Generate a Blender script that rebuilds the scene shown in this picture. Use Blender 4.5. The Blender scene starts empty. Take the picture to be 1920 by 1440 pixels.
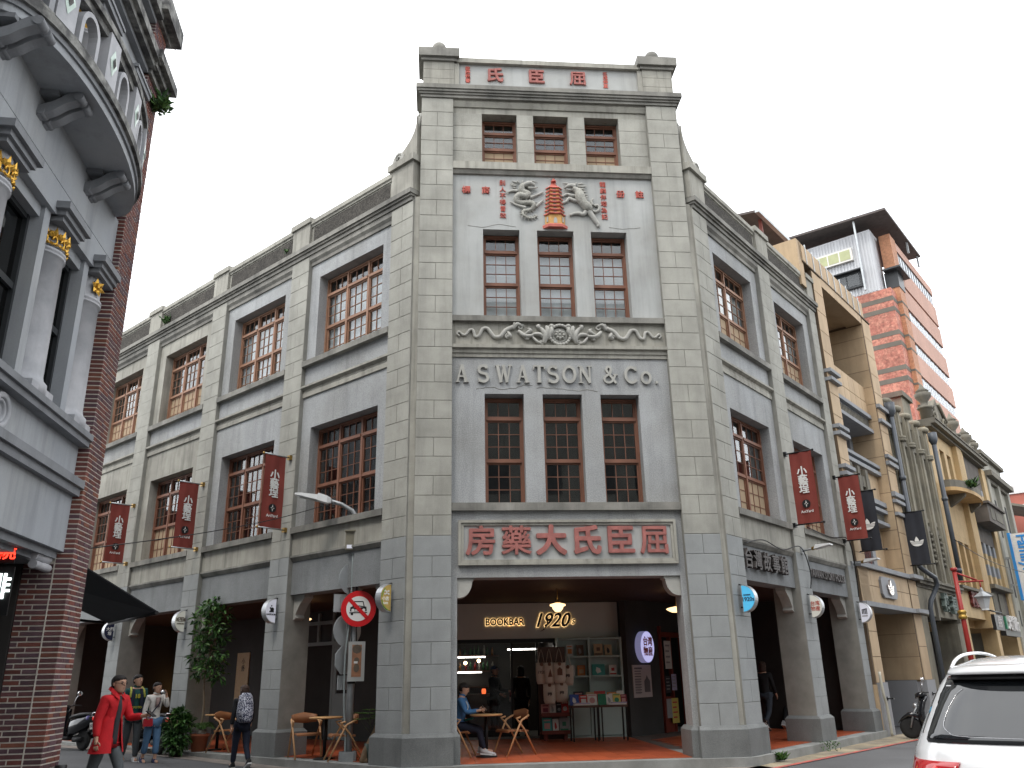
import bpy, bmesh, math, random
from mathutils import Vector, Matrix
random.seed(11)
SC = bpy.context.scene
COL = SC.collection
R = math.radians
sin, cos, pi = math.sin, math.cos, math.pi

# ------------------------------------------------------------------ camera
_f = (0.0851592, 0.9384154, 0.3345237)   # placeholder, rebuilt from the angles below
PITCH, ROLL, YAW = 0.3411, 0.02138, 0.0905
fw = Vector((sin(YAW) * cos(PITCH), cos(YAW) * cos(PITCH), sin(PITCH)))
r0 = Vector((cos(YAW), -sin(YAW), 0))
d0 = fw.cross(r0)
right = r0 * cos(ROLL) + d0 * sin(ROLL)
down = d0 * cos(ROLL) - r0 * sin(ROLL)
CAMLOC = Vector((-2.4335, -15.53875, 1.55))
cd = bpy.data.cameras.new('camera')
cam = bpy.data.objects.new('camera', cd)
COL.objects.link(cam)
m = Matrix((right, -down, -fw)).transposed().to_4x4()
m.translation = CAMLOC
cam.matrix_world = m
cd.sensor_width = 36.0
cd.lens = 36.0 * 1549.6 / 1920.0
cd.clip_end = 2000
cd.clip_start = 0.05
SC.camera = cam

# ------------------------------------------------------------------ sky, sun, exposure
SUN_EL = R(58)
SUN_DIR = Vector((-0.62 * cos(SUN_EL), -0.78 * cos(SUN_EL), sin(SUN_EL))).normalized()
w = bpy.data.worlds.new('World')
SC.world = w
w.use_nodes = True
nt = w.node_tree
nt.nodes.clear()
wo = nt.nodes.new('ShaderNodeOutputWorld')
bg = nt.nodes.new('ShaderNodeBackground')
sky = nt.nodes.new('ShaderNodeTexSky')
sky.sky_type = 'NISHITA'
sky.sun_disc = False
sky.sun_elevation = SUN_EL
sky.sun_rotation = math.atan2(SUN_DIR.x, SUN_DIR.y)
tc = nt.nodes.new('ShaderNodeTexCoord')
mp = nt.nodes.new('ShaderNodeMapping')
mp.inputs['Scale'].default_value = (1.0, 1.0, 2.2)
nz = nt.nodes.new('ShaderNodeTexNoise')
nz.inputs['Scale'].default_value = 2.2
nz.inputs['Detail'].default_value = 5
rp = nt.nodes.new('ShaderNodeMapRange')
rp.inputs[1].default_value = 0.30
rp.inputs[2].default_value = 0.62
rp.inputs[3].default_value = 0.60
rp.inputs[4].default_value = 0.97
mx = nt.nodes.new('ShaderNodeMix')
mx.data_type = 'RGBA'
nt.links.new(tc.outputs['Generated'], mp.inputs[0])
nt.links.new(mp.outputs[0], nz.inputs['Vector'])
nt.links.new(nz.outputs['Fac'], rp.inputs[0])
nt.links.new(rp.outputs[0], mx.inputs[0])
nt.links.new(sky.outputs[0], mx.inputs[6])
mx.inputs[7].default_value = (12.8, 12.95, 13.1, 1)
nt.links.new(mx.outputs[2], bg.inputs[0])
bg.inputs[1].default_value = 0.15
nt.links.new(bg.outputs[0], wo.inputs[0])

sd = bpy.data.lights.new('sun', 'SUN')
sd.energy = 1.1
sd.angle = R(14)
sd.color = (1.0, 0.95, 0.87)
so = bpy.data.objects.new('sun', sd)
COL.objects.link(so)
so.rotation_euler = (-SUN_DIR).to_track_quat('-Z', 'Y').to_euler()
so.location = (-10, -20, 40)
SC.view_settings.view_transform = 'Standard'
SC.view_settings.look = 'None'
SC.view_settings.gamma = 1
SC.view_settings.exposure = 0.52
SC.view_settings.use_curve_mapping = False
SC.cycles.max_bounces = 6
SC.cycles.diffuse_bounces = 4
SC.cycles.glossy_bounces = 3
SC.cycles.transmission_bounces = 4
SC.cycles.transparent_max_bounces = 6
SC.cycles.caustics_reflective = False
SC.cycles.caustics_refractive = False
SC.cycles.use_denoising = True

# ------------------------------------------------------------------ frames: u along the wall, n outward, z up
class Fr:
    def __init__(s, o, du, dn):
        s.o, s.du, s.dn = Vector(o), Vector(du), Vector(dn)
    def __call__(s, u, n, z):
        return s.o + s.du * u + s.dn * n + Vector((0, 0, z))
    def shift(s, u=0, n=0, z=0):
        return Fr(s(u, n, z), s.du, s.dn)
AL = R(46)
FC = Fr((0, 0, 0), (1, 0, 0), (0, -1, 0))
FL = Fr((-3.056, -.07, 0), (-cos(AL), sin(AL), 0), (-sin(AL), -cos(AL), 0))
FR = Fr((3.056, -.07, 0), (cos(AL), sin(AL), 0), (sin(AL), -cos(AL), 0))
FW = Fr((-7.074, -4.4723, 0), (-.0589, .9983, 0), (.9983, .0589, 0))
FI = Fr((0, 0, 0), (1, 0, 0), (0, 1, 0))
ZV = Vector((0, 0, 1))

# ------------------------------------------------------------------ materials
def _n(nt, t, **k):
    n = nt.nodes.new(t)
    for a, v in k.items():
        setattr(n, a, v)
    return n
MATS = {}
def mat(name, col, rough=.8, var=.12, vs=1.3, fine=0.0, fs=60, streak=0.0, bump=0.0, bs=40, metal=0.0, obj=0.0, tint=None,
        ts=.8, tamt=.5, emit=0.0, emcol=None, ss=3.0, spec=.4, local=False, coat=0.0, alpha=1.0):
    if name in MATS:
        return MATS[name]
    M = bpy.data.materials.new(name)
    M.use_nodes = True
    nt = M.node_tree
    b = nt.nodes['Principled BSDF']
    L = nt.links.new
    b.inputs['Roughness'].default_value = rough
    b.inputs['Metallic'].default_value = metal
    b.inputs['Specular IOR Level'].default_value = spec
    b.inputs['Coat Weight'].default_value = coat
    b.inputs['Coat Roughness'].default_value = .04
    b.inputs['Alpha'].default_value = alpha
    if local:
        pos = _n(nt, 'ShaderNodeTexCoord').outputs['Object']
    else:
        pos = _n(nt, 'ShaderNodeNewGeometry').outputs['Position']
    fac = None
    def mul(out):
        nonlocal fac
        if fac is None:
            fac = out
        else:
            q = _n(nt, 'ShaderNodeMath', operation='MULTIPLY')
            L(fac, q.inputs[0]); L(out, q.inputs[1])
            fac = q.outputs[0]
    def noise(scale, lo, hi, a, bb, vec=None, detail=4, rough_=.6):
        q = _n(nt, 'ShaderNodeTexNoise')
        q.inputs['Scale'].default_value = scale
        q.inputs['Detail'].default_value = detail
        q.inputs['Roughness'].default_value = rough_
        L(vec or pos, q.inputs['Vector'])
        g = _n(nt, 'ShaderNodeMapRange')
        for i, v in enumerate((lo, hi, a, bb)):
            g.inputs[i + 1].default_value = v
        L(q.outputs['Fac'], g.inputs[0])
        return g.outputs[0], q
    if var:
        mul(noise(vs, .3, .7, 1 - var, 1 + var)[0])
    if fine:
        mul(noise(fs, .25, .75, 1 - fine, 1 + fine, detail=2)[0])
    if streak:
        mpn = _n(nt, 'ShaderNodeMapping')
        mpn.inputs['Scale'].default_value = (ss, ss, .30)
        L(pos, mpn.inputs[0])
        mul(noise(1.0, .48, .80, 1.0, 1 - streak, mpn.outputs[0], 5, .65)[0])
    if obj:
        oi = _n(nt, 'ShaderNodeObjectInfo')
        g = _n(nt, 'ShaderNodeMapRange')
        for i, v in enumerate((0, 1, 1 - obj, 1 + obj)):
            g.inputs[i + 1].default_value = v
        L(oi.outputs['Random'], g.inputs[0])
        mul(g.outputs[0])
    rgb = _n(nt, 'ShaderNodeRGB')
    rgb.outputs[0].default_value = (*col, 1)
    cur = rgb.outputs[0]
    if tint is not None:
        t, _ = noise(ts, .42, .62, 0, tamt, detail=5)
        mxx = _n(nt, 'ShaderNodeMix', data_type='RGBA')
        L(t, mxx.inputs[0]); L(cur, mxx.inputs[6])
        mxx.inputs[7].default_value = (*tint, 1)
        cur = mxx.outputs[2]
    if fac is not None:
        vm = _n(nt, 'ShaderNodeVectorMath', operation='SCALE')
        L(cur, vm.inputs[0]); L(fac, vm.inputs['Scale'])
        cur = vm.outputs[0]
    L(cur, b.inputs['Base Color'])
    if emit:
        b.inputs['Emission Color'].default_value = (*(emcol or col), 1)
        b.inputs['Emission Strength'].default_value = emit
    if bump:
        _, q = noise(bs, 0, 1, 0, 1, detail=3)
        bp = _n(nt, 'ShaderNodeBump')
        bp.inputs['Strength'].default_value = bump
        bp.inputs['Distance'].default_value = .01
        L(q.outputs['Fac'], bp.inputs['Height'])
        L(bp.outputs[0], b.inputs['Normal'])
    MATS[name] = M
    return M

# ------------------------------------------------------------------ mesh builder
class MB:
    def __init__(s, fr=FI):
        s.v, s.f, s.mi, s.fr, s.cm, s.sm = [], [], [], fr, 0, []
    def add(s, pts, faces, smooth=False, raw=False):
        o = len(s.v)
        for p in pts:
            s.v.append(Vector(p) if raw else s.fr(*p))
        for f in faces:
            s.f.append([i + o for i in f]); s.mi.append(s.cm); s.sm.append(smooth)
        return s
    def box(s, u0, u1, n0, n1, z0, z1):
        p = [(u, n, z) for z in (z0, z1) for n in (n0, n1) for u in (u0, u1)]
        return s.add(p, [(0, 2, 3, 1), (4, 5, 7, 6), (0, 1, 5, 4), (2, 6, 7, 3), (0, 4, 6, 2), (1, 3, 7, 5)])
    def cbox(s, c, size, yaw=0.0, pitch=0.0, roll=0.0, bev=0):
        Mx = Matrix.Rotation(yaw, 3, 'Z') @ Matrix.Rotation(pitch, 3, 'X') @ Matrix.Rotation(roll, 3, 'Y')
        c = Vector(c); h = [a / 2 for a in size]
        p = [c + Mx @ Vector((x * h[0], y * h[1], z * h[2])) for z in (-1, 1) for y in (-1, 1) for x in (-1, 1)]
        return s.add(p, [(0, 2, 3, 1), (4, 5, 7, 6), (0, 1, 5, 4), (2, 6, 7, 3), (0, 4, 6, 2), (1, 3, 7, 5)])
    def prism(s, poly, z0, z1, axis='z', smooth=False):
        # poly: 2-D points; axis z -> (u,n), n -> (u,z) extruded in n, u -> (n,z) extruded in u
        k = len(poly)
        def P(a, b, h):
            return (a, b, h) if axis == 'z' else (a, h, b) if axis == 'n' else (h, a, b)
        pts = [P(a, b, z0) for a, b in poly] + [P(a, b, z1) for a, b in poly]
        fs = [list(range(k))[::-1], [k + i for i in range(k)]]
        s.add(pts, fs)
        o = len(s.v) - 2 * k
        for i in range(k):
            j = (i + 1) % k
            s.f.append([o + i, o + j, o + k + j, o + k + i]); s.mi.append(s.cm); s.sm.append(smooth)
        return s
    def tube(s, pts, r, seg=8, cap=True, flat=1.0, up=None):
        # pts in local coords; r number or list
        P = [Vector(p) for p in pts]
        n = len(P)
        rr = r if isinstance(r, (list, tuple)) else [r] * n
        rings = []
        prevx = None
        for i in range(n):
            t = (P[min(i + 1, n - 1)] - P[max(i - 1, 0)])
            if t.length < 1e-9:
                t = Vector((0, 0, 1))
            t.normalize()
            if prevx is None:
                a = Vector(up) if up else (Vector((0, 0, 1)) if abs(t.z) < .9 else Vector((1, 0, 0)))
                x = t.cross(a).normalized()
            else:
                x = prevx - t * prevx.dot(t)
                x = x.normalized() if x.length > 1e-6 else t.cross(Vector((.3, .5, .8))).normalized()
            prevx = x
            y = t.cross(x)
            rings.append([P[i] + x * cos(2 * pi * j / seg) * rr[i] + y * sin(2 * pi * j / seg) * rr[i] * flat for j in range(seg)])
        pts2 = [p for ring in rings for p in ring]
        fs = []
        for i in range(n - 1):
            for j in range(seg):
                k = (j + 1) % seg
                fs.append((i * seg + j, i * seg + k, (i + 1) * seg + k, (i + 1) * seg + j))
        s.add(pts2, fs, smooth=True)
        if cap:
            o = len(s.v) - n * seg
            s.f.append([o + j for j in range(seg)][::-1]); s.mi.append(s.cm); s.sm.append(False)
            s.f.append([o + (n - 1) * seg + j for j in range(seg)]); s.mi.append(s.cm); s.sm.append(False)
        return s
    def loft(s, rings, cap=True, smooth=True, closed=True):
        k = len(rings[0]); n = len(rings)
        fs = []
        for i in range(n - 1):
            for j in range(k if closed else k - 1):
                q = (j + 1) % k
                fs.append((i * k + j, i * k + q, (i + 1) * k + q, (i + 1) * k + j))
        s.add([p for r_ in rings for p in r_], fs, smooth=smooth)
        if cap:
            o = len(s.v) - n * k
            s.f.append([o + j for j in range(k)][::-1]); s.mi.append(s.cm); s.sm.append(False)
            s.f.append([o + (n - 1) * k + j for j in range(k)]); s.mi.append(s.cm); s.sm.append(False)
        return s
    def lathe(s, prof, c=(0, 0, 0), seg=20, axis='z', smooth=True, a0=0, a1=2 * pi, sx=1.0, sy=1.0):
        full = abs(a1 - a0 - 2 * pi) < 1e-6
        k = seg if full else seg + 1
        rings = []
        for r_, h in prof:
            ring = []
            for j in range(k):
                a = a0 + (a1 - a0) * j / seg
                x, y = r_ * cos(a) * sx, r_ * sin(a) * sy
                q = (x, y, h) if axis == 'z' else (x, h, y) if axis == 'y' else (h, x, y)
                ring.append((c[0] + q[0], c[1] + q[1], c[2] + q[2]))
            rings.append(ring)
        return s.loft(rings, cap=full, smooth=smooth, closed=full)
    def ball(s, c, r_, seg=12, sz=1.0):
        k = 8
        return s.lathe([(max(r_ * sin(pi * i / k), 1e-4), -r_ * cos(pi * i / k) * sz) for i in range(k + 1)], c, seg)
    def mould(s, prof, u0, u1):
        # closed profile of (n,z) swept along u
        return s.prism(prof, u0, u1, 'u')
    def mesh(s, name, mats, mw=None, recalc=True):
        me = bpy.data.meshes.new(name)
        vs = s.v
        if mw is not None:
            inv = mw.inverted()
            vs = [inv @ p for p in vs]
        me.from_pydata([tuple(p) for p in vs], [], s.f)
        if not isinstance(mats, (list, tuple)):
            mats = [mats]
        for q in mats:
            me.materials.append(q)
        me.polygons.foreach_set('material_index', s.mi)
        me.polygons.foreach_set('use_smooth', s.sm)
        if recalc and len(s.f):
            bm = bmesh.new(); bm.from_mesh(me)
            bmesh.ops.recalc_face_normals(bm, faces=bm.faces)
            bm.to_mesh(me); bm.free()
        me.update()
        return me
    def build(s, name, mats, parent=None, local=False, **k):
        mw = None
        if parent is not None and not local:
            mw = WM.get(parent.name)
        return link(name, s.mesh(name, mats, mw), parent, **k)

WM = {}
def link(name, me, parent=None, loc=None, rot=None, label=None, cat=None, group=None, kind=None):
    o = bpy.data.objects.new(name, me)
    COL.objects.link(o)
    if parent is not None:
        o.parent = parent
        WM[o.name] = WM[parent.name]
    if loc is not None: o.location = loc
    if rot is not None: o.rotation_euler = rot
    if parent is None or loc is not None:
        base = WM[parent.name] if parent is not None else Matrix()
        WM[o.name] = base @ Matrix.LocRotScale(o.location, o.rotation_euler, None)
    tag(o, label, cat, group, kind)
    return o
def tag(o, label=None, cat=None, group=None, kind=None):
    if label: o['label'] = label
    if cat: o['category'] = cat
    if group: o['group'] = group
    if kind: o['kind'] = kind
    return o
def thing(name, label, cat, loc=(0, 0, 0), rz=0.0, group=None):
    o = bpy.data.objects.new(name, None)
    COL.objects.link(o)
    o.empty_display_size = .2
    o.location = loc; o.rotation_euler = (0, 0, rz)
    WM[o.name] = Matrix.LocRotScale(Vector(loc), o.rotation_euler, None)
    return tag(o, label, cat, group)
def copy_tree(o, parent=None):
    c = o.copy(); COL.objects.link(c)
    if parent is not None: c.parent = parent
    for ch in list(o.children):
        copy_tree(ch, c)
    return c
def dup(o, loc, rz, label, group=None):
    c = copy_tree(o); c.location = loc; c.rotation_euler = (0, 0, rz)
    c['label'] = label
    if group: c['group'] = group
    WM[c.name] = Matrix.LocRotScale(Vector(loc), c.rotation_euler, None)
    return c

# ------------------------------------------------------------------ lettering
_tx = {}
def glyphs(body, size=1.0, ext=.02, off=0.0, shear=0.0, align='CENTER', line=1.0, res=3):
    key = (body, size, ext, off, shear, align, line)
    if key not in _tx:
        cu = bpy.data.curves.new('lettering', 'FONT')
        cu.body = body; cu.size = size; cu.extrude = ext; cu.offset = off; cu.shear = shear
        cu.align_x = align; cu.align_y = 'CENTER'; cu.space_line = line; cu.resolution_u = res
        o = bpy.data.objects.new('lettering', cu)
        COL.objects.link(o)
        dg = bpy.context.evaluated_depsgraph_get()
        ev = o.evaluated_get(dg)
        me = ev.to_mesh()
        _tx[key] = ([v.co.copy() for v in me.vertices], [list(p.vertices) for p in me.polygons])
        ev.to_mesh_clear()
        bpy.data.objects.remove(o); bpy.data.curves.remove(cu)
    return _tx[key]
def text(mb, body, o, right, normal, size, up=ZV, sx=1.0, **k):
    vs, fs = glyphs(body, size, **k)
    o, right, normal, up = Vector(o), Vector(right), Vector(normal), Vector(up)
    mb.add([o + right * (v.x * sx) + up * v.y + normal * v.z for v in vs], fs, raw=True)
    return mb
def boldtext(mb, body, o, right, normal, size, d, up=ZV, **k):
    # heavier strokes: the glyph laid over itself a stroke width apart, each layer a hair proud of the last
    for i, (a, b_) in enumerate(((0, 0), (d, 0), (-d, 0), (0, d), (0, -d), (d * .7, d * .7), (-d * .7, -d * .7), (d * .7, -d * .7), (-d * .7, d * .7))):
        text(mb, body, Vector(o) + Vector(right) * a + Vector(up) * b_ + Vector(normal) * (.0009 * i), right, normal, size, up, **k)
    return mb
# ------------------------------------------------------------------ palette
m_wash = mat('washed_granite_render', (.36, .37, .375), .9, .12, .9, .26, 50, .30, .35, 90, ss=4.0, tint=(.27, .27, .255), ts=.55, tamt=.55)
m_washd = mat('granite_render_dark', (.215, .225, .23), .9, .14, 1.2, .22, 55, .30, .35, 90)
m_band = mat('cement_band', (.37, .36, .315), .9, .14, 1.5, .08, 80, .5, .25, 60, ss=6.5, tint=(.22, .21, .185), tamt=.5)
m_ledge = mat('cement_ledge', (.27, .262, .235), .9, .2, 2.2, .08, 80, .5, .3, 50, tint=(.13, .128, .118), tamt=.7)
m_block = mat('cement_block', (.365, .36, .322), .9, .12, 1.1, .10, 70, .26, .3, 60, obj=.035, tint=(.27, .265, .235), ts=1.7, tamt=.55)
m_blockl = mat('washed_block', (.30, .312, .31), .9, .09, 1.5, .12, 90, .10, .3, 90, obj=.03, tint=(.24, .25, .25), ts=1.4, tamt=.5)
m_joint = mat('mortar_joint', (.245, .24, .215), .95, .15, 3)
m_plinth = mat('granite_plinth', (.165, .172, .17), .85, .16, 1.6, .3, 110, .25, .3, 110)
m_relief = mat('grey_plaster_relief', (.39, .385, .355), .85, .12, 5, .05, 90, .15, .2, 50)
m_lightp = mat('pale_plaster', (.405, .415, .405), .9, .09, 1.0, .04, 80, .26, .12, 60, ss=5.0, tint=(.31, .305, .28), ts=.8, tamt=.5)
m_redlet = mat('faded_red_letter', (.36, .135, .118), .8, .25, 5, .1, 70, .2)
m_redlet2 = mat('red_letter', (.46, .11, .085), .75, .15, 6)
m_wood = mat('window_wood', (.215, .098, .062), .55, .14, 3, .05, 60, .15)
m_wood2 = mat('window_wood_pale', (.30, .165, .105), .55, .14, 3, .05, 60)
m_blind = mat('tan_blind', (.37, .275, .18), .8, .08, 2)
m_blind_sky = mat('pale_blind_and_sky', (.55, .57, .59), .8, .06, 1.5)  # blind colour on the front; reflected sky put into colour on the left wing
m_curtain = mat('white_curtain', (.5, .5, .49), .85, .1, 3)
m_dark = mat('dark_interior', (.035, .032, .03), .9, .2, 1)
m_pebble = mat('pebble_dash', (.060, .055, .048), .95, .25, 3, .9, 30, .2, 1.0, 30)
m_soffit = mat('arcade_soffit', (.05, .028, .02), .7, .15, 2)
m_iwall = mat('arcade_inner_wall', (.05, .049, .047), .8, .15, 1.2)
m_tile = mat('terracotta_tile', (.40, .085, .032), .45, .16, 2.0, .05, 60, obj=.14, bump=.05)
m_tilej = mat('tile_joint', (.13, .10, .085), .9, .1)
m_kerb = mat('kerb_concrete', (.27, .275, .265), .92, .16, 2.0, .12, 90, 0, .3, 60, tint=(.16, .16, .15), ts=1.6)
m_moss = mat('moss', (.05, .085, .02), .95, .4, 12)

def glassmat(name, base=.075, tint=(.72, .76, .76)):
    M = bpy.data.materials.new(name); M.use_nodes = True
    nt = M.node_tree; nt.nodes.clear(); L = nt.links.new
    o = _n(nt, 'ShaderNodeOutputMaterial'); mxs = _n(nt, 'ShaderNodeMixShader'); f = _n(nt, 'ShaderNodeLayerWeight')
    f.inputs[0].default_value = .5
    pw = _n(nt, 'ShaderNodeMath', operation='POWER'); pw.inputs[1].default_value = 4.0
    ma = _n(nt, 'ShaderNodeMath', operation='MULTIPLY_ADD'); ma.inputs[1].default_value = 1 - base; ma.inputs[2].default_value = base
    L(f.outputs['Facing'], pw.inputs[0]); L(pw.outputs[0], ma.inputs[0])
    t = _n(nt, 'ShaderNodeBsdfTransparent'); t.inputs[0].default_value = (*tint, 1)
    g = _n(nt, 'ShaderNodeBsdfGlossy'); g.inputs['Roughness'].default_value = .02
    nzz = _n(nt, 'ShaderNodeTexNoise'); nzz.inputs['Scale'].default_value = .8; nzz.inputs['Detail'].default_value = 1
    ge = _n(nt, 'ShaderNodeNewGeometry'); L(ge.outputs['Position'], nzz.inputs['Vector'])
    bp = _n(nt, 'ShaderNodeBump'); bp.inputs['Strength'].default_value = .015; bp.inputs['Distance'].default_value = .02
    L(nzz.outputs['Fac'], bp.inputs['Height']); L(bp.outputs[0], g.inputs['Normal'])
    L(ma.outputs[0], mxs.inputs[0]); L(t.outputs[0], mxs.inputs[1]); L(g.outputs[0], mxs.inputs[2]); L(mxs.outputs[0], o.inputs[0])
    return M
m_pane = glassmat('window_pane_glass', .06, (.93, .95, .95))

# ------------------------------------------------------------------ corner building
bld = thing('corner_building', 'grey three storey corner shophouse with red lettering and dragon relief on its tall front', 'building', (0, 0, 0))
RT = {id(FC): 1, id(FL): -1, id(FR): 1, id(FW): 1}
def frz(fr):
    d = fr.du * RT.get(id(fr), 1)
    return math.atan2(d.y, d.x)

_bm = {}
def slab_mesh(name, w_, t_, h_, M, bev=.006):
    key = (name, round(w_, 4), round(t_, 4), round(h_, 4), M.name)
    if key not in _bm:
        b = MB()
        a, c = w_ / 2, h_ / 2
        back = [(-a, 0, -c), (a, 0, -c), (a, 0, c), (-a, 0, c)]
        mid = [(x, -t_ + bev, z) for x, _, z in back]
        fr_ = [(x - math.copysign(bev, x), -t_, z - math.copysign(bev, z)) for x, _, z in back]
        b.add(back + mid + fr_, [(0, 1, 2, 3)] + [(i, (i + 1) % 4, 4 + (i + 1) % 4, 4 + i) for i in range(4)] + [(4 + i, 4 + (i + 1) % 4, 8 + (i + 1) % 4, 8 + i) for i in range(4)] + [(8, 9, 10, 11)])
        _bm[key] = b.mesh(name, M)
    return _bm[key]
def piece(name, fr, u, n, z, w_, t_, h_, M, parent, bev=.006):
    # a slab whose back lies at n, centred on (u,z)
    return link(name, slab_mesh(name, w_, t_, h_, M, bev), parent, WM[parent.name].inverted() @ fr(u, n, z), (0, 0, frz(fr)))
def slab_into(mb, u, n, z, w_, t_, h_):
    mb.box(u - w_ / 2, u + w_ / 2, n, n + t_, z - h_ / 2, z + h_ / 2)

PITCH_B = .38
def coursing(fr, u0, u1, z0, z1, nback, parent, single, joined, split=True, phase=0):
    wd = u1 - u0; J = .0065; k = 0; z = z0
    while z < z1 - .05:
        h = min(PITCH_B, z1 - z)
        cells = [(u0, u1)] if (k + phase) % 2 == 0 or not split else [(u0, (u0 + u1) / 2), ((u0 + u1) / 2, u1)]
        M = m_blockl if z < 3.9 else m_block
        for a, b_ in cells:
            th = .013 + random.uniform(-.002, .003)
            if single:
                piece('stone_block', fr, (a + b_) / 2, nback, z + h / 2, b_ - a - J, .014, h - J, M, parent)
            else:
                joined.cm = 0 if z < 3.9 else 1
                slab_into(joined, (a + b_) / 2, nback, z + h / 2, b_ - a - J, .014, h - J)
        z += PITCH_B; k += 1

def window(fr, u0, u1, z0, z1, ng, ncol, rows, th, blind=None, single=True, vis=True, wood=None, pj=None, label=None):
    # timber sash window: outer frame, mullions, transom, sashes, glazing bars; panes are sub-parts
    W_ = MB(fr); fwid = .045; wood = wood or m_wood
    W_.box(u0, u1, ng - .03, ng + .06, z0, z0 + fwid); W_.box(u0, u1, ng - .03, ng + .06, z1 - fwid, z1)
    for a in (u0, u1 - fwid):
        W_.box(a, a + fwid, ng - .03, ng + .062, z0 + fwid, z1 - fwid)
    ua, ub = u0 + fwid, u1 - fwid
    mw = .06
    cw = (ub - ua - mw * (ncol - 1)) / ncol
    zt = z1 - fwid - th
    cols = [(ua + i * (cw + mw), ua + i * (cw + mw) + cw) for i in range(ncol)]
    for i in range(ncol - 1):
        a = cols[i][1]
        W_.box(a, a + mw, ng - .03, ng + .058, z0 + fwid, z1 - fwid)
    panes = []
    zm = (z0 + fwid + zt - .07) / 2
    for a, b_ in cols:
        W_.box(a, b_, ng - .03, ng + .075, zt - .065, zt)           # transom bar
        W_.box(a, b_, ng - .02, ng + .05, zm - .02, zm + .025)      # meeting rail
        sh = .03
        for (za, zb, rws, dn) in ((zt, z1 - fwid, 1, 0), (zm + .025, zt - .065, rows, .012), (z0 + fwid, zm - .02, rows, -.012)):
            W_.box(a, a + sh, ng - .015 + dn, ng + .03 + dn, za, zb); W_.box(b_ - sh, b_, ng - .015 + dn, ng + .03 + dn, za, zb)
            W_.box(a + sh, b_ - sh, ng - .015 + dn, ng + .029 + dn, za, za + sh); W_.box(a + sh, b_ - sh, ng - .015 + dn, ng + .029 + dn, zb - sh, zb)
            x0, x1, y0, y1 = a + sh, b_ - sh, za + sh, zb - sh
            g = .013
            pw = (x1 - x0 - 2 * g) / 3; ph = (y1 - y0 - (rws - 1) * g) / rws
            for i in range(1, 3):
                xx = x0 + i * pw + (i - 1) * g
                W_.box(xx, xx + g, ng - .01 + dn, ng + .02 + dn, y0, y1)
            for j in range(1, rws):
                yy = y0 + j * ph + (j - 1) * g
                for i in range(3):
                    W_.box(x0 + i * (pw + g), x0 + i * (pw + g) + pw, ng - .01 + dn, ng + .019 + dn, yy, yy + g)
            for i in range(3):
                for j in range(rws):
                    panes.append((x0 + i * (pw + g) + pw / 2, ng + dn, y0 + j * (ph + g) + ph / 2, pw, ph))
    o = W_.build('window', wood, bld)
    if label: o['label'] = label
    if single:
        for (u, n, z, a, b_) in panes:
            piece('pane', fr, u, n, z, a, .005, b_, m_pane, o, .001)
    else:
        P_ = MB(fr)
        for (u, n, z, a, b_) in panes:
            P_.box(u - a / 2, u + a / 2, n, n + .005, z - b_ / 2, z + b_ / 2)
        P_.build('pane', m_pane, o, kind='stuff')
    if blind:
        for (za, zb, M) in blind:
            n_b = -.006 if M is m_blind else -.06
            MB(fr).box(u0 + .05, u1 - .05, ng + n_b - .003 - (.012 if n_b < -.01 else 0), ng + n_b, z0 + (z1 - z0) * za, z0 + (z1 - z0) * zb).build('blind_or_sky_sheet', M, o)
    return o

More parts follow.
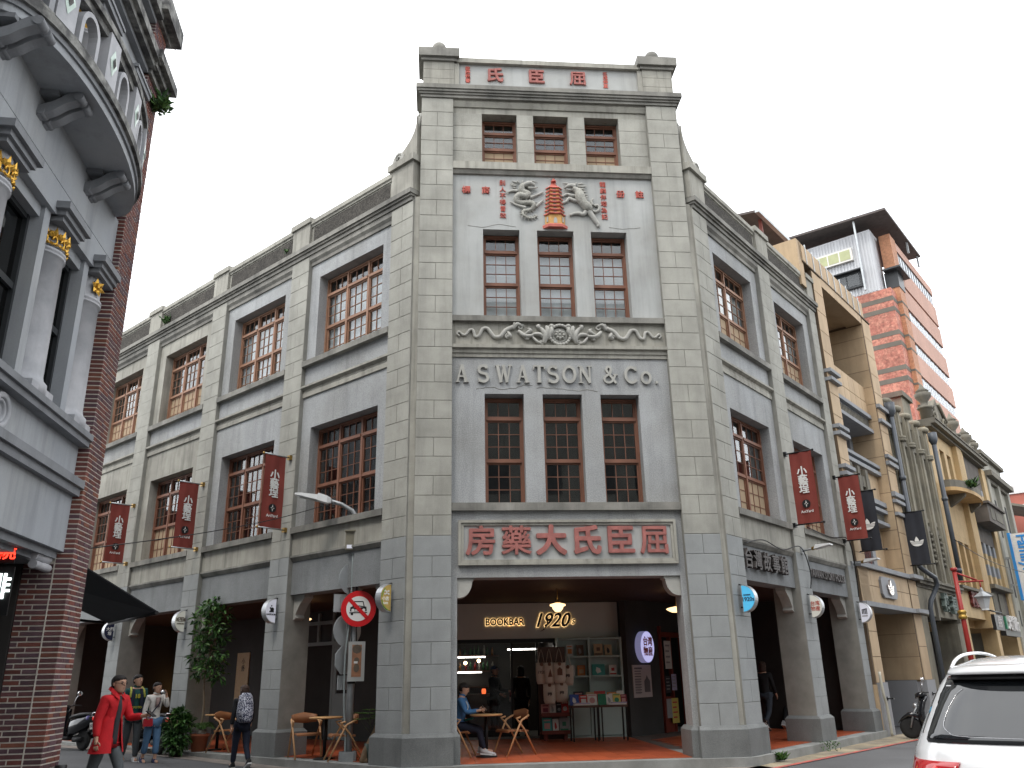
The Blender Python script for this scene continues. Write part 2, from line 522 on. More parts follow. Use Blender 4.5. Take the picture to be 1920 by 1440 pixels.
# ---- front: walls
def front_wall():
    T = -.55
    def part(name, M, *boxes):
        if len(boxes) > 1: return [part(name, M, z) for z in boxes][0]
        b = MB(FC)
        for q in boxes: b.box(*q)
        return b.build(name, M, bld)
    part('wall', m_wash, (-2.22, -2.11, T, -.12, .15, 3.31), (2.11, 2.22, T, -.12, .15, 3.31),
         (-2.22, 2.22, T, -.12, 3.31, 4.55))
    ws = [(-1.57, -.78), (-.40, .40), (.78, 1.57)]
    def piers(M, z0, z1):
        e = [-2.22] + [x for a in ws for x in a] + [2.22]
        for i in range(0, 8, 2):
            part('wall_pier', M, (e[i], e[i + 1], T, -.12, z0, z1))
    piers(m_wash, 4.70, 6.92); piers(m_lightp, 8.60, 10.67)
    part('wall', m_wash, (-2.22, 2.22, T, -.12, 6.92, 7.75))
    part('wall', m_band, (-2.22, 2.22, T, -.12, 7.75, 8.48))
    part('wall', m_lightp, (-2.22, 2.22, T, -.12, 10.67, 12.08))
    # top storey: coursed
    piers(m_joint, 12.30, 13.65)
    part('wall', m_band, (-2.22, 2.22, T, -.115, 13.65, 13.96))
    jb = MB(FC)
    e = [(-2.22, -1.57), (-.78, -.40), (.40, .78), (1.57, 2.22)]
    for a, b_ in e:
        for k in range(4):
            z = 12.30 + k * .3375
            jb.box(a + .004, b_ - .004, -.12, -.108, z + .005, z + .332)
    jb.build('stone_block', m_block, bld, kind='stuff')
    # sills and string courses
    part('sill', m_ledge, (-2.22, 2.22, -.56, -.035, 4.55, 4.70))
    part('sill', m_ledge, (-2.22, 2.22, -.56, -.03, 8.48, 8.60))
    part('sill', m_band, (-2.22, 2.22, -.56, -.0, 12.12, 12.30))
    b = MB(FC); b.mould([(-.12, 12.02), (-.07, 12.03), (-.03, 12.12), (-.12, 12.12)], -2.22, 2.22); b.build('string_course', m_ledge, bld)
    b = MB(FC); b.mould([(-.12, 7.70), (-.09, 7.70), (-.09, 7.77), (-.065, 7.785), (-.065, 7.86), (-.01, 7.88), (-.01, 7.95), (-.12, 7.97)], -2.22, 2.22)
    b.build('string_course', m_band, bld)
    for a, b_ in ws:
        window(FC, a, b_, 4.70, 6.90, -.42, 1, 3, .36)
        window(FC, a, b_, 8.68, 10.65, -.42, 1, 3, .33, [(.0, .82, m_blind_sky)])
        window(FC, a, b_, 12.44, 13.63, -.42, 1, 2, .26, [(0, .34, m_blind)])
    # sign frame
    f = MB(FC)
    for (o_, n_) in ((0, -.05), (.05, -.075)):
        a0, a1, z0, z1 = -2.09 + o_, 2.09 - o_, 3.53 + o_, 4.37 - o_
        f.box(a0, a1, -.12, n_, z0, z0 + .05); f.box(a0, a1, -.12, n_, z1 - .05, z1)
        f.box(a0, a0 + .05, -.12, n_ + .002, z0 + .05, z1 - .05); f.box(a1 - .05, a1, -.12, n_ + .002, z0 + .05, z1 - .05)
    f.build('sign_frame', m_band, bld)
    MB(FC).box(-1.99, 1.99, -.12, -.105, 3.63, 4.27).build('sign_panel', m_lightp, bld)
    for i, ch in enumerate('房藥大氏臣屈'):
        b = MB(); u = -1.66 + i * .664
        boldtext(b, ch, FC(u, -.09, 3.945), FC.du, FC.dn, .575, dict(大=.024, 氏=.021, 臣=.017, 房=.014, 藥=.009, 屈=.012)[ch], ext=.026, sx=1.04)
        b.build('lettering', m_redlet, bld)
    # A S WATSON & Co. in slab serif relief letters
    serif_letters()
    # arch corner brackets and lintel step
    for s in (-1, 1):
        b = MB(FC)
        pts = [(s * 2.11, 3.31), (s * 1.80, 3.31), (s * 1.80, 3.27)]
        for k in range(9):
            a = k / 8 * pi / 2
            pts.append((s * (2.07 - .24 * cos(a)), 3.25 - .30 * sin(a)))
        pts += [(s * 2.11, 2.95)]
        if s < 0: pts = pts[::-1]
        b.prism(pts, -.42, -.16, 'n')
        b.build('bracket', m_relief, bld)
    # big pilasters
    for s in (-1, 1):
        a0, a1 = (-2.93, -2.22) if s < 0 else (2.22, 2.93)
        c = MB(FC); c.box(a0, a1, -.70, -.014, .3, 13.96)
        p = c.build('pilaster', m_joint, bld)
        coursing(FC, a0, a1, .655, 13.95, -.014, p, True, None, phase=0 if s < 0 else 1)
    # tower body above the wings, side and back
    b = MB(FC); b.box(-2.90, -2.6, -2.6, -.70, 11.3, 13.96); b.box(2.6, 2.90, -2.6, -.70, 11.3, 13.96); b.box(-2.9, 2.9, -2.9, -2.6, 11.3, 14.9)
    b.box(-2.6, 2.6, -2.6, -.56, 13.9, 14.2)
    b.build('tower_wall', m_band, bld)
    # top cornice, parapet
    b = MB(FC)
    for (z0, z1, n_) in ((13.96, 14.03, .03), (14.03, 14.08, .065), (14.08, 14.14, .10), (14.14, 14.25, .13)):
        b.box(-2.93 - n_, 2.93 + n_, -.75, n_, z0, z1)
    b.build('cornice', m_ledge, bld)
    b = MB(FC); b.mould([(-.115, 13.80), (-.08, 13.80), (-.04, 13.90), (-.04, 13.96), (-.115, 13.96)], -2.22, 2.22); b.build('cornice', m_band, bld)
    b = MB(FC); b.box(-2.2, 2.2, -.45, -.07, 14.25, 14.97); b.build('parapet', m_lightp, bld)
    b = MB(FC); b.box(-2.2, -2.09, -.45, -.02, 14.25, 14.97); b.box(2.09, 2.2, -.45, -.02, 14.25, 14.97); b.box(-2.2, 2.2, -.47, .02, 14.97, 15.09); b.build('coping', m_band, bld)
    for s in (-1, 1):
        a0, a1 = (-2.91, -2.2) if s < 0 else (2.2, 2.91)
        b = MB(FC); b.box(a0, a1, -.62, -.012, 14.25, 15.0)
        p = b.build('parapet_pier', m_joint, bld)
        jb = MB(FC)
        for k in range(3):
            cells = [(a0, a1)] if k % 2 else [(a0, (a0 + a1) / 2), ((a0 + a1) / 2, a1)]
            for x0, x1 in cells:
                jb.box(x0 + .004, x1 - .004, -.012, .0, 14.25 + k * .25 + .004, 14.25 + k * .25 + .246)
        jb.build('stone_block', m_band, p, kind='stuff')
        b = MB(FC)
        for (z0, z1, n_) in ((14.97, 15.05, .05), (15.05, 15.28, .115)):
            b.box(a0 - n_, a1 + n_, -.62 - n_, n_, z0, z1)
        b.build('pier_cap', m_ledge, p)
        c = FC((a0 + a1) / 2, -.3, 15.57)
        b = MB(); b.ball(c, .175, 20); b.lathe([(.13, 15.27), (.09, 15.33), (.09, 15.45)], (c.x, c.y, 0), 14)
        b.build('ball_finial', m_ledge, p)
    for ch, u in (('氏', -1.30), ('臣', -.33), ('屈', .65)):
        b = MB(); boldtext(b, ch, FC(u + .03, -.05, 14.66), FC.du, FC.dn, .40, .014 if ch != '屈' else .008, ext=.02, sx=1.05); b.build('lettering', m_redlet, bld)
    for col, u in (('歐陽懷書', -1.89), ('壬戌仲夏', 1.33)):
        b = MB()
        for i, ch in enumerate(col):
            text(b, ch, FC(u, -.062, 14.85 - i * .115), FC.du, FC.dn, .115, ext=.008, off=.003)
        b.build('lettering', m_redlet2, bld)
    for ch, u in (('標', -1.93), ('商', -1.50), ('册', 1.50), ('註', 1.93)):
        b = MB(); text(b, ch, FC(u, -.105, 11.62), FC.du, FC.dn, .19, ext=.016, off=.003); b.build('lettering', m_redlet2, bld)
    for col, u, z in (('别人不得冒效', -1.13, 11.83), ('龍麟伴塔為記', 1.11, 11.86)):
        b = MB()
        for i, ch in enumerate(col):
            text(b, ch, FC(u, -.11, z - i * .165), FC.du, FC.dn, .14, ext=.012, off=.001)
        b.build('lettering', m_redlet2, bld)

def serif_letters():
    # slab-serif capitals drawn as strokes: list of polylines in a unit box with stroke width
    def arc(cx, cy, rx, ry, a0, a1, k=14):
        return [(cx + rx * cos(R(a0 + (a1 - a0) * i / k)), cy + ry * sin(R(a0 + (a1 - a0) * i / k))) for i in range(k + 1)]
    S_ = arc(.40, .72, .27, .23, 28, 200, 10) + arc(.40, .40, .30, .0, 150, 150, 1)[:0] + [(.20, .56), (.62, .46)] + arc(.42, .26, .29, .22, 35, -155, 10)
    Lt = {
        'A': (.78, [([(.12, 0), (.40, 1)], .09), ([(.40, 1), (.70, 0)], .17), ([(.22, .33), (.6, .33)], .09), ([(0, .03), (.27, .03)], .06), ([(.52, .03), (.86, .03)], .06)]),
        'S': (.78, [(S_, .15), ([(.66, .98), (.66, .78)], .06), ([(.12, .02), (.12, .24)], .06)]),
        'W': (1.05, [([(.1, 1), (.34, 0)], .16), ([(.34, 0), (.53, .95)], .08), ([(.50, 1), (.74, 0)], .16), ([(.74, 0), (.96, 1)], .08), ([(-.03, .97), (.27, .97)], .06), ([(.40, .97), (.64, .97)], .06), ([(.83, .97), (1.08, .97)], .06)]),
        'T': (.76, [([(.40, 0), (.40, 1)], .17), ([(.03, .96), (.77, .96)], .09), ([(.05, .98), (.05, .76)], .06), ([(.75, .98), (.75, .76)], .06), ([(.24, .03), (.56, .03)], .06)]),
        'O': (.92, [(arc(.45, .5, .38, .44, 0, 360, 28), .15)]),
        'N': (.92, [([(.16, 0), (.16, 1)], .09), ([(.16, .97), (.76, .03)], .17), ([(.76, 0), (.76, 1)], .09), ([(0, .03), (.32, .03)], .06), ([(0, .97), (.26, .97)], .06), ([(.60, .97), (.92, .97)], .06)]),
        'C': (.86, [(arc(.47, .5, .40, .44, 42, 318, 22), .15), ([(.80, .98), (.80, .72)], .06)]),
        'o': (.72, [(arc(.36, .34, .29, .31, 0, 360, 24), .13)]),
        '&': (.95, [([(.86, .50), (.58, .10)] + arc(.36, .25, .27, .21, -40, -250, 10) + [(.52, .62)] + arc(.40, .80, .15, .16, -30, 210, 10) + [(.85, .02)], .12), ([(.70, .5), (1.0, .5)], .055)]),
        '.': (.2, [([(.03, .08), (.17, .08)], .14)]),
    }
    H = .375
    seq = [('A', -2.15), ('S', -1.72), ('W', -1.34), ('A', -.92), ('T', -.58), ('S', -.30), ('O', .02), ('N', .345), ('&', .85), ('C', 1.30), ('o', 1.635), ('.', 1.93)]
    for ch, u0 in seq:
        b = MB(FC)
        for k, (pl, wd) in enumerate(Lt[ch][1]):
            P = [Vector((x * H * .82, y * H, 0)) for x, y in pl]
            wd *= H
            for i in range(len(P) - 1):
                t = P[i + 1] - P[i]
                if t.length < 1e-6: continue
                t.normalize(); nn = Vector((-t.y, t.x, 0)) * wd / 2
                e = t * (wd * .12 if len(P) > 2 else 0)
                q = [P[i] - e + nn, P[i] - e - nn, P[i + 1] + e - nn, P[i + 1] + e + nn]
                b.prism([(u0 + a.x, 7.15 + a.y) for a in q], -.13, -.068 - .0012 * k - .0001 * (i % 5), 'n')
        b.build('lettering', m_relief, bld)
front_wall()
for pts in ([(-1.75, 7.02), (-1.45, 7.06), (-1.2, 7.02), (-.95, 7.05), (-.72, 7.12), (-.55, 7.10)], [(-.5, 7.05), (-.25, 7.06), (.05, 7.03), (.3, 6.99), (.5, 7.02), (.8, 6.98)], [(-1.9, 10.74), (-1.6, 10.72), (-1.2, 10.80), (-.75, 10.74)], [(-.6, 14.0), (-.62, 13.9), (-.58, 13.8)], [(1.2, 10.78), (1.5, 10.76), (2.0, 10.8)]):
    q = MB(FC); q.tube([(u + random.uniform(-.02, .02), -.119, z + random.uniform(-.012, .012)) for a, b_ in zip(pts[:-1], pts[1:]) for u, z in [(a[0] + (b_[0] - a[0]) * f, a[1] + (b_[1] - a[1]) * f) for f in (0, .25, .5, .75)]], .006, 4); q.build('crack', m_joint, bld)

# ---- side wings
def wing(fr, pils, wins, uend, singles, pane_single, blinds, shades):
    rs = RT[id(fr)]
    nP = -.084
    joined = MB(fr)
    for i, (a, b_) in enumerate(pils):
        c = MB(fr); c.box(a, b_, -.70, nP, .3, 11.32)
        p = c.build('pilaster', m_joint, bld)
        if i in singles:
            coursing(fr, a, b_, .655, 11.32, nP, p, True, None, phase=i)
        else:
            jj = MB(fr)
            coursing(fr, a, b_, .655, 11.32, nP, None, False, jj, phase=i)
            jj.build('stone_block', [m_blockl, m_block], p, kind='stuff')
        if i > 0:
            q = MB(fr)
            e = .065
            q.box(a - e, b_ + e, -.76, .0, .0, .60)
            r1 = [(a - e, -.76, .60), (b_ + e, -.76, .60), (b_ + e, 0, .60), (a - e, 0, .60)]
            r2 = [(a - .01, -.71, .66), (b_ + .01, -.71, .66), (b_ + .01, -.06, .66), (a - .01, -.06, .66)]
            q.loft([r1, r2], smooth=False)
            q.build('plinth', m_plinth, p)
            # parapet pier
            q = MB(fr); q.box(a, b_, -.46, -.03, 11.56, 12.22); q.box(a - .05, b_ + .05, -.5, .02, 12.22, 12.36); q.build('parapet_pier', m_band, bld)
    n_in = -.18; T = -.60
    for i, (wa, wb) in enumerate(wins):
        a = pils[i][1]; b_ = pils[i + 1][0] if i + 1 < len(pils) else uend
        def part(name, M, *boxes):
            if len(boxes) > 1: return [part(name, M, z) for z in boxes][0]
            q = MB(fr)
            for z in boxes: q.box(*z)
            return q.build(name, M, bld)
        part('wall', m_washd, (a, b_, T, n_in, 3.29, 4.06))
        part('wall', m_band, (a, b_, T, n_in + .04, 4.06, 4.57))
        MB(fr).mould([(n_in, 3.98), (n_in + .02, 3.98), (n_in + .075, 4.06), (n_in + .075, 4.10), (n_in, 4.10)], a, b_).build('string_course', m_ledge, bld)
        for (z0, z1, zt, M) in ((4.70, 6.92, 7.94, m_wash), (8.55, 10.68, 11.32, m_wash if i < 2 or rs > 0 else m_band)):
            M2 = m_wash if i < 2 or rs > 0 else m_band
            part('wall', M2, (a, wa, T, n_in, z0, z1), (wb, b_, T, n_in, z0, z1), (a, b_, T, n_in, z1, zt))
        part('wall', m_wash, (a, b_, T, n_in, 7.94, 8.42))
        for z in (4.57, 8.42):
            part('sill', m_ledge, (a, b_, T - .02, -.055, z, z + .13))
        MB(fr).mould([(n_in, 7.68), (n_in + .035, 7.68), (n_in + .035, 7.77), (n_in + .02, 7.80), (n_in + .02, 7.86), (n_in + .10, 7.90), (n_in + .10, 7.945), (n_in, 7.96)], a, b_).build('string_course', m_band, bld)
        MB(fr).mould([(n_in, 11.06), (n_in + .04, 11.06), (n_in + .045, 11.14), (n_in + .10, 11.20), (n_in + .10, 11.32), (n_in, 11.32)], a, b_).build('cornice', m_ledge, bld)
        window(fr, wa, wb, 4.70, 6.90, -.47, 3 if rs < 0 else 2, 3, .34, blinds.get((i, 0)), (i, 0) in pane_single)
        window(fr, wa, wb, 8.55, 10.66, -.47, 3 if rs < 0 else 2, 3, .34, blinds.get((i, 1)), (i, 1) in pane_single, wood=m_wood2)
        # parapet panel
        q = MB(fr); q.box(a, b_, -.40, -.10, 11.56, 12.14); q.build('parapet', m_band, bld)
        q = MB(fr); q.box(a + .10, b_ - .10, -.10, -.085, 11.60, 12.07); q.build('pebble_panel', m_pebble, bld)
        q = MB(fr); q.mould([(-.45, 12.12), (-.10, 12.10), (-.07, 12.11), (-.07, 12.15), (-.03, 12.17), (-.03, 12.28), (-.45, 12.29)], a, b_); q.build('coping', m_band, bld)
        # arcade soffit brackets at the pillar heads
        for s, ue in ((1, a), (-1, b_)):
            q = MB(fr)
            pts = [(ue, 3.29), (ue + s * .36, 3.29), (ue + s * .36, 3.22), (ue + s * .30, 3.17)]
            for k in range(7):
                t_ = k / 6
                pts.append((ue + s * (.27 - .20 * t_), 3.14 - .10 * sin(t_ * pi) * 0 - .26 * t_ ** 1.4))
            pts += [(ue + s * .10, 2.82), (ue, 2.78)]
            q.prism(pts, -.50, -.28, 'n')
            q.build('bracket', m_relief, bld)
    # cornice over everything
    b = MB(fr)
    for (z0, z1, n_) in ((11.32, 11.41, -.045), (11.41, 11.46, .0), (11.46, 11.57, .045)):
        b.box(.10 - n_ * .6, uend, -.6, n_, z0, z1)
    b.build('cornice', m_ledge, bld)
    # corner pier beside the tower, with volute
    q = MB(fr); q.box(.10, .80, -.55, -.05, 11.60, 12.30); q.box(.04, .88, -.6, .02, 12.30, 12.46)
    q.build('parapet_pier', m_band, bld)
    cur = []
    for k in range(13):
        t_ = k / 12
        cur.append((.10 + .54 * t_ ** 1.9, 13.50 - .78 * t_ ** .72))
    vc = (.66, 12.62); vr = .20
    poly = [(.08, 12.46), (.66, 12.46)] + [(u, z) for u, z in cur[::-1]] + [(.08, 13.50)]
    q = MB(fr); q.prism(poly, -.36, -.12, 'n'); o = q.build('volute_wall', m_band, bld)
    q = MB(fr)
    rib = [(u, -.20, z) for u, z in cur]
    sp = [(vc[0] + (vr * (1 - .8 * k / 26)) * sin(k / 26 * 4.6 * pi), -.20 + .09 * min(1, k / 4), vc[1] + (vr * (1 - .8 * k / 26)) * cos(k / 26 * 4.6 * pi)) for k in range(27)]
    q.tube(rib + sp[1:], [.055] * len(rib) + [.05 - .03 * k / 26 for k in range(26)], 6, up=(0, 1, 0))
    q.lathe([(.001, -.34), (vr * .9, -.34), (vr * .9, -.13), (.001, -.13)], fr(vc[0], 0, vc[1]) * 0, 18, axis='y')
    for i in range(len(q.v) - 18 * 4, len(q.v)):
        p = q.v[i]; q.v[i] = fr(vc[0] + (p - fr.o).dot(fr.du), (p - fr.o).dot(fr.dn), vc[1] + p.z)
    q.tube([(cur[0][0] + .05 * cos(a), -.22, cur[0][1] + .05 + .05 * sin(a)) for a in [x * .5 for x in range(12)]], .03, 6, up=(0, 1, 0))
    q.build('volute', m_relief, o)

LP = [(.10 + 3.72 * k, .80 + 3.72 * k) for k in range(5)]
LWN = [(1.17 + 3.72 * k, 3.48 + 3.72 * k) for k in range(4)]
RP = [(.10, .80), (3.61, 4.33), (7.12, 7.60)]
RWN = [(1.18, 3.25), (4.70, 6.75)]
bl_half = [(0, .42, m_blind)]
wing(FL, LP, LWN, 15.7, {0, 1, 2}, {(0, 0), (0, 1)}, {(0, 1): [(.0, .8, m_blind_sky)], (1, 1): [(.0, .8, m_blind_sky)], (2, 0): bl_half, (3, 0): bl_half, (2, 1): bl_half, (3, 1): bl_half}, None)  # pale sheet in the two nearest upper windows stands in for reflected sky
wing(FR, RP, RWN, 7.66, {0}, set(), {(0, 0): bl_half, (1, 0): bl_half, (0, 1): [(0, .42, m_blind), (.42, .8, m_curtain)], (1, 1): [(0, .42, m_blind), (.42, .8, m_curtain)]}, None)

# corner pillars: filler and shared plinths
for s, fr in ((-1, FL), (1, FR)):
    def wp(p): return (p.x, p.y)
    A_ = FC(s * 2.925, -.05, 0); B_ = fr(.105, -.115, 0); C_ = fr(.105, -.7, 0); D_ = FC(s * 2.4, -.7, 0); E_ = FC(s * 2.4, -.05, 0)
    b = MB(); b.prism([wp(A_), wp(B_), wp(C_), wp(D_), wp(E_)], .3, 11.4)
    b.build('pilaster', m_band, bld)
    P0 = fr(0, 0, 0)
    ring = [P0, FC(s * 2.17, .07, 0), FC(s * 2.17, -.05, 0), FC(s * 2.05, -.05, 0), FC(s * 2.05, -.74, 0), FC(s * 2.5, -1.0, 0), fr(.5, -.95, 0), fr(.865, -.76, 0), fr(.865, 0, 0)]
    ins = [P0 + (FC(s * 2.9, -.3, 0) - P0) * .12, FC(s * 2.19, -.0, 0), FC(s * 2.19, -.1, 0), FC(s * 2.10, -.1, 0), FC(s * 2.10, -.70, 0), FC(s * 2.5, -.95, 0), fr(.5, -.9, 0), fr(.81, -.71, 0), fr(.81, -.06, 0)]
    b = MB(); b.prism([wp(p) for p in ring], 0.0, .60)
    b.loft([[(p.x, p.y, .60) for p in ring], [(p.x, p.y, .665) for p in ins]], smooth=False)
    b.build('plinth', m_plinth, bld)

# interior: slabs and rear walls
Le, Re = FL(15.6, -.5, 0), FR(7.6, -.5, 0)
poly = [(-2.6, .5), (2.6, .5), (Re.x, Re.y), (FR(7.6, -8, 0).x, FR(7.6, -8, 0).y), (FL(15.6, -8, 0).x, FL(15.6, -8, 0).y), (Le.x, Le.y)]
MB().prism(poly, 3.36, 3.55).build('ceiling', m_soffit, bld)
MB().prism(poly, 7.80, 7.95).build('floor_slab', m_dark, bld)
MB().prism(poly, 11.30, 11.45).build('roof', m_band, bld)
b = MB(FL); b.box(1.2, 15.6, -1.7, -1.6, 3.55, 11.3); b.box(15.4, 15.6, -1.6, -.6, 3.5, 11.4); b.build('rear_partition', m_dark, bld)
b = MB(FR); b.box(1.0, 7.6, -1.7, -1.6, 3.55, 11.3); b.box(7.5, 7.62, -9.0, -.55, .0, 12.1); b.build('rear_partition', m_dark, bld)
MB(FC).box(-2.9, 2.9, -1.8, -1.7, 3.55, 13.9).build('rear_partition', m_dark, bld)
# inner arcade walls
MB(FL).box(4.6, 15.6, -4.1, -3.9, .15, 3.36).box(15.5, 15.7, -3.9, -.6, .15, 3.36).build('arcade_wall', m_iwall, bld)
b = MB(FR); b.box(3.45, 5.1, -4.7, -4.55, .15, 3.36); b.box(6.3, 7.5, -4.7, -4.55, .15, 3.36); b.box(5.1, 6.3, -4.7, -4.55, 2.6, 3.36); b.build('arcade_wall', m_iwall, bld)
# ceiling slats over the corner
b = MB()
for k in range(26):
    y = .7 + k * .2
    b.box(-3.2 - .0, 3.2, y, y + .14, 3.325, 3.355)
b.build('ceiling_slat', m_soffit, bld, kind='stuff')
# ------------------------------------------------------------------ ground
m_asph = mat('worn_asphalt', (.105, .105, .108), .85, .16, .55, .22, 55, 0, .35, 70, tint=(.075, .074, .075), ts=.35, tamt=.6)
m_gut = mat('sandy_gutter', (.33, .275, .185), .95, .3, 1.6, .25, 60, 0, .6, 45, tint=(.12, .11, .10), ts=1.3, tamt=.7)
m_gutl = mat('brick_red_gutter', (.235, .20, .175), .95, .2, 1.6, .2, 60, 0, .4, 45, tint=(.12, .115, .11), ts=.9, tamt=.5)
m_redline = mat('red_road_paint', (.50, .10, .075), .8, .2, 4, .2, 60, tint=(.17, .12, .115), ts=5, tamt=.8)
m_iron = mat('cast_iron', (.06, .06, .06), .6, .2, 6, metal=.4)
def gz(x, y):
    t = min(1, max(0, (-x - 4.2) / 5.0))
    return .085 * t * t * (3 - 2 * t)
ax = [-500, -120, -45] + [-30 + i for i in range(61)] + [45, 120, 500]
b = MB()
pts = [(x, y, gz(x, y) - .004) for y in ax for x in ax]
k = len(ax)
b.add(pts, [(j * k + i, j * k + i + 1, (j + 1) * k + i + 1, (j + 1) * k + i) for j in range(k - 1) for i in range(k - 1)], smooth=True)
ground = b.build('road', m_asph, kind='structure')
def strip(name, fr, us, nin, nout, zoff, M, kind='structure'):
    b = MB()
    pts = []
    for i, u in enumerate(us):
        for n in (nin[i], nout[i]):
            p = fr(u, n, 0); pts.append((p.x, p.y, gz(p.x, p.y) + zoff))
    b.add(pts, [(2 * i, 2 * i + 1, 2 * i + 3, 2 * i + 2) for i in range(len(us) - 1)])
    return b.build(name, M, kind=kind)
us = [-1.35 + .5 * i for i in range(84)]
strip('gutter', FR, us, [.06] * len(us), [.34 + .065 * max(0, u + 1) * (1 if u < 9 else 9 / u) + .03 * sin(u * 2.1) for u in us], .003, m_gut)
strip('painted_line', FR, us, [.36 + .062 * max(0, u + 1) * (1 if u < 9 else 9 / u) for u in us], [.47 + .062 * max(0, u + 1) * (1 if u < 9 else 9 / u) for u in us], .008, m_redline)
ul = [-.2 + .5 * i for i in range(34)]
strip('gutter', FL, ul, [.05] * len(ul), [.55 + .02 * sin(u * 3) for u in ul], .003, m_gutl)
b = MB()
b.add([(-3.6, -.75, .003), (3.4, -.75, .003), (3.2, .0, .003), (-3.2, .0, .003)], [(0, 1, 2, 3)])
b.build('gutter', m_gutl, kind='structure')
# drain cover on the left lane
b = MB(); b.prism([(-8.9 + .3 * cos(a), .9 + .3 * sin(a)) for a in [i * pi / 10 for i in range(20)]], gz(-8.9, .9) - .003, gz(-8.9, .9) + .004)
tag(b.build('manhole_cover', m_iron), 'round iron manhole cover in the asphalt of the side lane', 'manhole cover')

# arcade floor with its kerb and tiles
Le, Re = FL(15.7, .085, 0), FR(7.7, .085, 0)
Lc, Rc = FL(.1, .085, 0), FR(.1, .085, 0)
fl = [(Lc.x, Lc.y), (-2.9, -.165), (2.9, -.165), (Rc.x, Rc.y), (Re.x, Re.y), (FR(7.7, -8, 0).x, FR(7.7, -8, 0).y), (FL(15.7, -8, 0).x, FL(15.7, -8, 0).y), (Le.x, Le.y)]
afl = MB().prism(fl, -.05, .15).build('arcade_floor', m_kerb, kind='structure')
MB().box(-2.08, 2.1, .12, 5.99, .15, .152).build('tile_bed', m_tilej, afl)
T_ = .31
bt = None
for i in range(14):
    for j in range(19):
        x, y = -2.08 + i * .2986, .13 + j * .3085
        if bt is None:
            q = MB(); q.box(-.146, .146, -.1515, .1515, 0, .008); bt = q.mesh('tile', m_tile)
        link('tile', bt, afl, (x + .149, y + .154, .1515 + random.uniform(0, .0012)))
for fr, ua, ub in ((FL, .9, 15.4), (FR, .9, 7.4)):
    q = MB(fr); r_ = MB(fr)
    q.box(ua, ub, -3.88 if fr is FL else -4.5, -.24, .15, .1516)
    u = ua
    while u < ub - .3:
        n = -.55
        while n > -3.8:
            inside = abs(fr(u, n, 0).x) < 2.25
            if not inside:
                r_.box(u + .004, u + .304, n + .004, n + .304, .1516, .159)
            n -= .308
        u += .308
    q.build('tile_bed', m_tilej, afl)
    r_.build('tile', m_tile, afl, kind='stuff')

# ------------------------------------------------------------------ book shop front in the corner
m_board = mat('off_white_board', (.62, .62, .57), .6, .04, 1)
m_blk = mat('black_paint', (.012, .012, .013), .45, .1, 3)
m_halo = mat('warm_backlight', (1, .72, .38), .5, 0, emit=1.1, emcol=(1, .66, .30))
m_pgreen = mat('pale_green_cabinet', (.40, .50, .47), .5, .05, 2)
m_tube = mat('white_light_strip', (1, .98, .92), .5, 0, emit=9.0, emcol=(1, .96, .88))
m_bulb = mat('warm_bulb', (1, .75, .4), .5, 0, emit=14.0, emcol=(1, .7, .35))
m_shopd = mat('shop_interior_wall', (.05, .046, .042), .8, .2, 1)
m_dwood = mat('dark_wood', (.085, .045, .03), .5, .2, 3)
m_redw = mat('red_brown_wood', (.17, .035, .022), .5, .15, 2)
m_metal = mat('black_steel', (.02, .02, .02), .4, .05, 3, metal=.6)
m_steel = mat('galvanised_steel', (.40, .42, .43), .45, .12, 4, .06, 60, metal=.75)
m_paper = mat('white_paper', (.62, .60, .58), .8, .04, 3)

shop = thing('bookshop', 'dim bookshop front with black backlit lettering on a pale board inside the corner arcade', 'bookshop', (0, 6.0, .15))
b = MB(); b.box(-2.6, 2.09, 6.0, 6.06, 2.46, 3.32); b.build('sign_board', m_board, shop)
MB().box(-2.7, 2.3, 6.07, 6.2, 2.44, 3.36).build('lintel', m_iwall, shop)
b = MB(); b.box(2.09, 2.32, 6.02, 6.2, .15, 3.36); b.build('wall', m_iwall, shop)
for body, x, z, size, kw in (('BOOKBAR', -.80, 2.86, .235, dict(ext=.012, off=.008)), ('1920', .37, 2.88, .47, dict(ext=.012, off=.010, shear=.35)), ('s', .93, 2.87, .24, dict(ext=.012, off=.004, shear=.3))):
    b = MB(); text(b, body, (x, 5.935, z), (1, 0, 0), (0, -1, 0), size, sx=.88 if body == 'BOOKBAR' else .95, **kw); o = b.build('lettering', m_blk, shop)
    kw2 = dict(kw); kw2['off'] = kw['off'] + .007; kw2['ext'] = .003
    b = MB(); text(b, body, (x, 5.985, z), (1, 0, 0), (0, -1, 0), size, sx=.88 if body == 'BOOKBAR' else .95, **kw2); b.build('backlight', m_halo, o)
# tail of the 9, swung under the figures
b = MB(); b.tube([(.27, 5.935, 2.93), (.29, 5.935, 2.80), (.20, 5.935, 2.68), (.10, 5.935, 2.62)], [.02, .022, .016, .004], 6); b.build('lettering', m_blk, shop)
# window and door
b = MB()
for x in (-2.55, -2.02, -.66, -.02, .42):
    b.box(x, x + .05, 6.02, 6.09, .15, 2.45)
b.box(-2.55, -.62, 6.02, 6.09, .15, .36); b.box(-2.55, .45, 6.025, 6.085, 2.36, 2.445)
b.build('frame', m_metal, shop)
b = MB(); b.box(-2.0, -.66, 6.05, 6.056, .36, 2.36); b.build('window_glass', glassmat('shop_glass', .02, (.9, .9, .9)), shop)
b = MB(); b.box(-2.6, .5, 5.9, 6.02, .15, .21); b.build('sill', m_kerb, shop)
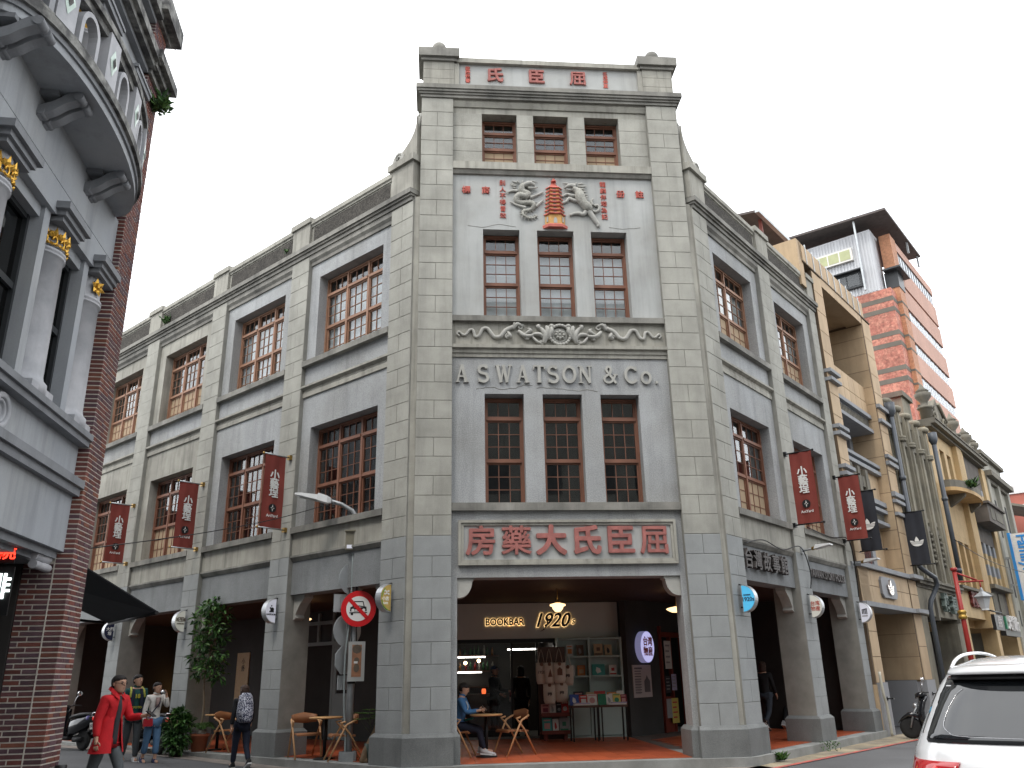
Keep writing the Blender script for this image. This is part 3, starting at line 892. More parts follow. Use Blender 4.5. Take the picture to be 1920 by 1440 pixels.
# room behind
b = MB(); b.box(-3.4, 2.6, 9.2, 9.3, .15, 3.3); b.box(-3.4, -3.3, 6.1, 9.2, .15, 3.3); b.box(.5, .6, 6.2, 9.2, .15, 3.3); b.box(-3.4, 2.6, 6.2, 9.3, 3.25, 3.3)
b.build('room_wall', m_shopd, shop)
b = MB()
for z in (1.72, 2.12, 2.5, 1.30):
    b.box(-2.9, -.75, 8.72, 9.2, z, z + .03)
b.box(-2.9, -.9, 8.1, 8.5, .15, 1.15)
b.build('back_shelf', m_dwood, shop)
for (x0, x1, z) in ((-2.45, -1.15, 2.09), (-2.3, -1.25, 1.69), (-.62, .43, 2.235)):
    y = 8.70 if x1 < 0 else 7.4
    MB().box(x0 - .0, x1, y, y + .03, z, z + .03).build('light_strip', m_tube, shop)
random.seed(5)
bottle_m = [mat('bottle_%s' % n, c, .15, 0, spec=.6) for n, c in (('amber', (.22, .09, .02)), ('green', (.03, .10, .04)), ('clear', (.28, .29, .27)), ('red', (.22, .02, .02)))]
for lvl, z in enumerate((2.15, 2.53, 1.75)):
    for i in range(16):
        x = -2.85 + i * .128 + random.uniform(-.02, .02)
        q = MB(); h = random.uniform(.18, .28)
        q.lathe([(.001, 0), (.036, 0), (.036, h * .62), (.013, h * .8), (.013, h), (.001, h)], (x, 8.9, z), 8)
        tag(q.build('bottle', bottle_m[random.randrange(4)]), 'one of the small bottles lined up on the dim back shelves of the bookshop', 'bottle', 'bottles on the back shelves of the bookshop')
for x, z in ((-1.72, 1.94), (-1.36, 1.99)):
    q = MB(); q.ball((x, 8.0, z), .045, 10); hb_ = q.build('hanging_bulb', m_bulb); MB().tube([(x, 8.0, z + .04), (x, 8.0, 3.25)], .004, 5).build('flex', m_metal, hb_)
    tag(hb_, 'small warm light bulb hanging over the counter, %s of the two' % ('left' if x < -1.5 else 'right'), 'light bulb')
q = MB(); q.lathe([(.001, 0), (.05, 0), (.06, .07), (.045, .13), (.001, .13)], (-1.22, 8.2, 1.15), 10)
tag(q.build('table_lantern', mat('red_glow', (.8, .12, .04), .5, 0, emit=1.2, emcol=(1, .15, .04))), 'small glowing red lantern standing on the shop counter', 'lantern')

# wall cabinet with open shelves
cab = thing('wall_cabinet', 'pale green wall cabinet with open shelves of books beside the shop door', 'cabinet', (1.27, 5.95, .15))
b = MB()
for x in (.46, 1.235, 2.03):
    b.box(x, x + .05, 5.66, 6.0, .15, 2.45)
b.box(.51, 2.03, 5.96, 6.0, .2, 2.42)
for z in (2.40, 1.98, 1.52, 1.06, .84, .15):
    b.box(.51, 1.235, 5.67, 5.955, z, z + .04); b.box(1.285, 2.03, 5.67, 5.955, z, z + .04)
b.build('carcass', m_pgreen, cab)
for x in (.53, 1.305):
    q = MB(); q.box(x, x + .685, 5.645, 5.665, .21, .83); q.build('cabinet_door', m_pgreen, cab)
m_bk = {}
BC = dict(orange=(.62, .22, .06), brown=(.16, .10, .07), tan=(.48, .34, .20), red=(.50, .06, .05), blue=(.05, .10, .35), teal=(.06, .30, .27), green=(.03, .20, .11), white=(.66, .64, .60), yellow=(.60, .48, .12), black=(.03, .03, .035), pink=(.55, .28, .26), grey=(.30, .30, .30), lavender=(.42, .40, .55), maroon=(.22, .03, .05))
for c_, v in BC.items():
    m_bk[c_] = mat('book_' + c_, v, .55, .1, 12)
def book(x, y, z, w_, h_, tilt, c1, c2, label, motif=0, yaw=0.0, t_=.022):
    # upright book facing the street, leaning back
    t = thing('book', label, 'book', (x, y, z), yaw, 'books shown in the corner bookshop')
    q = MB(); q.box(-w_ / 2, w_ / 2, 0, t_, 0, h_)
    R_ = Matrix.Rotation(-tilt, 4, 'X')
    def lean(q):
        q.v = [R_ @ p for p in q.v]; return q
    lean(q).build('cover', m_bk[c1], t, local=True)
    q = MB()
    if motif == 0:
        q.box(-w_ * .3, w_ * .3, -.003, 0, h_ * .2, h_ * .62); q.box(-w_ * .34, w_ * .34, -.003, 0, h_ * .78, h_ * .88)
    elif motif == 1:
        q.prism([(w_ * .3 * cos(a), h_ * .42 + w_ * .3 * sin(a)) for a in [i * pi / 6 for i in range(12)]], -.003, 0, 'n'); q.box(-w_ * .4, w_ * .4, -.003, 0, h_ * .84, h_ * .93)
    elif motif == 2:
        q.prism([(-w_ * .1, h_ * .15), (w_ * .2, h_ * .3), (w_ * .12, h_ * .6), (-w_ * .15, h_ * .75), (-w_ * .22, h_ * .4)], -.003, 0, 'n')
    elif motif == 3:
        q.box(-w_ * .42, w_ * .42, -.003, 0, h_ * .05, h_ * .2); q.box(-w_ * .2, w_ * .2, -.003, 0, h_ * .4, h_ * .7)
    lean(q).build('cover_print', m_bk[c2], t, local=True)
    return t
for a in [(.80, 5.80, 2.02, .17, .27, 'white', 'orange', 'book with an orange picture on a white cover, top shelf of the pale cabinet', 0), (1.06, 5.80, 2.02, .18, .26, 'brown', 'grey', 'dark brown book on the top left shelf of the pale cabinet', 2),
          (1.52, 5.80, 2.02, .22, .28, 'tan', 'brown', 'larger tan book on the top right shelf of the pale cabinet', 3), (1.77, 5.80, 2.02, .18, .26, 'tan', 'black', 'smaller tan book with a black stripe, top right shelf', 2),
          (.83, 5.80, 1.56, .16, .24, 'white', 'lavender', 'white book with a lavender picture on the middle cabinet shelf', 2), (1.07, 5.80, 1.56, .19, .24, 'orange', 'tan', 'orange framed book on the middle left shelf of the cabinet', 0),
          (1.50, 5.80, 1.56, .32, .26, 'teal', 'white', 'wide teal book with a pale island shape on its cover', 2), (1.86, 5.80, 1.56, .19, .24, 'white', 'red', 'white book with a red band, middle right shelf of the cabinet', 3)]:
    book(a[0], a[1], a[2], a[3], a[4], .15, a[5], a[6], a[7], a[8])
# display tables
def shop_table(x0, x1, label):
    t = thing('display_table', label, 'table', ((x0 + x1) / 2, 4.55, .158), 0, 'book tables in front of the shop')
    q = MB(); q.box(x0, x1, 4.32, 4.80, .87, .92); q.build('table_top', m_dwood, t)
    for x in (x0 + .02, x1 - .05):
        for y in (4.34, 4.75):
            q = MB(); q.box(x, x + .03, y, y + .03, .158, .87); q.build('leg', m_metal, t)
shop_table(.56, 1.19, 'dark book table on thin black legs, nearer the tote bags')
shop_table(1.22, 1.85, 'dark book table on thin black legs, nearer the notice')
for a in [(.66, 4.45, .21, .24, 'blue', 'white', 'blue book standing at the left end of the book tables', 2, .05), (.87, 4.45, .19, .22, 'red', 'white', 'red book standing beside the blue one on the table', 0, 0), (1.07, 4.45, .22, .24, 'white', 'pink', 'white and pink book standing on the left book table', 1, 0),
          (1.30, 4.45, .19, .24, 'green', 'green', 'plain dark green book standing on the right book table', 0, 0), (1.47, 4.46, .16, .22, 'white', 'grey', 'shiny white book between the green and the yellow one', 2, 0), (1.64, 4.45, .18, .24, 'yellow', 'green', 'yellow book with a green picture on the right table', 1, 0), (1.80, 4.45, .14, .22, 'maroon', 'pink', 'maroon book at the right end of the tables', 0, -.05),
          (.80, 4.68, .24, .30, 'black', 'pink', 'black and pink book in the rear row of the left table', 0, 0), (1.08, 4.68, .20, .28, 'tan', 'white', 'tan book in the rear row of the left table', 2, 0), (1.30, 4.68, .26, .30, 'red', 'orange', 'red and orange book in the rear row of the right table', 3, 0), (1.58, 4.68, .22, .27, 'orange', 'white', 'orange book in the rear row of the right table', 0, 0), (1.78, 4.68, .16, .30, 'white', 'red', 'white book with red print, rear row of the right table', 3, 0)]:
    book(a[0], a[1], .921, a[2], a[3], .25, a[4], a[5], a[6], a[7], a[8])
for (x, z, w_, lab) in ((.80, .922, .38, 'lower'), (.82, .950, .34, 'upper'), (1.62, .922, .42, 'lower'), (1.66, .950, .36, 'upper')):
    q = MB(); q.box(x - w_ / 2, x + w_ / 2, 4.325, 4.41, z, z + .026)
    tag(q.build('book', m_bk['white' if lab == 'lower' else 'lavender']), '%s flat lying book at the front edge of the %s table' % (lab, 'left' if x < 1 else 'right'), 'book', 'books shown in the corner bookshop')
# rack with tote bags
rk = thing('book_rack', 'dark wooden rack holding tote bags above and books below', 'rack', (.25, 5.1, .15))
b = MB(); b.box(-.08, .58, 5.18, 5.24, .18, 2.22); b.build('back_board', m_dwood, rk)
for z in (.30, .68):
    q = MB(); q.box(-.06, .60, 4.86, 5.18, z, z + .04); q.box(-.06, .60, 4.86, 4.885, z + .04, z + .08); q.build('shelf', m_redw, rk)
q = MB(); q.box(0, .08, 4.95, 5.1, .158, .30); q.build('leg', m_redw, rk)
q = MB(); q.box(.46, .54, 4.95, 5.1, .158, .30); q.build('leg', m_redw, rk)
q = MB()
for i in range(14): q.box(-.05 + i * .047, -.045 + i * .047, 4.9, 4.906, .95, 1.12)
for j in range(5): q.box(-.05, .57, 4.895, 4.901, .95 + j * .04, .955 + j * .04)
q.build('wire_grid', m_metal, rk)
for a in [(.05, .73, .20, .22, 'pink', 'maroon', 'pink patterned book on the upper rack shelf, far left', 0), (.22, .73, .15, .24, 'white', 'grey', 'white patterned book on the upper rack shelf', 2), (.37, .73, .12, .23, 'black', 'grey', 'black book on the upper rack shelf', 1), (.51, .73, .17, .27, 'red', 'white', 'red book at the right end of the upper rack shelf', 1),
          (.08, .35, .22, .30, 'teal', 'pink', 'dark teal book on the lower rack shelf, far left', 0), (.28, .35, .14, .28, 'white', 'red', 'red and white book on the lower rack shelf', 2), (.48, .35, .22, .30, 'grey', 'green', 'grey and green book on the lower rack shelf, far right', 3)]:
    book(a[0], 4.98, a[1], a[2], a[3], .2, a[4], a[5], a[6], a[7])
m_canvas = mat('cream_canvas', (.60, .54, .46), .9, .07, 5, .08, 80)
m_leather = mat('brown_leather', (.16, .08, .05), .7, .1, 6)
def tote(x, y, z, w_, h_, label, yaw=0, strap=.34, motif='t'):
    t = thing('tote_bag', label, 'tote bag', (x, y, z), yaw, 'cream tote bags hanging on the rack')
    q = MB(); rings = []
    for i in range(7):
        f_ = i / 6; ww = w_ / 2 * (1 - .06 * f_ + .05 * sin(f_ * pi)); dd = .012 + .035 * sin(min(1, f_ * 1.2) * pi * .8)
        zz = -h_ * f_
        if i == 6: ww *= .85
        rings.append([(ww * cx, dd * cy, zz) for cx, cy in ((-1, 0), (-.9, -1), (0, -1.2), (.9, -1), (1, 0), (.9, 1), (0, 1.1), (-.9, 1))])
    q.loft(rings); q.build('body', m_canvas, t, local=True)
    for yy in (-.02, .02):
        q = MB(); q.tube([(-w_ * .3, yy, -.01), (-w_ * .14, yy * .5, strap * .7), (0, yy * .2, strap), (w_ * .12, yy * .5, strap * .7), (w_ * .27, yy, -.01)], .011, 5, flat=.4); q.build('handle', m_canvas, t, local=True)
    q = MB(); q.prism([(.04 * cos(a), -.035 + .045 * sin(a)) for a in [i * pi / 6 for i in range(12)]], -.034, -.02, 'n'); q.build('leather_patch', m_leather, t, local=True)
    q = MB()
    if motif == 't':
        text(q, '1920s', (0, -.058, -h_ * .45), (1, 0, 0), (0, -1, 0), .09, ext=.002, off=.001, shear=.3)
    elif motif == 'tri':
        q.prism([(-.05, -h_ * .7), (.06, -h_ * .68), (.01, -h_ * .3)], -.058, -.05, 'n')
    elif motif == 'pic':
        q.box(-.06, .06, -.058, -.05, -h_ * .62, -h_ * .34); q.prism([(-.06, -h_ * .34), (.06, -h_ * .34), (0, -h_ * .22)], -.058, -.05, 'n')
    else:
        for k in range(5): q.box(-.05 + .02 * k, -.035 + .02 * k, -.06, -.05, -h_ * (.6 - .03 * (k % 3)), -h_ * (.45 - .02 * (k % 2)))
    q.build('printed_motif', m_leather if motif in ('tri', 'pic') else m_blk, t, local=True)
tote(-.04, 4.78, 1.86, .26, .47, 'cream tote bag printed with a year, far left of the upper row', 0, .30)
tote(.14, 4.72, 1.86, .24, .46, 'cream tote bag with a brown triangle print, second in the upper row', 0, .30, 'tri')
tote(.37, 4.68, 1.86, .28, .46, 'cream tote bag with a small house picture, third in the upper row', 0, .32, 'pic')
tote(.58, 4.74, 1.79, .24, .44, 'cream tote bag at the right end of the upper row', -.3, .28, 'x')
tote(.13, 4.76, 1.40, .29, .44, 'cream tote bag with black writing, left one of the lower row', 0, .2, 'x')
tote(.41, 4.74, 1.42, .29, .43, 'cream tote bag with a dark figure print, right one of the lower row', 0, .2, 'x')

# lamps under the arcade ceilings
m_opal = mat('opal_glass_lit', (1, .80, .5), .4, 0, emit=1.7, emcol=(1, .66, .32))
m_brass = mat('brass', (.35, .22, .07), .35, .1, 5, metal=.9)
def pendant(p, label, r_=.17, drop=.35):
    t = thing('pendant_lamp', label, 'lamp', p, 0, 'warm pendant lamps under the arcade')
    q = MB(); q.tube([(0, 0, .06), (0, 0, .06 + drop)], .012, 6); q.lathe([(.001, .10), (.05, .10), (.06, .06), (.03, .04)], (0, 0, 0), 12); q.build('stem', m_brass, t, local=True)
    q = MB(); q.lathe([(.001, -.13), (.06, -.12), (.11, -.06), (.12, -.02), (r_, .0), (r_ * .98, .03), (.05, .06), (.001, .06)], (0, 0, 0), 18); q.build('shade', m_opal, t, local=True)
pendant((.08, 2.5, 2.97), 'warm opal pendant lamp hanging in front of the bookshop lettering')
def flat_lamp(p, label):
    t = thing('pendant_lamp', label, 'lamp', p, 0, 'warm pendant lamps under the arcade')
    q = MB(); q.tube([(0, 0, .05), (0, 0, .42)], .012, 6); q.build('stem', m_brass, t, local=True)
    q = MB(); q.lathe([(.001, -.06), (.12, -.05), (.2, -.01), (.24, .02), (.2, .04), (.05, .07), (.001, .07)], (0, 0, 0), 18); q.build('shade', m_opal, t, local=True)
flat_lamp(tuple(FR(2.2, -2.4, 2.90)), 'flat warm lamp glowing in the right arcade behind the blue disc sign')
flat_lamp(tuple(FL(1.35, -1.5, 2.92)), 'flat warm lamp glowing behind the yellow half disc sign')
flat_lamp(tuple(FL(5.4, -1.6, 2.92)), 'flat warm lamp half hidden by the white half disc sign with a black figure')

# notices and signs on the inner wall
FRi = FR.shift(n=-4.55)
ov = thing('lit_oval_sign', 'glowing lavender oval sign with four red characters on the dark inner wall', 'sign', tuple(FRi(4.18, .1, 2.2)))
m_oval = mat('lit_lavender_acrylic', (.55, .55, .85), .4, 0, emit=.55, emcol=(.56, .56, .95))
m_oval2 = mat('oval_side', (.45, .45, .7), .4, 0, emit=.18, emcol=(.5, .5, .9))
po = [(4.18 + .33 * cos(a), 2.21 + .38 * sin(a)) for a in [i * pi / 18 for i in range(36)]]
q = MB(FRi); q.prism(po, .0, .17, 'n'); q.build('case', m_oval2, ov)
q = MB(FRi); q.prism([(4.18 + (u - 4.18) * .97, 2.21 + (z - 2.21) * .97) for u, z in po], .17, .176, 'n'); q.build('face', m_oval, ov)
q = MB()
for ch, u, z in (('台', 4.07, 2.33), ('湾', 4.30, 2.33), ('物', 4.07, 2.09), ('産', 4.30, 2.09)):
    text(q, ch, FRi(u, .182, z), FR.du, FR.dn, .23, ext=.003, off=.006)
q.build('lettering', m_redlet2, ov)
nt_ = thing('notice', 'large white printed notice with a tower picture under the oval sign', 'notice', tuple(FRi(4.1, .02, 1.0)))
q = MB(FRi); q.box(3.64, 4.52, .0, .02, 1.02, 1.78); q.build('sheet', mat('notice_paper', (.50, .44, .43), .8, .05, 3), nt_)
q = MB(FRi)
for i in range(9):
    q.box(3.72, 4.02, .02, .022, 1.62 - i * .062, 1.645 - i * .062)
    if i > 2: q.box(3.72 + .0, 3.98, .0201, .0221, 1.60 - i * .062, 1.61 - i * .062)
q.box(3.72, 4.08, .02, .022, 1.68, 1.72)
q.prism([(4.16, 1.14), (4.44, 1.14), (4.44, 1.40), (4.36, 1.46), (4.30, 1.54), (4.24, 1.46), (4.16, 1.40)], .02, .022, 'n')
q.build('print', mat('grey_print', (.16, .15, .16), .8), nt_)
dr = thing('shop_door', 'red wooden door frame with posters in the dim right inner wall', 'door', tuple(FRi(5.6, 0, .15)))
q = MB(FRi)
q.box(5.02, 5.12, -.1, .06, .15, 2.75); q.box(6.28, 6.38, -.1, .06, .15, 2.75); q.box(5.12, 6.28, -.1, .055, 2.48, 2.60); q.box(5.12, 5.62, -.05, .0, .15, 1.0); q.box(5.58, 5.66, -.06, .03, .15, 2.48)
q.build('frame', m_redw, dr)
q = MB(FRi); q.box(5.0, 6.4, -1.6, -1.5, .15, 3.3); q.build('room_wall', m_shopd, dr)
for (u, z, w_, h_, c_, lab) in ((5.38, 2.03, .34, .70, 'white', 'tall white poster with lines of print at the top of the red door'), (5.28, 1.30, .28, .42, 'black', 'black poster in the middle of the red door frame'), (5.60, 1.35, .26, .40, 'lavender', 'pale lavender poster beside the black one'), (5.25, .72, .26, .46, 'grey', 'grey bottle poster low on the red door'), (5.55, .66, .36, .60, 'yellow', 'yellow poster with red strokes low on the red door')):
    t = thing('poster', lab, 'poster', tuple(FRi(u, .07, z)), 0, 'posters on the red door')
    q = MB(FRi); q.box(u - w_ / 2, u + w_ / 2, .062, .07, z - h_ / 2, z + h_ / 2); q.build('sheet', m_bk[c_], t)
    q = MB(FRi)
    for k in range(4):
        q.box(u - w_ * .35, u + w_ * (.3 - .1 * (k % 2)), .07, .072, z + h_ * (.3 - .2 * k), z + h_ * (.36 - .2 * k))
    q.build('print', m_bk['red' if c_ == 'yellow' else 'grey'], t)

# inner door of the left arcade
FLi = FL.shift(n=-3.9)
dl = thing('inner_door', 'pale grey door and transom windows in the dark left arcade', 'door', tuple(FLi(7.4, 0, .15)))
m_pdoor = mat('pale_grey_door', (.27, .31, .31), .6, .06, 2)
q = MB(FLi)
for z in (2.46, 3.0): q.box(6.2, 8.6, .0, .06, z, z + .09)
for u in (6.2, 7.1, 7.75, 8.52): q.box(u, u + .08, .0, .058, 2.55, 3.3)
q.box(8.5, 8.6, 0, .058, .15, 2.46); q.box(7.06, 7.14, 0, .058, .15, 2.46)
q.build('frame', m_pdoor, dl)
q = MB(FLi); q.box(6.25, 7.06, .0, .05, .15, 1.25); q.box(6.25, 6.4, 0, .05, 1.25, 2.46); q.box(6.92, 7.06, 0, .05, 1.25, 2.46); q.box(6.4, 6.92, 0, .05, 2.36, 2.46); q.build('door_leaf', m_pdoor, dl)
q = MB(FLi); q.box(7.14, 8.5, .0, .004, .15, 2.46); q.box(6.4, 6.92, .0, .02, 1.25, 2.36); q.build('dark_opening', m_dark, dl)
q = MB(FLi); q.box(11.1, 11.75, .0, .03, .9, 2.4)
t = thing('hanging_scroll', 'tall tan cloth scroll with small characters deep in the left arcade', 'scroll', tuple(FLi(11.4, .0, .9)))
q.build('cloth', m_bk['tan'], t)
q = MB()
for i, ch in enumerate('小藝'): text(q, ch, FLi(11.4, .034, 2.15 - i * .2), -FL.du, FL.dn, .18, ext=.002)
q.build('lettering', m_blk, t)
for k, (u, z) in enumerate(((16.3 - 1.2, 1.52), (14.6, 1.42), (15.1, 1.2))):
    q = MB(FLi); q.box(u - .25, u + .25, .02, .05, z, z + .02)
    tag(q.build('light_strip', mat('amber_strip', (1, .6, .2), .5, 0, emit=5, emcol=(1, .55, .18))), ['amber light strip highest in the dark far arcade', 'amber light strip in the middle of the dark far arcade', 'amber light strip lowest in the dark far arcade'][k], 'light strip', 'amber shelf lights deep in the left arcade')
# ------------------------------------------------------------------ foreground building on the left
m_lw = mat('blue_grey_render', (.33, .35, .375), .8, .10, .9, .04, 50, .35, .12, 40, tint=(.38, .39, .39), ts=.7, tamt=.55)
m_lcol = mat('pale_lilac_render', (.46, .465, .485), .75, .10, 1.4, .03, 50, .22, .1, 40, tint=(.27, .285, .31), ts=1.6, tamt=.6)
m_lled = mat('grey_moulding', (.225, .235, .25), .8, .14, 2, .04, 60, .3, .12, 40)
m_lstain = mat('blackened_moulding', (.075, .075, .075), .9, .35, 5, .1, 60, .3, .3, 40, tint=(.33, .33, .31), ts=4, tamt=.8)
m_gold = mat('gilt_plaster', (.62, .36, .06), .38, .15, 9, .05, 60, bump=.2, metal=.75)
m_mort = mat('cream_mortar', (.60, .555, .49), .95, .12, 6, .1, 80)
m_bricks = [mat('brick_%s' % n, c, .8, .16, 9, .12, 90, 0, .3, 70, obj=.22, tint=t, ts=4, tamt=.45) for n, c, t in (
    ('red', (.165, .055, .042), (.12, .05, .048)), ('plum', (.125, .055, .055), (.09, .05, .06)), ('purple', (.095, .055, .066), (.15, .075, .07)), ('rust', (.20, .075, .048), (.15, .06, .05)))]
m_dglass = glassmat('dark_tinted_glass', .05, (.18, .21, .20))
m_dframe = mat('dark_window_frame', (.03, .033, .036), .4, .05, 4)
lb = thing('foreground_building', 'blue grey rendered building with gilt column capitals and a curved balcony at the left edge', 'building', tuple(FW(0, 0, 0)))
def lpart(name, M, *boxes, **k):
    if len(boxes) > 1:
        return [lpart(name, M, z, **k) for z in boxes][0]
    q = MB(FW)
    for z in boxes: q.box(*z)
    return q.build(name, M, lb, **k)
# brick pier
pier = MB(FW).box(.004, .575, -.575, -.006, -.05, 12.0).build('brick_pier', m_mort, lb)
CH = .063
random.seed(21)
jb = MB(FW)
nsing = 0
def brick_box(mb, u0, u1, n0, n1, z0, z1, bull):
    if bull:
        r_ = .016
        poly = [(u0, n0), (u1, n0), (u1, n1), (u0 + r_, n1), (u0 + r_ * .3, n1 - r_ * .3), (u0, n1 - r_)]
        mb.prism(poly, z0, z1)
    else:
        mb.box(u0, u1, n0, n1, z0, z1)
k = 0
z = 0.0
while z < 11.9:
    J = .016
    zz0, zz1 = z + J / 2, z + CH - J / 2
    cells = []
    odd = k % 2
    cells.append((0, .135 if odd else .075, -.205, 0, True))
    us_ = [.145, .36, .58] if odd else [.085, .30, .47, .58]
    if k % 3 == 2: us_ = [.085 if not odd else .145, .19, .40, .58]
    for a, b_ in zip(us_[:-1], us_[1:]):
        cells.append((a, b_ - J, -.1, 0, False))
    if z < 3.0:
        c = -.40 if odd else -.50
        cells += [(0, .1, c + J, -.222, False), (0, .1, -.58, c, False)]
    ph = random.random()
    for (a, b_, n0, n1, bull) in cells:
        jit = random.uniform(-.0015, .0025)
        if not bull:
            if n1 == 0: n1 = jit
            else: a = -jit
        Mi = random.choices(range(4), (5, 4, 3, 1.2) if n1 >= -.01 else (3, 5, 5, 1))[0]
        if .55 < z < 4.2 and nsing < 300:
            q = MB(FW); brick_box(q, a, b_, n0, n1, zz0, zz1, bull)
            o_ = q.build('brick', m_bricks[Mi], pier); nsing += 1
        else:
            jb.cm = Mi; brick_box(jb, a, b_, n0, n1, zz0, zz1, bull)
    z += CH; k += 1
jb.build('brick', m_bricks, pier, kind='stuff')
lpart('mortar_strip', m_mort, (-.004, .05, -.2215, -.2065, 0, 3.1))
# caps on the pier
for z0, z1, e in ((10.62, 10.72, .05), (10.72, 10.82, .13), (10.82, 10.98, .22), (11.72, 11.8, .06), (11.8, 12.12, .2)):
    lpart('pier_cap', m_lstain, (-e * .8, .58 + e, -.6, e, z0, z1))
# walls by level
U0 = -9.0
lpart('wall', m_lw, (U0, 0, -.6, -.13, 3.17, 3.88), (U0, 0, -.6, -.15, 4.08, 4.54))
lpart('ledge', m_lled, (U0, .0, -.6, .0, 3.98, 4.08), (U0, .0, -.6, -.045, 3.88, 3.98))
lpart('sill', m_lled, (U0, -.004, -.6, -.02, 4.54, 4.62), (U0, -.004, -.6, .02, 4.62, 4.70))
lpart('lintel_moulding', m_lled, (U0, -.02, -.7, -.2, 3.08, 3.165), (U0, -.02, -.8, -.3, 3.02, 3.08))
lpart('wall', m_lw, (U0, 0, -.6, -.1, 6.90, 7.29), (U0, 0, -.6, -.1, 7.30, 7.97), (U0, 0, -.6, -.108, 7.29, 7.30))
lpart('rear_wall', m_dark, (U0, .0, -.75, -.62, 4.7, 6.9), (U0, 0, -.75, -.7, 8.2, 10))
# window row 1
cols = [-3.33, -1.75, -.40]
for i, c in enumerate(cols + [-4.9, -6.5]):
    q = MB(FW)
    ce = (c + .1, -.36, 0)
    q.lathe([(.34, 4.70), (.34, 4.86), (.30, 4.90), (.285, 4.96), (.275, 6.44), (.30, 6.45), (.30, 6.475), (.28, 6.485), (.30, 6.50), (.30, 6.53), (.27, 6.54), (.27, 6.86)], ce, 28)
    q.box(c - .2, min(c + .42, -.01), -.6, -.04, 4.70, 4.82)
    o_ = q.build('column', m_lcol, lb)
    q = MB(FW)
    for (z0, z1, e) in ((6.84, 6.90, .29), (6.90, 6.97, .33), (6.97, 7.06, .38)):
        q.box(c + .1 - e, min(c + .1 + e, -.0), -.6, -.32 + e, z0, z1)
    q.build('abacus', m_lled, o_)
    # gilt ornament wrapped round the neck
    q = MB(FW)
    random.seed(i)
    def leaf(a, z, ln, wd, tilt):
        cx, cy = c + .1 + .285 * cos(a), -.36 + .285 * sin(a)
        tang = Vector((-sin(a), cos(a), 0)); out = Vector((cos(a), sin(a), 0))
        dirv = tang * sin(tilt) + ZV * cos(tilt)
        side = tang * cos(tilt) - ZV * sin(tilt)
        p0 = Vector((cx, cy, z)); ln *= 1.0; wd *= 1.3
        pts = [p0, p0 + dirv * ln * .45 + side * wd + out * .012, p0 + dirv * ln + out * .03, p0 + dirv * ln * .45 - side * wd + out * .012, p0 + dirv * ln * .5 + out * .04]
        q.add(pts, [(0, 1, 4), (1, 2, 4), (2, 3, 4), (3, 0, 4)])
    if c > -.5:
        for a0 in (-.15, ):
            for t_ in range(6): leaf(R(112), 6.69, .13, .035, t_ * pi / 3 + .3)
            q.ball((c + .1 + .30 * cos(R(112)), -.36 + .30 * sin(R(112)), 6.69), .03, 8)
    else:
        for a0 in (62, 84, 106, 128, 150):
            for (dz, ln, wd, tl) in ((.0, .17, .03, 0), (.02, .12, .028, .8), (.02, .12, .028, -.8), (-.03, .08, .025, 2.2), (-.03, .08, .025, -2.2)):
                leaf(R(a0), 6.63 + dz, ln, wd, tl)
            q.tube([(c + .1 + .30 * cos(R(a0) + .10 * cos(w_)), -.36 + .30 * sin(R(a0) + .10 * cos(w_)), 6.62 + .05 * sin(w_)) for w_ in [x * .6 for x in range(10)]], .012, 5)
    q.build('gilt_ornament', m_gold, o_)
for (a, b_) in ((-2.98, -2.16), (-1.42, -.80), (-4.55, -3.74)):
    q = MB(FW)
    q.box(a - .09, a, -.6, -.20, 4.7, 6.9); q.box(b_, b_ + .16, -.6, -.15, 4.7, 6.9); q.box(a, b_, -.6, -.20, 6.75, 6.9)
    q.build('window_surround', m_lw, lb)
    q = MB(FW)
    q.box(a, a + .05, -.40, -.30, 4.70, 6.75); q.box(b_ - .05, b_, -.40, -.30, 4.70, 6.75); q.box(a + .05, b_ - .05, -.40, -.31, 5.78, 5.86); q.box(a + .05, b_ - .05, -.40, -.31, 6.69, 6.75); q.box(a + .05, b_ - .05, -.40, -.31, 4.7, 4.76)
    w_ = q.build('window', m_dframe, lb)
    for (z0, z1) in ((4.76, 5.78), (5.86, 6.69)):
        MB(FW).box(a + .05, b_ - .05, -.36, -.354, z0, z1).build('pane', m_dglass, w_)
# oculus ring in the panel
q = MB(FW)
for r0_, r1_, h in ((.135, .20, -.105), (.10, .135, -.128)):
    q.lathe([(r0_, -.16), (r0_, h), (r0_ + .012, h + .012), (r1_ - .012, h + .012), (r1_, h), (r1_, -.16)], (0, 0, 0), 32, axis='y')
for i in range(len(q.v)):
    p = q.v[i] - FW.o; q.v[i] = FW(-2.36 + p.dot(FW.du), p.dot(FW.dn), 4.31 + p.z)
q.build('oculus_ring', m_lcol, lb)
# curved balcony
def bal(u): return .57 * math.sqrt(max(0, 1 - ((u + 2.15) / 2.0) ** 2))
NA = 28
def curve(off, c0=0, k=NA):
    pts = []
    for i in range(k + 1):
        a = pi * i / k
        pts.append((-2.15 - (2.0 + off) * cos(a), -.08 + (.57 + off) * sin(a)))
    return pts
def slab(z0, z1, off, M, name):
    poly = curve(off) + [(-.15 + off, -.6), (-4.15 - off, -.6)]
    return MB(FW).prism(poly, z0, z1).build(name, M, lb)
slab(7.96, 8.06, 0, m_lw, 'balcony_slab')
slab(8.06, 8.13, .03, m_lled, 'balcony_slab')
slab(8.13, 8.24, .075, m_lstain, 'balcony_moulding')
slab(8.24, 8.30, .04, m_lstain, 'balcony_moulding')
pts = curve(.0); ptsi = curve(-.13)
q = MB(FW); q.prism(pts + ptsi[::-1], 8.88, 8.98); q.build('balcony_rail', m_lstain, lb)
q = MB(FW); q.prism(curve(.05) + curve(-.16)[::-1], 8.98, 9.07); q.build('balcony_rail', m_lstain, lb)
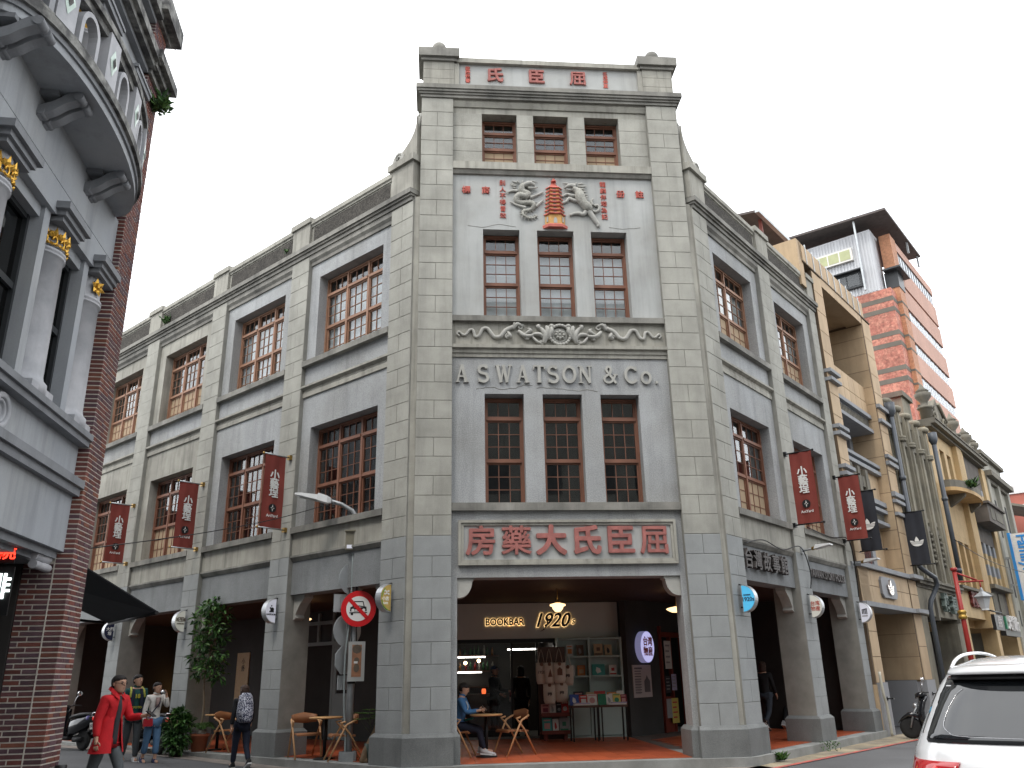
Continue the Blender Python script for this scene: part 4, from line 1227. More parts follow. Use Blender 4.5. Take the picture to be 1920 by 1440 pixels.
m_diam = mat('pale_green_glazed_diamond', (.50, .62, .55), .3, .15, 12)
for i, a in enumerate([.22, .52, .80, 1.06, 1.32, 1.57, 1.82, 2.1, 2.4, 2.7, 2.95]):
    u, n = -2.15 + 2.0 * cos(a) * .985, -.08 + .57 * sin(a) * .96
    tx = Vector((-2.0 * sin(a), .57 * cos(a), 0)).normalized(); nx = Vector((tx.y, -tx.x, 0)); 
    if nx.y < 0: nx = -nx
    if i % 2 == 0:
        wd = .15
        cpt = Vector((u, n, 0))
        poly = [tuple((cpt + tx * wd * s + nx * h)[:2]) for s, h in ((-1, -.1), (1, -.1), (1, .06), (-1, .06))]
        q = MB(FW); q.prism(poly, 8.28, 8.96); po_ = q.build('balcony_post', m_lcol, lb)
        q = MB(FW)
        cc = cpt + nx * .065
        for sc, dz, ex in ((1, 0, 0), (.45, 0, .014)):
            P_ = [cc + nx * ex + tx * .10 * sc + ZV * 8.62, cc + nx * ex + ZV * (8.62 + .19 * sc), cc + nx * ex - tx * .10 * sc + ZV * 8.62, cc + nx * ex + ZV * (8.62 - .19 * sc), cc + nx * (ex + .012) + ZV * 8.62]
            q.cm = 0 if sc == 1 else 1
            q.add(P_, [(0, 1, 4), (1, 2, 4), (2, 3, 4), (3, 0, 4)])
        q.build('diamond', [m_diam, m_lstain], po_)
    else:
        # little arched baluster opening
        cpt = Vector((u, n, 0))
        q = MB(FW)
        arc_ = [(-.20, 8.28)] + [(-.20 * cos(x), 8.60 + .26 * sin(x)) for x in [pi * j / 10 for j in range(11)]] + [(.20, 8.28)]
        inn = [(-.14, 8.28)] + [(-.14 * cos(x), 8.60 + .20 * sin(x)) for x in [pi * j / 10 for j in range(11)]] + [(.14, 8.28)]
        for (o1, i1, o2, i2) in zip(arc_[:-1], inn[:-1], arc_[1:], inn[1:]):
            P_ = []
            for h in (-.08, .03):
                for s, z_ in (o1, o2, i2, i1):
                    P_.append(cpt + tx * s + nx * h + ZV * z_)
            q.add(P_, [(0, 1, 2, 3), (4, 7, 6, 5), (0, 4, 5, 1), (1, 5, 6, 2), (2, 6, 7, 3), (3, 7, 4, 0)])
        q.build('balcony_arch', m_lcol, lb)
# scroll consoles under the balcony
for uc in (-2.78, -1.22, -3.95):
    q = MB(FW)
    for s in (-.13, .05):
        prof = []
        for t_ in range(15):
            f_ = t_ / 14
            nn = -.10 + .44 * f_; zc = 7.62 + .26 * (1 / (1 + math.exp(-9 * (f_ - .5)))) + .03 * sin(f_ * 2 * pi)
            prof.append((nn, zc))
        low = prof; up = [(nn, min(7.955, zc + .13)) for nn, zc in prof]
        q.prism(low + up[::-1], uc + s, uc + s + .12, 'u')
        for f_, r_ in ((.08, .05), (.93, .055)):
            nn = -.10 + .44 * f_; zc = low[int(f_ * 14)][1] + .05
            for dr in (0, .022):
                q.tube([(uc + s - .012 + dr * .4, nn, zc), (uc + s + .132 - dr * .4, nn, zc)], r_ - dr * .2, 12)
    q.box(uc - .16, uc + .20, -.1, .10, 7.90, 7.958)
    q.build('console_bracket', m_lled, lb)
# upper storey
lpart('wall', m_lw, (U0, -.0, -.6, -.1, 10.12, 10.62))
for c in (-3.35, -1.80, -.42):
    q = MB(FW); q.lathe([(.30, 8.3), (.27, 8.6), (.25, 9.55), (.28, 9.56), (.28, 9.58), (.26, 9.59), (.28, 9.61), (.28, 9.63), (.25, 9.64), (.25, 10.0)], (c, -.24, 0), 24); o_ = q.build('column', m_lcol, lb)
    q = MB(FW)
    for j in range(9):
        a = R(-20 + j * 25)
        for (z_, ln, out_) in ((9.64, .22, .05), (9.74, .2, .09)):
            p0 = Vector((c + .25 * cos(a), -.24 + .25 * sin(a), z_)); o3 = Vector((cos(a), sin(a), 0)); t3 = Vector((-sin(a), cos(a), 0))
            q.add([p0 - t3 * .045, p0 + t3 * .045, p0 + o3 * out_ * .5 + ZV * ln * .7 + t3 * .06, p0 + o3 * out_ + ZV * ln * .85, p0 + o3 * out_ * .5 + ZV * ln * .7 - t3 * .06, p0 + o3 * .03 + ZV * ln * .5], [(0, 1, 5), (1, 2, 5), (2, 3, 5), (3, 4, 5), (4, 0, 5)])
    for s in (20, 70, 120):
        a = R(s); q.tube([(c + (.30 + .05 * cos(w_)) * cos(a), -.24 + (.30 + .05 * cos(w_)) * sin(a), 9.92 + .05 * sin(w_)) for w_ in [x * .7 for x in range(9)]], .018, 5)
    q.build('gilt_capital', m_gold, o_)
    q = MB(FW)
    for (z0, z1, e) in ((9.98, 10.05, .29), (10.05, 10.13, .34), (10.13, 10.18, .36)):
        q.box(c - e, min(c + e, 0), -.6, -.24 + e, z0, z1)
    q.build('abacus', m_lled, o_)
for (a, b_) in ((-3.0, -2.15), (-1.45, -.75)):
    q = MB(FW); q.box(a - .1, a, -.6, -.28, 8.3, 10.12); q.box(b_, b_ + .1, -.6, -.28, 8.3, 10.12); q.build('window_surround', m_lw, lb)
    q = MB(FW); q.box(a, b_, -.55, -.5, 8.3, 10.1); q.build('window', m_dframe, lb)
for (z0, z1, n_, M) in ((10.62, 10.70, .0, m_lled), (10.70, 10.80, .10, m_lstain), (10.80, 10.95, .17, m_lstain), (10.95, 11.02, .05, m_lstain), (11.02, 11.62, -.12, m_lw), (11.62, 11.70, .0, m_lled), (11.70, 11.92, .1, m_lstain)):
    lpart('entablature', M, (U0, -.004, -.6, n_, z0, z1))
q = MB(FW)
for u in (-.45, -1.2, -2.0, -2.8):
    for s in (-1, 1):
        q.tube([(u + s * .16 + (.13 - .012 * j) * cos(j * .75), -.09, 11.3 + (.17 - .014 * j) * sin(j * .75)) for j in range(11)], [.035 - .002 * j for j in range(11)], 6)
q.build('scroll_relief', m_lstain, lb)
# body behind, lane side and a dim passage at street level
e_ = FW(.58, -.1, 0); back = Vector((-.6947, .7193, 0)); nl = Vector((.7193, .6947, 0))
c1 = FW(0, -.58, 0); c2 = FW(.575, -.58, 0); c3 = c2 + back * 14; c4 = c3 - nl * 10; c5 = FW(U0, -8, 0); c6 = FW(U0, -.58, 0)
pl_ = [(p.x, p.y) for p in (c1, c2, c3, c4, c5, c6)]
MB().prism(pl_, 6.95, 7.9).build('upper_body', m_lw, lb)
MB().prism(pl_, 10.2, 10.9).build('roof', m_lw, lb)
q = MB(FW); q.box(U0, .0, -.9, -.76, 3.17, 10.9); q.build('rear_wall', m_dark, lb)
q = MB(); q.prism([(p.x, p.y) for p in (c2, c3, c3 - nl * .3, c2 - nl * .3)], 0, 10.9); q.build('lane_wall', m_lw, lb)
q = MB(FW); q.box(U0, .3, -3.6, -3.5, 0, 3.2); q.box(U0, .3, -3.6, -.6, 3.17, 3.3); q.box(-.02, .25, -3.5, -.59, 0, 3.17); q.build('passage_wall', m_dark, lb)
q = MB(FW); q.box(U0, -4.2, -.7, -.1, 0, 3.17); q.build('brick_pier', m_bricks[1], lb)
# scrolled corbel under the beam beside the pier
q = MB(FW)
for zc, r_, n0 in ((3.07, .075, -.56), (2.955, .052, -.53)):
    for s, dr in ((-.9, 0),):
        prof = [(r_, -.52), (r_ * .9, -.44), (r_, -.38), (r_ * .85, -.30), (r_ * 1.0, -.2), (r_ * 1.0, -.05), (r_ * .7, -.04), (r_ * .5, -.055), (.001, -.03)]
        rings = []
        for rr_, uu in prof:
            rings.append([(uu, n0 + .26 + rr_ * cos(2 * pi * j / 16), zc + rr_ * sin(2 * pi * j / 16)) for j in range(16)])
        q.loft(rings)
q.build('scroll_corbel', m_lcol, lb)
# signs in the passage
m_neonr = mat('red_led', (1, .05, .03), .5, 0, emit=2.6, emcol=(1, .04, .02))
m_neonw = mat('white_led', (.9, 1, .95), .5, 0, emit=2.2, emcol=(.85, 1, .95))
t = thing('led_sign', 'glowing red two character sign at the left edge of the photo in the dark passage', 'sign', tuple(FW(-1.0, -.4, 2.95)))
dS = Vector(FW.dn)
q = MB()
for i, ch in enumerate('專売'): text(q, ch, FW(-1.0, -.47 + i * .125, 3.0), FW.dn, -Vector(FW.du), .145, ext=.006, off=.002)
q.build('lettering', m_neonr, t)
q = MB(FW); q.box(-.985, -.97, -1.3, -.29, 2.90, 3.10); q.build('sign_board', m_blk, t)
t = thing('light_box_sign', 'black sign with one white glowing character cut by the left edge', 'sign', tuple(FW(-1.0, -.4, 2.5)))
q = MB()
for i, ch in enumerate('咖啡'): text(q, '啡', FW(-1.0, -.42, 2.62), FW.dn, -Vector(FW.du), .30, ext=.006, off=.004) if i else None
q.build('lettering', m_neonw, t)
q = MB(FW); q.box(-.985, -.96, -1.2, -.27, 2.32, 2.86); q.build('sign_board', m_blk, t)
# uplight at the foot of the pier
t = thing('ground_uplight', 'small dark spotlight on the ground lighting the brick pier', 'lamp', tuple(FW(.36, .10, .55)))
q = MB(); q.lathe([(.001, -.55), (.03, -.55), (.03, -.1), (.06, -.08), (.07, .0), (.07, .1), (.06, .11)], (0, 0, 0), 12); q.build('housing', m_blk, t, local=True)
q = MB(); q.lathe([(.001, .095), (.05, .095), (.05, .1), (.001, .1)], (0, 0, 0), 12); q.build('lens', m_bulb, t, local=True)
ld = bpy.data.lights.new('uplight_beam', 'SPOT'); ld.energy = 14; ld.color = (1, .55, .2); ld.spot_size = R(50); ld.spot_blend = .6; ld.shadow_soft_size = .03
lo = bpy.data.objects.new('uplight_beam', ld); COL.objects.link(lo); lo.parent = t; lo.location = (0, 0, .14); lo.rotation_euler = (R(180) , R(14), 0)
# black awning on the lane side
t = thing('awning', 'black folding awning sticking out past the brick pier', 'awning', tuple(e_ + back * 2.5))
A0, A1 = e_ + back * 1.2, e_ + back * 3.9
q = MB()
for zt, zf in ((3.5, 2.62),):
    P_ = [A0 + ZV * zt, A1 + ZV * zt, A1 + nl * 2.2 + ZV * zf, A0 + nl * 1.75 + ZV * zf]
    P_ += [p - ZV * .02 for p in P_]
    q.add(P_, [(0, 1, 2, 3), (7, 6, 5, 4), (0, 4, 5, 1), (1, 5, 6, 2), (2, 6, 7, 3), (3, 7, 4, 0)])
q.build('canopy', mat('black_canvas', (.012, .013, .016), .8, .2, 4), t)
q = MB(); q.tube([A1 + nl * .1 + ZV * 2.75, A1 + nl * 2.1 + ZV * 2.62], .025, 6); q.tube([A0 + nl * 1.72 + ZV * 2.61, A1 + nl * 2.2 + ZV * 2.61], .03, 6); q.build('arm', m_metal, t)
# ------------------------------------------------------------------ neighbours on the right street
m_bei = mat('beige_stone_cladding', (.48, .355, .225), .75, .10, 1.1, .05, 60, .22, .12, 60, obj=.05, tint=(.40, .28, .17), ts=1.0, tamt=.35)
m_beij = mat('dark_cladding_joint', (.12, .085, .055), .9, .1)
m_greyst = mat('grey_stone_trim', (.27, .28, .295), .8, .1, 2, .05, 60, .2)
m_greyp = mat('smooth_grey_panel', (.27, .275, .29), .6, .04, 1.5)
m_deco = mat('weathered_olive_render', (.25, .228, .175), .9, .18, 1.0, .06, 60, .45, .25, 50, tint=(.15, .14, .115), ts=.9, tamt=.6)
m_decod = mat('weathered_olive_trim', (.19, .175, .14), .9, .2, 2, .06, 60, .4, .25, 50, tint=(.09, .085, .075), ts=2, tamt=.7)
m_ybrk = mat('yellow_tile_brick', (.52, .375, .20), .75, .10, 2, .1, 60, .2, .2, 60)
m_ybrkd = mat('ochre_tile_brick', (.47, .31, .145), .75, .12, 2, .1, 60, .2, .2, 60)
m_brown = mat('dark_brown_render', (.115, .10, .088), .85, .2, 2, .05, 60, .3)
m_void = mat('dark_opening', (.028, .027, .028), .9, .2, 1)
m_pipe = mat('dark_grey_pipe', (.075, .085, .10), .45, .15, 2, .05, 60, .2)
m_y3 = mat('pale_grey_render', (.33, .32, .275), .9, .15, .8, .05, 50, .4)
FB = FR.shift(n=-.0)
# --- beige clad building
bb = thing('clad_building', 'beige stone clad building with grey ledges beside the grey corner building', 'building', tuple(FR(10.3, 0, 0)))
def prt(fr, par, name, M, *boxes, **k):
    if len(boxes) > 1 and name not in ('window', 'window_hood'):
        return [prt(fr, par, name, M, z, **k) for z in boxes][0]
    q = MB(fr)
    for z in boxes: q.box(*z)
    return q.build(name, M, par, **k)
D_ = -6.0
prt(FR, bb, 'wall', m_beij, (7.66, 8.42, D_, -.012, 1.2, 12.70), (12.18, 13.10, D_, -.012, 1.2, 12.70))
prt(FR, bb, 'wall', m_bei, (7.66, 8.42, -.6, .0, 0, 1.2), )
prt(FR, bb, 'rear_mass', m_beij, (8.42, 12.18, D_, -1.6, 3.2, 13.0))
# cladding panels: pillars in courses, spandrels in grids
def clad(u0, u1, z0, z1, n, cols, rows, parent, M=None, jn=.014):
    w_, h_ = (u1 - u0) / cols, (z1 - z0) / rows
    for i in range(cols):
        for j in range(rows):
            piece('cladding_panel', FR, u0 + (i + .5) * w_, n, z0 + (j + .5) * h_, w_ - jn, .014, h_ - jn, M or m_bei, parent, .004)
clad(7.66, 8.42, 3.22, 12.66, -.012, 1, 15, bb); clad(12.26, 13.10, 4.2, 12.66, -.012, 1, 13, bb)
clad(7.74, 8.42, 1.24, 3.1, -.012, 1, 3, bb); clad(12.26, 13.10, 1.24, 3.1, -.012, 1, 2, bb)
prt(FR, bb, 'dado', m_greyp, (7.74, 8.45, -.7, .05, .0, 1.24), (12.2, 13.14, -1.5, .05, .0, 1.24), (12.10, 12.2, -5, -.2, 0, 1.24))
# side jambs of the recessed bays (seen from the street): panelled by courses
for j in range(16):
    z0, z1 = 3.25 + j * .58, 3.25 + (j + 1) * .58
    prt(FR, bb, 'cladding_panel', m_bei, (12.17, 12.186, -1.58, -.02, z0 + .007, min(z1, 12.4) - .007))
for j in range(3):
    prt(FR, bb, 'cladding_panel', m_bei, (12.17, 12.186, -2.4, -.02, 1.25 + j * .64, 1.88 + j * .64))
# loggia: beam, soffit, back wall, parapet band with battens
prt(FR, bb, 'beam', m_bei, (8.42, 12.18, -.5, .0, 12.42, 12.70), (8.42, 12.18, -1.5, -.5, 12.48, 12.6))
prt(FR, bb, 'inner_beam', m_bei, (8.42, 12.18, -1.55, -1.25, 11.75, 12.42))
prt(FR, bb, 'coping', m_beij, (7.0, 13.12, -.4, .02, 12.70, 12.74))
prt(FR, bb, 'parapet', m_bei, (6.9, 12.6, -.35, -.02, 12.74, 13.34))
clad(7.1, 12.6, 12.76, 13.32, -.02, 9, 1, bb)
for i in range(9):
    u = 7.35 + i * .6
    q = MB(FR); q.box(u, u + .035, -.01, .02, 12.72, 13.38); q.build('batten', m_steel, bb)
prt(FR, bb, 'parapet', m_bei, (6.75, 7.1, -2.5, -.02, 11.9, 13.36))
clad(8.42, 12.18, 9.18, 10.26, -.30, 7, 2, bb); prt(FR, bb, 'spandrel', m_beij, (8.42, 12.18, -1.5, -.30, 9.18, 10.27))
w_ = prt(FR, bb, 'window', m_dframe, (8.5, 12.1, -1.4, -1.36, 10.27, 11.75), (10.9, 10.98, -1.36, -1.31, 10.27, 11.75), (9.7, 9.76, -1.36, -1.31, 10.27, 11.75))
prt(FR, w_, 'pane', m_dglass, (9.76, 10.9, -1.35, -1.345, 10.3, 11.7))
# grey ledges on the pillars
for (z, ps) in ((9.58, 'l'), (9.33, 'l'), (7.95, 'l'), (7.75, 'l'), (6.82, 'l'), (6.62, 'l')):
    prt(FR, bb, 'ledge', m_greyst, (7.64, 8.47, -.1, .12, z - .10, z))
for (z0, z1) in ((9.50, 9.62), (9.02, 9.13), (7.85, 7.95), (7.62, 7.74), (6.62, 6.76), (6.42, 6.52), (6.02, 6.12)):
    prt(FR, bb, 'ledge', m_greyst, (12.20, 13.22, -.9, .10, z0 - .0, z1))
    prt(FR, bb, 'ledge', m_greyst, (8.47, 12.20, -.9, -.20, z0 - .36, z1 - .36))
prt(FR, bb, 'frieze', m_greyst, (8.47, 12.2, -.9, -.32, 8.77, 9.15), (8.47, 12.2, -.9, -.34, 5.77, 6.06))
q = MB(FR)
for i in range(26):
    u = 8.55 + i * .14
    q.box(u, u + .09, -.32, -.305, 8.84, 9.08); q.box(u, u + .09, -.34, -.325, 5.84, 6.0)
q.build('fret_relief', m_decod, bb, kind='stuff')
clad(8.47, 12.2, 6.45, 7.28, -.36, 6, 1, bb); prt(FR, bb, 'spandrel', m_beij, (8.47, 12.2, -1.5, -.36, 6.42, 7.3))
prt(FR, bb, 'window_surround', m_greyst, (8.5, 8.75, -1.2, -.9, 7.3, 8.77), (10.15, 10.40, -1.2, -.9, 7.3, 8.77), (11.85, 12.15, -1.2, -.9, 7.3, 8.77), (8.75, 10.15, -1.2, -.9, 8.55, 8.77), (10.4, 11.85, -1.2, -.9, 8.55, 8.77))
for (a, b_) in ((8.75, 10.15), (10.4, 11.85)):
    q = MB(FR); q.box(a, a + .06, -1.2, -1.0, 7.3, 8.55); q.box(b_ - .06, b_, -1.2, -1.0, 7.3, 8.55)
    for k in range(1, 4): q.box(a + (b_ - a) * k / 4 - .02, a + (b_ - a) * k / 4 + .02, -1.2, -1.02, 7.3, 8.55)
    for k in range(1, 3): q.box(a + .06, b_ - .06, -1.2, -1.03, 7.3 + k * .42, 7.34 + k * .42)
    o_ = q.build('window', m_redw, bb)
    prt(FR, o_, 'pane', m_dglass, (a + .06, b_ - .06, -1.15, -1.145, 7.3, 8.55))
# cross shaped ornaments
for u in (8.45, 9.05, 9.75, 10.45):
    q = MB(FR)
    q.box(u - .12, u + .12, -.36, -.16, 6.42, 7.16); q.box(u - .33, u - .12, -.36, -.2, 6.62, 6.94); q.box(u + .12, u + .33, -.36, -.2, 6.62, 6.94)
    q.build('cross_ornament', m_decod, bb)
prt(FR, bb, 'wall', m_bei, (8.42, 12.2, -1.3, -.5, 4.2, 5.75))
prt(FR, bb, 'window', m_redw, (8.9, 10.6, -.52, -.46, 4.3, 5.7))
q = MB(FR); q.box(9.0, 10.5, -.458, -.45, 4.4, 5.6); q.build('pane', m_pane, bb)
prt(FR, bb, 'window_surround', m_greyst, (8.6, 8.9, -.5, -.4, 4.2, 5.75), (10.6, 10.9, -.5, -.4, 4.2, 5.75))
# fascia over the entrance
prt(FR, bb, 'ledge', m_greyst, (7.64, 12.2, -.7, .10, 4.10, 4.22), (12.2, 13.25, -.7, .22, 4.12, 4.23), (7.66, 12.2, -.7, .10, 3.10, 3.22), (12.2, 13.25, -.7, .20, 3.11, 3.225))
prt(FR, bb, 'fascia', m_beij, (7.7, 13.1, -1.2, -.012, 3.22, 4.10))
clad(7.7, 12.2, 3.23, 4.09, -.012, 5, 2, bb); clad(12.26, 13.1, 3.23, 4.09, -.0, 1, 2, bb)
prt(FR, bb, 'soffit', m_bei, (8.42, 12.18, -5, -.6, 3.12, 3.2))
prt(FR, bb, 'entrance_wall', m_void, (8.42, 12.2, -4, -3.9, 0, 3.1), (8.4, 8.44, -4, -.7, 0, 3.1))
pq = thing('emblem_plaque', 'grey cut corner plaque with a metallic three leaf emblem on the beige building', 'plaque', tuple(FR(9.95, .02, 3.4)))
q = MB(FR); q.prism([(9.28, 3.50), (9.42, 3.40), (10.55, 3.40), (10.66, 3.50), (10.66, 3.84), (10.52, 3.96), (9.4, 3.96), (9.28, 3.86)], .0, .07, 'n'); q.build('plate', m_greyp, pq)
m_mirror = mat('mirror_metal', (.62, .55, .50), .18, .3, 9, metal=1)
def leafshape(c, z, ang, ln, wd, k=10):
    pts = []
    for i in range(k + 1):
        t_ = i / k; pts.append((wd * sin(pi * t_) ** .9, ln * t_))
    pts += [(-x, y) for x, y in pts[::-1][1:-1]]
    return [(c + x * cos(ang) + y * sin(ang), z - x * sin(ang) + y * cos(ang)) for x, y in pts]
def clip_bands(poly, bands):
    # split a polygon list by horizontal gaps (z0,z1)
    out = []
    edges = [-1e9] + [b_ for g in sorted(bands) for b_ in g] + [1e9]
    for lo, hi in zip(edges[0::2], edges[1::2]):
        P_ = poly
        for lim, sgn in ((lo, 1), (hi, -1)):
            R_ = []
            for i in range(len(P_)):
                a, b_ = P_[i], P_[(i + 1) % len(P_)]
                ina, inb = (a[1] - lim) * sgn >= 0, (b_[1] - lim) * sgn >= 0
                if ina: R_.append(a)
                if ina != inb:
                    t_ = (lim - a[1]) / (b_[1] - a[1]); R_.append((a[0] + (b_[0] - a[0]) * t_, lim))
            P_ = R_
            if not P_: break
        if len(P_) > 2: out.append(P_)
    return out
def trefoil(s):
    # three pointed leaves with three horizontal gaps, unit size s, centred at the origin
    leaves = [leafshape(0, -.42 * s, 0, 1.0 * s, .21 * s), leafshape(.0, -.42 * s, .80, .92 * s, .20 * s), leafshape(0, -.42 * s, -.80, .92 * s, .20 * s)]
    out = []
    for l_ in leaves:
        out += clip_bands(l_, [(-.18 * s, -.14 * s), (-.07 * s, -.03 * s), (.04 * s, .08 * s)])
    return out
q = MB(FR)
for i, P_ in enumerate(trefoil(.42)):
    q.prism([(9.97 + x * .95, 3.66 + z_) for x, z_ in P_], .07, .115 + .002 * (i % 5), 'n')
q.build('emblem', m_mirror, pq)
for (u, n) in ((8.2, .05), (12.6, .05)):
    q = MB(FR); q.lathe([(.001, 0), (.05, 0), (.05, .02), (.001, .02)], (0, 0, 0), 8, axis='y'); q.tube([(0, 0, 0), (0, .16, .0)], .018, 6); q.box(-.07, .07, .14, .17, -.02, .02)
    for i in range(len(q.v)):
        p = q.v[i] - FR.o; q.v[i] = FR(u + p.dot(FR.du), n + p.dot(FR.dn), .86 + p.z)
    q.build('door_bracket', m_metal, bb)
# tin canopy and red sheet on its roof
t = thing('roof_shelter', 'rusty tin roof shelter with a red side sheet on top of the beige building', 'shelter', tuple(FR(7.5, -3, 13)))
m_tin = mat('dark_corrugated_roof', (.09, .075, .07), .7, .25, 3)
q = MB(FR)
for (n0, z0), (n1, z1) in (((-4.5, 15.9), (-1.5, 15.45)),):
    q.prism([(n0, z0), (n1, z1), (n1, z1 + .08), (n0, z0 + .08)], 8.1, 11.4, 'u')
q.build('roof_sheet', m_tin, t)
prt(FR, t, 'gutter', m_steel, (8.0, 11.5, -1.55, -1.42, 15.38, 15.5))
for u in (8.6, 11.1): prt(FR, t, 'post', m_redw, (u, u + .08, -1.7, -1.6, 12.6, 15.45))
prt(FR, t, 'side_sheet', mat('red_sheet', (.45, .05, .055), .5, .1, 2), (8.4, 11.0, -2.0, -1.96, 12.4, 14.5))
# --- weathered deco shophouse
db = thing('weathered_shophouse', 'weathered olive grey shophouse with vertical fins and slim windows', 'building', tuple(FR(16, 0, 0)))
prt(FR, db, 'wall', m_deco, (13.12, 18.9, -6, -.22, 4.2, 9.95))
fins = [13.55, 14.65, 15.85, 17.05, 18.25]
for i, u in enumerate(fins):
    q = MB(FR); q.box(u - .22, u + .22, -.3, -.02, 4.15, 10.0); q.box(u - .11, u + .11, -.02, .04, 4.15, 9.9)
    q.lathe([(.001, 10.14), (.16, 10.13), (.22, 10.08), (.24, 10.02), (.2, 9.92), (.001, 9.92)], (u, -.06, 0), 12)
    q.lathe([(.001, 8.84), (.19, 8.86), (.2, 8.92), (.17, 8.94), (.2, 8.97), (.19, 9.03), (.001, 9.04)], (u, -.04, 0), 12)
    q.build('fin', m_deco, db)
for i in range(4):
    a, b_ = fins[i] + .22, fins[i + 1] - .22
    prt(FR, db, 'band', m_decod, (a, b_, -.3, -.10, 9.75, 9.98), (a, b_, -.3, -.08, 8.86, 9.02))
    q = MB(FR); m_ = (a + b_) / 2
    q.box(m_ - .16, m_ + .16, -.225, -.17, 6.6, 8.36)
    q.build('window', m_void, db)
    q = MB(FR); q.box(m_ - .24, m_ - .16, -.22, -.10, 6.5, 8.45); q.box(m_ + .16, m_ + .24, -.22, -.10, 6.5, 8.45); q.box(a, b_, -.22, -.1, 6.35, 6.5)
    q.build('window_surround', m_deco, db)
    q = MB(FR); q.box(m_ - .18, m_ + .18, -.22, -.165, 4.5, 5.75); q.build('window', m_void, db)
    prt(FR, db, 'band', m_decod, (a, b_, -.3, -.1, 6.05, 6.22), (a, b_, -.3, -.05, 4.25, 4.36))
    q = MB()
    for k in range(6): q.ball(FR(b_ - .06, -.1, 5.0 + k * .19), .07, 6)
    q.build('bead_relief', m_decod, db, kind='stuff')
for (z0, z1, n_) in ((3.95, 4.05, .02), (4.05, 4.15, .12), (4.15, 4.22, .18)):
    prt(FR, db, 'cornice', m_decod, (13.2, 18.85, -.6, n_, z0, z1))
prt(FR, db, 'frieze', m_deco, (13.2, 18.85, -.6, -.02, 3.12, 3.95))
prt(FR, db, 'frieze_rib', m_decod, (15.05, 15.2, -.5, .06, 3.0, 3.95), (17.9, 18.05, -.5, .06, 3.0, 3.95))
for (u0, u1) in ((13.2, 14.0), (17.9, 18.85)):
    prt(FR, db, 'pillar', m_deco, (u0, u1, -.8, -.05, 0, 3.1))
for (z0, z1) in ((1.0, 1.02), (2.0, 2.02)):
    prt(FR, db, 'pillar_joint', m_decod, (17.9, 18.852, -.805, -.045, z0, z1))
prt(FR, db, 'entrance_wall', m_void, (14, 17.9, -3.0, -2.9, 0, 3.1), (14, 17.9, -3, -.6, 3.1, 3.14))
m_jade = mat('dull_green_letter', (.10, .13, .115), .6, .2, 5)
q = MB(); text(q, '榕', FR(16.05, .10, 3.55), FR.du, FR.dn, .62, ext=.06, off=.01); text(q, '福', FR(17.1, .10, 3.52), FR.du, FR.dn, .62, ext=.06, off=.01); q.build('lettering', m_jade, db)
def downpipe(u, n, zt, zb, label, crooked=True):
    t = thing('downpipe', label, 'drain pipe', tuple(FR(u, n, zb)))
    q = MB(FR); q.lathe([(.07, zt - .5), (.16, zt - .3), (.17, zt), (.13, zt), (.12, zt - .2)], (0, 0, 0), 12)
    for i in range(len(q.v)):
        p = q.v[i] - FR.o; q.v[i] = FR(u + p.dot(FR.du), n + p.dot(FR.dn), p.z)
    q.build('hopper', m_pipe, t)
    q = MB(FR)
    if crooked:
        q.tube([(u, n, zt - .3), (u, n, 4.75), (u, n + .02, 4.55), (u + .1, n + .12, 4.42), (u + .85, n + .22, 4.25), (u + .95, n + .22, 4.05), (u + .92, n + .1, 3.8), (u + .55, n + .05, 3.55), (u + .5, n, 3.3), (u + .5, n, zb)], .075, 8)
    else:
        q.tube([(u, n, zt - .3), (u, n, zb)], .085, 8)
    q.build('pipe', m_pipe, t)
    q = MB(FR)
    for z in (zt - 2.6, zt - 5.2):
        q.tube([(u, n, z), (u, n, z + .12)], .11, 8)
    q.build('collar', m_pipe, t)
downpipe(13.35, .12, 9.9, .1, 'dark drain pipe with an elbow beside the beige clad building')
downpipe(18.75, .16, 10.0, 4.5, 'thick dark drain pipe with a funnel top between the olive and the yellow building', False)
# --- yellow brick shophouse
yb = thing('yellow_shophouse', 'yellow tiled brick shophouse with scrolled gable, urns and a small curved balcony', 'building', tuple(FR(23, 0, 0)))
prt(FR, yb, 'rear_mass', m_ybrkd, (18.95, 28.6, -6, -.5, 3.0, 10.4))
def yfront(u0, u1, ws, z0, z1, M):
    e = [u0] + [x for w_ in ws for x in w_] + [u1]
    for i in range(0, len(e), 2):
        prt(FR, yb, 'wall_pier', M, (e[i], e[i + 1], -.5, -.07, z0, z1))
yfront(18.95, 24.6, [(19.75, 20.35), (20.65, 21.40), (21.85, 22.55)], 8.2, 9.8, m_ybrk)
prt(FR, yb, 'wall', m_ybrk, (18.95, 24.6, -.5, -.07, 9.8, 10.4), (18.95, 24.6, -.5, -.07, 6.42, 8.2), (18.95, 24.6, -.5, -.065, 3.3, 4.3))
yfront(18.95, 24.6, [(19.85, 20.5), (20.75, 21.55), (21.85, 22.55)], 4.3, 6.42, m_ybrkd)
prt(FR, yb, 'window', m_void, (19.7, 22.6, -.45, -.42, 8.2, 9.8), (19.8, 22.6, -.45, -.42, 4.3, 6.42))
prt(FR, yb, 'window_rail', m_brown, (19.85, 22.55, -.3, -.25, 4.3, 5.1))
prt(FR, yb, 'pilaster', m_ybrk, (23.0, 23.9, -.5, .12, 3.0, 10.35), (23.9, 24.5, -.5, .06, 0, 10.35))
q = MB(FR)
for k in range(150):
    z = 3.3 + k * .047
    q.box(23.0, 23.9, .12, .128, z, z + .036)
    if 60 < k < 104: q.box(19.0, 22.95, -.07, -.062, z, z + .036)
q.build('brick_course', m_ybrk, yb, kind='stuff')
for (z0, z1, n_) in ((10.35, 10.45, .15), (10.45, 10.6, .32), (10.6, 10.66, .36)):
    prt(FR, yb, 'cornice', m_decod, (18.95, 28.6, -.6, n_, z0, z1))
